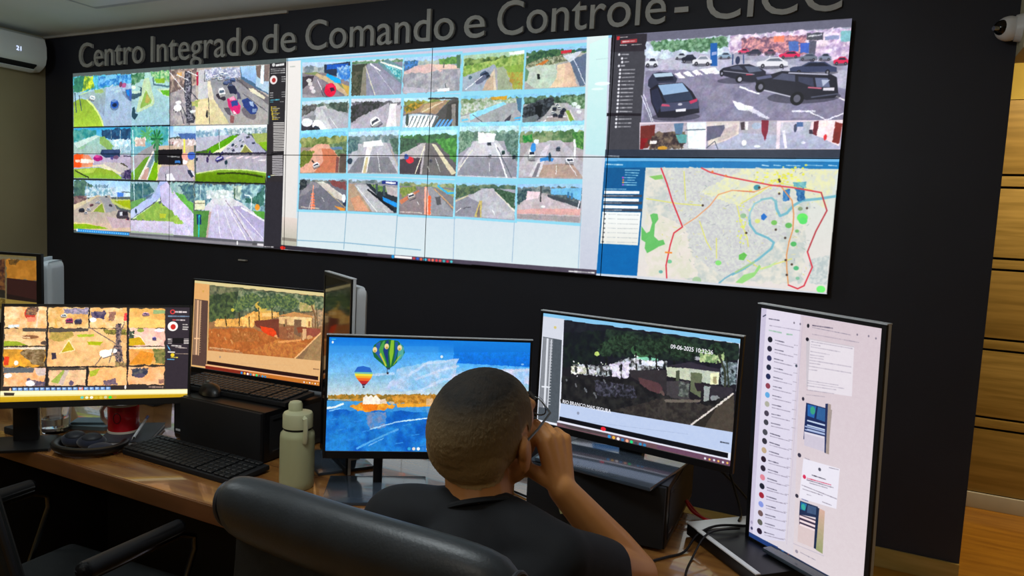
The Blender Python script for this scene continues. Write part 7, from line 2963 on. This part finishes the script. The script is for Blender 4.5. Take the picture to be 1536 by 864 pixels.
# mug on a notebook
t = empty('notebook', (3.53, -2.13, DZ), R(38), 'dark notebook lying under the red mug', 'notebook')
MB().box(-.07, .07, -.1, .1, .001, .012, .002).build('pages', m_silver, t)
MB().box(-.072, .072, -.102, .102, .012, .0145, .001).box(-.072, .072, -.102, .102, 0, .0015, .0005).build('cover', m_note, t)
t = empty('mug', (3.497, -2.135, DZ+.0147), R(200), 'red mug with a cream handle and dark print, on the notebook', 'mug')
MB().lathe([(.034, 0), (.043, .003), (.0445, .012), (.0445, .088), (.041, .088), (.0405, .012), (.0, .008)], cap=False).build('body', m_red, t)
MB().lathe([(.0445, .0835), (.0452, .084), (.0452, .091), (.0405, .091), (.0405, .084)], cap=False).build('rim', m_cer, t)
MB().lathe([(.0452, .0), (.0452, .006), (.042, .007)], cap=False).build('foot_ring', m_cer, t)
MB().tube([(.043, 0, .078), (.062, 0, .076), (.074, 0, .058), (.07, 0, .034), (.055, 0, .02), (.043, 0, .018)], .0062, flat=1.2).build('handle', m_cer, t)
b = MB()
for k in range(7): a = R(95+k*4); 
MB().tube([(.0451*math.cos(R(a)), .0451*math.sin(R(a)), .05+.016*math.sin(R(q))) for q, a in zip(range(0, 361, 30), [100+14*math.cos(R(q)) for q in range(0, 361, 30)])], .0012).build('print', m_txtb, t)
# tumbler of water
t = empty('drinking_glass', (3.30, -2.225, DZ), 0, 'clear glass tumbler of water under the leftmost front monitor', 'glass')
MB().lathe([(.0, .0), (.036, 0), (.0385, .006), (.043, .085), (.0405, .085), (.0362, .014), (.0, .012)], cap=False).build('glass_wall', m_glass, t)
MB().lathe([(.0, .0135), (.0358, .0155), (.0378, .045), (.0, .045)], cap=False).build('water', m_water, t)
# folded blue-grey paper
t = tag(MB().prism([(-.09, -.035), (.05, -.055), (.1, .03), (-.03, .05)], 'z', 0, .012).box(-.06, .05, -.03, .03, .012, .02, .003).build('folded_paper', m_paper, loc=(3.34, -2.125, DZ)), 'folded pale blue paper beside the red mug', 'paper')
t.rotation_euler = (0, 0, R(35))
# little black box by the glass
t = tag(MB().box(-.04, .04, -.025, .025, 0, .022, .005).build('adapter_box', m_blackm, loc=(3.245, -2.30, DZ)), 'small black adapter on the desk edge by the glass', 'adapter')
t = tag(MB().box(-.05, .05, -.04, .04, 0, .09, .006).build('pen_holder', m_note, loc=(3.24, -1.83, DZ)), 'grey box behind the leftmost front monitor', 'box')

# headphones lying flat with a navy cloth cover
hp = empty('headphones', (3.55, -2.278, DZ), R(20), 'navy headphones lying flat on the desk beside the red mug', 'headphones')
MB().tube([(.092*math.cos(R(a)), .075*math.sin(R(a)), 0.0175) for a in range(150, 391, 12)], .011, n=12, flat=1.5).build('headband', m_black, hp)
for k, (x, y) in enumerate(((-.062, .018), (-.005, .012))):
    MB().sph((x, y, .022), (.04, .036, .02)).build('ear_cushion', m_cloth, hp)
    MB().sph((x+.004, y-.004, .034), (.028, .026, .014)).build('ear_shell', m_note, hp)
MB().sph((.04, -.01, .014), (.035, .03, .013)).build('cloth_fold', m_cloth, hp)
# pen
t = empty('pen', (3.585, -2.14, DZ), R(37), 'thin pen with a blue end leaning by the headphones', 'pen')
MB().cyl((0, -.07, .03), (0, .06, .055), .004, n=10).build('barrel', m_silver, t); MB().cyl((0, .045, .0521), (0, .066, .0562), .0045, n=10).build('cap', mat('pen_blue', '2038a0', .4), t)
MB().cyl((0, -.085, .027), (0, -.07, .03), .001, .004, n=10).build('tip', m_steel, t)

# network recorder under the portrait monitor, white stripe on its edges
t = empty('network_recorder', (5.40, -1.885, DZ), R(-45), 'flat black and white box under the portrait monitor', 'recorder')
MB().box(-.13, .13, -.15, .09, .003, .030, .004).build('housing', m_black, t)
MB().box(-.132, -.085, -.15, .09, .030, .033, .001).build('white_strip', m_white, t)
MB().box(-.085, .13, -.152, -.14, .030, .033, .001).build('front_strip', m_white, t)
for k in range(4): MB().box(-.06+k*.014, -.052+k*.014, .055, .062, .0305, .033).build('port_light', m_white, t)

# cables
def cable(name, pts, r, m, label):
    P_ = [Vector(p) for p in pts]; out = []
    for i in range(len(P_)-1):
        a, b, c, d = P_[max(0, i-1)], P_[i], P_[i+1], P_[min(len(P_)-1, i+2)]
        for k in range(6):
            t_ = k/6; out.append(.5*((2*b)+(c-a)*t_+(2*a-5*b+4*c-d)*t_*t_+(3*b-a-3*c+d)*t_**3))
    out.append(P_[-1])
    return tag(MB().tube(out, r, n=8).build(name, m), label, 'cable')
z0 = DZ+.004
cable('red_cable', [(5.17, -1.77, z0+.03), (5.2, -1.8, z0+.015), (5.27, -1.83, z0+.012), (5.33, -1.81, z0+.012), (5.40, -1.76, z0)], .0035, m_red_cable, 'red network cable running behind the right computer')
cable('red_cable', [(5.165, -1.745, z0+.025), (5.22, -1.78, z0), (5.30, -1.79, z0+.01), (5.40, -1.74, z0)], .003, m_red_cable, 'second, thinner red cable beside the wall side of the desk')
cable('black_cable', [(5.165, -2.09, z0), (5.19, -2.05, z0), (5.22, -2.0, z0), (5.235, -1.94, z0+.02), (5.27, -1.90, z0+.036), (5.33, -1.86, z0+.036)], .0028, m_black, 'black cable crossing the desk to the flat black and white box')
cable('black_cable', [(5.28, -2.2, z0), (5.25, -2.12, z0), (5.243, -2.02, z0), (5.262, -1.95, z0+.035), (5.32, -1.885, z0+.036)], .0024, m_black, 'thin black cable looping to the front edge of the desk')
cable('black_cable', [(5.19, -1.80, .93), (5.25, -1.78, .88), (5.3, -1.76, .83), (5.36, -1.74, .76)], .003, m_black, 'black cable hanging behind the night camera monitor')
cable('black_cable', [(5.27, -1.80, .90), (5.29, -1.79, .84), (5.31, -1.80, .79), (5.31, -1.83, z0+.032)], .003, m_black, 'short black cable hanging down to the flat box')
cable('black_cable', [(4.52, -1.9, .85), (4.56, -1.93, .80), (4.62, -1.93, z0+.01), (4.70, -1.88, z0), (4.78, -1.9, z0)], .003, m_black, 'black cable hanging under the balloon wallpaper monitor')
cable('white_cable', [(4.60, -1.90, .84), (4.64, -1.93, .79), (4.69, -1.95, .775), (4.74, -1.93, .82)], .0035, m_white, 'white cable loop under the balloon wallpaper monitor')
t = empty('power_adapter', (4.62, -1.93, DZ), R(20), 'black power adapter with a yellow light behind the seated man', 'adapter')
MB().box(-.05, .05, -.03, .03, 0, .032, .006).build('case', m_blackm, t); MB().sph((-.035, -.031, .018), .003).build('light', m_amber, t)
t = tag(MB().lathe([(.018, 0), (.022, .01), (.022, .05), (.012, .06)]).build('yellow_tape_roll', m_yell, loc=(4.745, -1.955, DZ)), 'yellow cap standing beside the back of the man\'s head', 'cap')
t = empty('webcam', (4.635, -2.175, DZ), R(20), 'small dark device with a green light, left of the man\'s shoulder', 'device')
MB().box(-.03, .03, -.04, .04, 0, .03, .008).build('case', m_note, t); MB().prism([(-.022, .018), (-.006, .024), (-.014, .008)], 'y', -.0405, -.042).build('light', m_greenled, t)
t = tag(MB().box(-.006, .006, -.0015, .0015, 0, .06, .001).build('label_strip', m_lime, loc=(4.945, -2.055, DZ+.05)), 'pale tape strip on the dark computer front, between neck and forearm', 'tape')
t.rotation_euler = (0, R(-22), 0)
t = tag(MB().box(-.05, .05, -.005, .005, 0, .003).build('pale_ruler', m_lime, loc=(5.135, -2.10, DZ)), 'thin pale strip on the desk at the front corner of the right computer', 'ruler')
t.rotation_euler = (0, 0, R(-15))

# ================================================================ chairs
def base5(t, z):
    MB().cyl((0, 0, .09), (0, 0, z), .028, n=18).build('gas_lift', m_steel, t)
    for k in range(5):
        a = 2*math.pi*k/5+.3; c_, s_ = math.cos(a), math.sin(a)
        sp = MB().hull((.02*c_, .02*s_, .1), .026, (.29*c_, .29*s_, .075), .016).build('spoke', m_black, t)
        MB().cyl((.29*c_-s_*.02, .29*s_+c_*.02, .03), (.29*c_+s_*.02, .29*s_-c_*.02, .03), .03, n=16).build('caster', m_blackm, sp)
# the seated man's chair; local +Y is forward
c1 = empty('office_chair', (4.972, -2.60, 0), R(-2.5), 'dark leather office chair with a thick rolled back top, in which the man sits', 'chair')
base5(c1, .33)
MB().box(-.25, .25, -.24, .24, .33, .385, .025, seg=4).build('seat', m_leather, c1)
b = MB(); n = 26; prof = []
# back: curved sheet with rolled top
N_ = 25; rings = []
for i in range(N_):      # the fat roll along the top
    u = -1+2*i/(N_-1); e = .62+.38*(1-abs(u)**7)**.5 if abs(u) < 1 else .62; sag = .012*(1-u*u)
    rings.append([b.bm.verts.new((u*.242, -.247-sag+.043*e*math.cos(a_), 1.038-.006*u**6+.052*e*math.sin(a_)-.012*math.cos(a_))) for a_ in np.linspace(0, 2*math.pi, 24, endpoint=False)])
for A, B_ in zip(rings[:-1], rings[1:]):
    for k in range(len(A)): b.bm.faces.new((A[k], A[(k+1) % len(A)], B_[(k+1) % len(A)], B_[k]))
b.bm.faces.new(rings[0][::-1]); b.bm.faces.new(rings[-1])
back = b.build('headrest_roll', m_leather, c1)
b = MB(); rings = []
for i in range(13):
    u = -1+2*i/12; sag = .010*(1-u*u); th = .022*(1-.5*abs(u)**6)
    P_ = [(y-th, z) for y, z in ((-.225, .43), (-.25, .56), (-.256, .7), (-.25, .85), (-.24, .96), (-.238, 1.02))]+[(y+th, z) for y, z in ((-.238, 1.02), (-.24, .96), (-.25, .85), (-.256, .7), (-.25, .56), (-.225, .43))]
    rings.append([b.bm.verts.new((u*.226, y-sag, z)) for y, z in P_])
for A, B_ in zip(rings[:-1], rings[1:]):
    for k in range(len(A)): b.bm.faces.new((A[k], A[(k+1) % len(A)], B_[(k+1) % len(A)], B_[k]))
b.bm.faces.new(rings[0][::-1]); b.bm.faces.new(rings[-1])
b.build('backrest', m_mesh, c1)
for s_ in (-1, 1):
    MB().tube([(s_*.243, -.247+.0275*math.cos(a_), 1.032+.033*math.sin(a_)-.0075*math.cos(a_)) for a_ in np.linspace(0, 2*math.pi, 24, endpoint=False)], .0035, n=8, closed=True).build('piping', m_note, back)
    MB().tube([(s_*.24, -.15, .38), (s_*.29, -.13, .4), (s_*.30, -.1, .62), (s_*.30, .06, .64)], .012).build('arm_frame', m_black, c1)
    MB().hull((s_*.30, -.14, .648), .018, (s_*.30, .08, .648), .018).build('armrest', m_pad, c1)
# second chair, lower left
c2 = empty('office_chair', (3.78, -2.52, 0), R(4), 'black office chair with chrome-edged armrests, empty, lower left', 'chair')
base5(c2, .40)
MB().box(-.24, .24, -.22, .22, .42, .48, .03, seg=4).build('seat', m_mesh, c2)
b = MB(); b.box(-.225, .225, -.018, .018, .52, .98, .016, seg=3); b.xf(Matrix.Translation((0, -.2, 0)) @ Matrix.Translation((0, 0, .52)) @ Matrix.Rotation(R(14), 4, 'X') @ Matrix.Translation((0, 0, -.52)))
bk = b.build('backrest', m_mesh, c2)
MB().tube([(-.225, -.205, .52), (-.225, -.305, .93), (-.19, -.318, .985), (.19, -.318, .985), (.225, -.305, .93), (.225, -.205, .52)], .008).build('back_frame', m_pad, bk)
for s_ in (-1, 1):
    x = s_*.275
    fr = MB().tube([(s_*.2, -.12, .43), (x, -.14, .45), (x, -.145, .62), (x, -.12, .645), (x, .13, .645), (x+s_*.0, .172, .625), (x, .175, .59), (x, .12, .45), (s_*.2, .1, .43)], .008, n=10).build('arm_frame', m_dchrome, c2)
    MB().hull((x, -.13, .668), .02, (x, .12, .668), .019).build('armrest', m_pad, c2)

# ================================================================ the seated man
man = empty('person', (4.95, -2.62, 0), 0, 'seated man seen from behind, short dark hair, glasses, black T-shirt, hand at his mouth', 'person')
O = Vector((4.95, -2.62, 0))
HC = Vector((4.925, -2.422, 1.078)); SC = 1.10
HM = Matrix.Translation(HC) @ Matrix.Rotation(R(-6), 4, 'Z') @ Matrix.Rotation(R(15), 4, 'X') @ Matrix.Rotation(R(4), 4, 'Y') @ Matrix.Diagonal((SC, SC, SC, 1))
hp_ = lambda *p: (HM @ Vector(p))-O
b = MB()
def hs(c, r, rot=None): b.sph((0, 0, 0), (1, 1, 1), Matrix.Translation(-O) @ HM @ Matrix.Translation(c) @ (rot or Matrix()) @ Matrix.Diagonal((*r, 1)), 24, 16)
def hh(p, r0, q, r1): b.hull(hp_(*p), r0*SC, hp_(*q), r1*SC)
hs((0, -.016, .022), (.077, .097, .088)); hs((0, -.055, -.005), (.068, .052, .062)); hs((0, .03, .015), (.066, .064, .075))
hs((0, .03, -.035), (.06, .06, .07)); hs((0, .042, -.078), (.047, .046, .035)); hs((0, .07, -.1), (.024, .02, .018))
for s_ in (-1, 1):
    hs((s_*.034, .05, -.034), (.03, .03, .036)); hh((s_*.014, .086, .028), .010, (s_*.045, .074, .028), .009)
    hs((s_*.079, -.006, -.018), (.010, .019, .033), Matrix.Rotation(R(s_*14), 4, 'Z') @ Matrix.Rotation(R(-10), 4, 'X')); hs((s_*.083, -.014, -.002), (.009, .017, .021), Matrix.Rotation(R(s_*22), 4, 'Z')); hs((s_*.076, .0, -.044), (.008, .008, .01))
    hs((s_*.046, .022, -.064), (.019, .036, .03))
hh((0, .09, .018), .009, (0, .113, -.02), .0125); hs((-.011, .1, -.026), (.009, .011, .008)); hs((.011, .1, -.026), (.009, .011, .008))
hs((0, .088, -.052), (.022, .012, .0065)); hs((0, .086, -.064), (.019, .012, .007))
# neck, torso, arms
def hb(p, r0, q, r1): b.hull(Vector(p)-O, r0, Vector(q)-O, r1)
nb = HM @ Vector((0, -.035, -.055)); C7 = Vector((4.95, -2.475, .935))
hb(nb, .060, C7, .062); hb(HM @ Vector((0, -.0, -.07)), .05, (4.94, -2.46, .92), .06)
hb(C7+Vector((0, .012, -.03)), .05, (4.94, -2.56, .79), .09)
CH = [(-.10, .80), (.10, .80)]
SL, SR = Vector(SHL), Vector(SHR)
hb((4.87, -2.56, .80), .098, (5.01, -2.55, .80), .098); hb((4.88, -2.62, .60), .10, (5.0, -2.62, .60), .10)
hb((4.87, -2.56, .80), .098, (4.88, -2.62, .60), .10); hb((5.01, -2.55, .80), .098, (5.0, -2.62, .60), .10); hb((4.88, -2.62, .50), .10, (5.0, -2.62, .50), .10)
hb(C7+Vector((0, 0, -.02)), .05, SL, .05); hb(C7+Vector((0, 0, -.02)), .05, SR, .05); hb((4.87, -2.56, .80), .09, SL, .05); hb((5.01, -2.55, .80), .09, SR, .05)
EL = Vector((4.70, -2.43, .655)); WL = Vector((4.80, -2.30, .56)); ER = Vector(ELB); WR = Vector(WRI)
hb(SL, .054, EL, .041); hb(EL, .041, WL, .028)
hb(SR, .054, ER, .042); hb(ER, .042, ER.lerp(WR, .3), .041); hb(ER.lerp(WR, .3), .041, WR, .027)
# legs
for s_ in (-1, 1):
    hb((4.95+s_*.09, -2.6, .49), .085, (4.95+s_*.12, -2.2, .50), .062); hb((4.95+s_*.12, -2.2, .50), .06, (4.95+s_*.12, -2.12, .1), .038); hb((4.95+s_*.12, -2.12, .06), .035, (4.95+s_*.12, -2.0, .035), .03)
# hands
def hand(Wr, U, Nn, spread, curl, side, sc=1.0, thumb=None):
    """U along the palm, Nn out of the back of the hand, side = +1 when S = U x N points to the little finger"""
    U = U.normalized(); Nn = (Nn-U*Nn.dot(U)).normalized(); Sx = U.cross(Nn)*side
    P0 = Wr+U*.008
    K = [P0+U*(.088*sc-(abs(i-1.2)*.004))+Sx*((i-1.5)*.0205*sc)+Nn*(.004-.002*abs(i-1.3)) for i in range(4)]
    for i in range(4): hb(P0+Sx*((i-1.5)*.010), .0155*sc, K[i], .0105*sc)
    hb(P0-Nn*.006, .018*sc, P0+U*.06*sc-Nn*.006, .017*sc)
    Ls = [(.043, .026, .02), (.047, .03, .022), (.044, .028, .021), (.034, .021, .018)]
    for i in range(4):
        p = K[i]; a = 0; r0 = (.0098, .0100, .0096, .0086)[i]*sc
        for j, l in enumerate(Ls[i]):
            a += R(curl[i][j]); d = U*math.cos(a)-Nn*math.sin(a)+Sx*(spread*(i-1.5)); d.normalize(); q = p+d*l*sc; r1 = r0*.93
            hb(p, r0, q, r1); p = q; r0 = r1
    t0 = P0-Sx*.02*sc+U*.012-Nn*.008; t1 = t0+(U*.55-Sx*.62-Nn*.45).normalized()*.04*sc
    th = thumb or (U*.85-Sx*.15-Nn*.5); t2 = t1+th.normalized()*.03*sc; t3 = t2+(th.normalized()*.8-Nn*.3+Sx*.2).normalized()*.025*sc
    hb(t0, .017*sc, t1, .0135*sc); hb(t1, .0128*sc, t2, .0112*sc); hb(t2, .0112*sc, t3, .0095*sc)
hand(WR, Vector(HU), Vector(HN), .06, [(38, 62, 30), (48, 66, 34), (56, 68, 36), (62, 70, 38)], HS, 1.0)
hand(WL, Vector((.35, .93, -.1)), Vector((0, 0, 1)), .06, [(18, 22, 12)]*4, -1 if False else 1, .98)
body = b.build('body', m_skin, man)
apply_mods(body, [('REMESH', dict(mode='VOXEL', voxel_size=.0036)), ('SMOOTH', dict(factor=.5, iterations=4))])
# hair: the scalp faces lifted off the skull, clipped short at the sides and the nape
inv = HM.inverted(); me = body.data; hv = {}; faces = []
co = np.empty(len(me.vertices)*3, np.float32); me.vertices.foreach_get('co', co); co = co.reshape(-1, 3)
no = np.empty(len(me.vertices)*3, np.float32); me.vertices.foreach_get('normal', no); no = no.reshape(-1, 3)
I3 = np.array(inv.to_3x3()); loc = (co+np.array(O)) @ I3.T+np.array(inv.translation)
def bound(y, x):
    y = np.asarray(y); return np.interp(y, [-.12, -.06, -.035, -.022, -.012, .01, .018, .034, .045, .06, .085, .095, .2], [-.048, -.048, -.048, -.03, .022, .028, .012, -.005, .03, .05, .06, .075, .2])
dz = loc[:, 2]-bound(loc[:, 1], loc[:, 0]); r_ear = (np.abs(loc[:, 0]) > .0795) & (loc[:, 2] < .025)
ok = (dz > 0) & (np.linalg.norm(loc, axis=1) < .16) & ~r_ear & (loc[:, 1] < .1)
used = {}; vs = []; fd = []
lift = np.clip(dz/.05, 0, 1)
for p in me.polygons:
    v = list(p.vertices)
    if ok[v].all():
        f = []
        for k in v:
            if k not in used:
                used[k] = len(vs); h_ = .0008+.0055*lift[k]+.0014*random.random()
                vs.append(tuple(co[k]+no[k]*h_)); fd.append(float(np.clip((loc[k][2]+.05)/.155, 0, 1)*min(1, dz[k]/.012)))
            f.append(used[k])
        faces.append(f)
hm = bpy.data.meshes.new('hair'); hm.from_pydata(vs, [], faces); hm.polygons.foreach_set('use_smooth', [True]*len(hm.polygons))
ca = hm.color_attributes.new('fade', 'FLOAT_COLOR', 'POINT')
for i, f in enumerate(fd): ca.data[i].color = (f, f, f, 1)
m_hair = mat('short_hair', '100c08', .8, c2='20180f', scale=90, bump=.8, bscale=260, stretch=(1, 1, .5)); nt = m_hair.node_tree
at = nt.nodes.new('ShaderNodeAttribute'); at.attribute_name = 'fade'; mx = nt.nodes.new('ShaderNodeMix'); mx.data_type = 'RGBA'
rp = nt.nodes['Color Ramp']; bs = nt.nodes['Principled BSDF']
ad = nt.nodes.new('ShaderNodeValToRGB'); ad.color_ramp.elements[0].position = .08; ad.color_ramp.elements[1].position = .9; nt.links.new(at.outputs['Fac'], ad.inputs[0])
nt.links.new(ad.outputs[0], mx.inputs['Factor']); mx.inputs['A'].default_value = hexl('a88a5a'); nt.links.new(rp.outputs[0], mx.inputs['B']); nt.links.new(mx.outputs['Result'], bs.inputs['Base Color'])
hm.materials.append(m_hair); ho = bpy.data.objects.new('hair', hm); col.objects.link(ho); ho.parent = man
# eyes and brows
m_eye = mat('eye_white', 'b8b0a4', .3); m_brow = mat('brow_hair', '18110b', .8)
def part(name, mb, m): mb.xf(Matrix.Translation(-O) @ HM); return mb.build(name, m, man)
for s_ in (-1, 1):
    part('eye', MB().sph((s_*.031, .083, .008), (.0105, .0088, .0065)), m_eye)
    part('iris', MB().sph((s_*.031, .0898, .008), (.0048, .0028, .0048)), m_black)
    part('eyebrow', MB().tube([(s_*.015, .099, .03), (s_*.03, .096, .036), (s_*.048, .084, .032)], [.003, .0035, .002]), m_brow)
# spectacles
gl = MB()
for s_ in (-1, 1): gl.tube([(s_*.034+.024*math.cos(a), .108-.006*abs(math.cos(a)), .006+.017*math.sin(a)) for a in np.linspace(0, 2*math.pi, 20, endpoint=False)], .0014, n=6, closed=True); gl.tube([(s_*.058, .102, .012), (s_*.076, .085, .014), (s_*.083, .03, .012), (s_*.084, -.006, .01), (s_*.082, -.022, -.012)], .0021, n=6)
gl.tube([(-.010, .109, .01), (0, .112, .013), (.010, .109, .01)], .0014, n=6); g = part('spectacles', gl, m_frame)
for s_ in (-1, 1):
    ln = MB().cyl((s_*.034, .1048, .006), (s_*.034, .1058, .006), .023, n=20); ln.xf(Matrix.Translation(-O) @ HM); o = ln.build('lens', m_glass, g)
# T-shirt
b = MB()
hb(C7+Vector((0, .0, -.008)), .070, (4.94, -2.57, .80), .118)
hb((4.94, -2.455, .885), .06, (4.94, -2.55, .80), .11)
hb((4.86, -2.565, .79), .108, (5.02, -2.555, .79), .108); hb((4.88, -2.625, .60), .108, (5.0, -2.625, .60), .108)
hb((4.86, -2.565, .79), .108, (4.88, -2.625, .58), .112); hb((5.02, -2.555, .79), .108, (5.0, -2.625, .58), .112); hb((4.88, -2.62, .47), .115, (5.0, -2.62, .47), .115)
hb((4.88, -2.62, .47), .115, (4.88, -2.625, .58), .112); hb((5.0, -2.62, .47), .115, (5.0, -2.625, .58), .112)
hb(C7+Vector((0, -.003, -.004)), .066, SL, .066); hb(C7+Vector((0, -.003, -.004)), .066, SR, .066); hb((4.86, -2.56, .79), .1, SL, .064); hb((5.02, -2.55, .79), .1, SR, .064)
for A, B2 in ((SL, EL), (SR, ER)):
    hb(A, .064, A.lerp(B2, .60), .055)
shirt = b.build('t_shirt', m_shirt, man)
# hem of each sleeve is cut square to the arm
apply_mods(shirt, [('REMESH', dict(mode='VOXEL', voxel_size=.007)), ('SMOOTH', dict(factor=.5, iterations=6))])
bm = bmesh.new(); bm.from_mesh(shirt.data)
for A, B2 in ((SL, EL), (SR, ER)):
    d = (B2-A).normalized(); pc = A.lerp(B2, .62)-O
    near = {f for f in bm.faces if all((v.co-(A-O)-d*((v.co-(A-O)).dot(d))).length < .085 and (v.co-pc).length < .15 and (v.co-(A-O)).dot(d) > 0 for v in f.verts)}
    vs_ = {v for f in near for v in f.verts}; es_ = {e for f in near for e in f.edges}
    bmesh.ops.bisect_plane(bm, geom=list(vs_)+list(es_)+list(near), plane_co=pc, plane_no=d, clear_outer=True)
# creases
for v in bm.verts:
    w = math.sin(v.co.x*38+v.co.z*55+2*math.sin(v.co.z*31))*math.sin(v.co.z*24-v.co.x*17+1.3); v.co += v.normal*w*.0028
bm.to_mesh(shirt.data); bm.free()
shirt.modifiers.new('Thickness', 'SOLIDIFY').thickness = .003
cr = MB(); ring = []
ax = (nb-C7).normalized(); ce = C7+ax*.022-O; uu = ax.orthogonal().normalized(); vv = ax.cross(uu)
cr.tube([ce+(uu*math.cos(a)+vv*math.sin(a))*.0665 for a in np.linspace(0, 2*math.pi, 28, endpoint=False)], .0055, n=8, closed=True, flat=1.6); cr.build('collar', m_shirt, man)
# trousers and shoes
b = MB()
for s_ in (-1, 1): hb((4.95+s_*.08, -2.6, .49), .1, (4.95+s_*.12, -2.2, .50), .074); hb((4.95+s_*.12, -2.2, .50), .073, (4.95+s_*.12, -2.12, .14), .058)
hb((4.88, -2.62, .49), .112, (5.0, -2.62, .49), .112)
tr = b.build('trousers', m_trouser, man); apply_mods(tr, [('REMESH', dict(mode='VOXEL', voxel_size=.01)), ('SMOOTH', dict(factor=.5, iterations=4))])
for s_ in (-1, 1):
    b = MB(); b.hull(Vector((4.95+s_*.12, -2.13, .05))-O, .045, Vector((4.95+s_*.12, -1.99, .038))-O, .036)
    b.box(.0+s_*.12-.045, s_*.12+.045, .45, .67, 0, .016, .01); b.build('shoe', m_shoe, man)
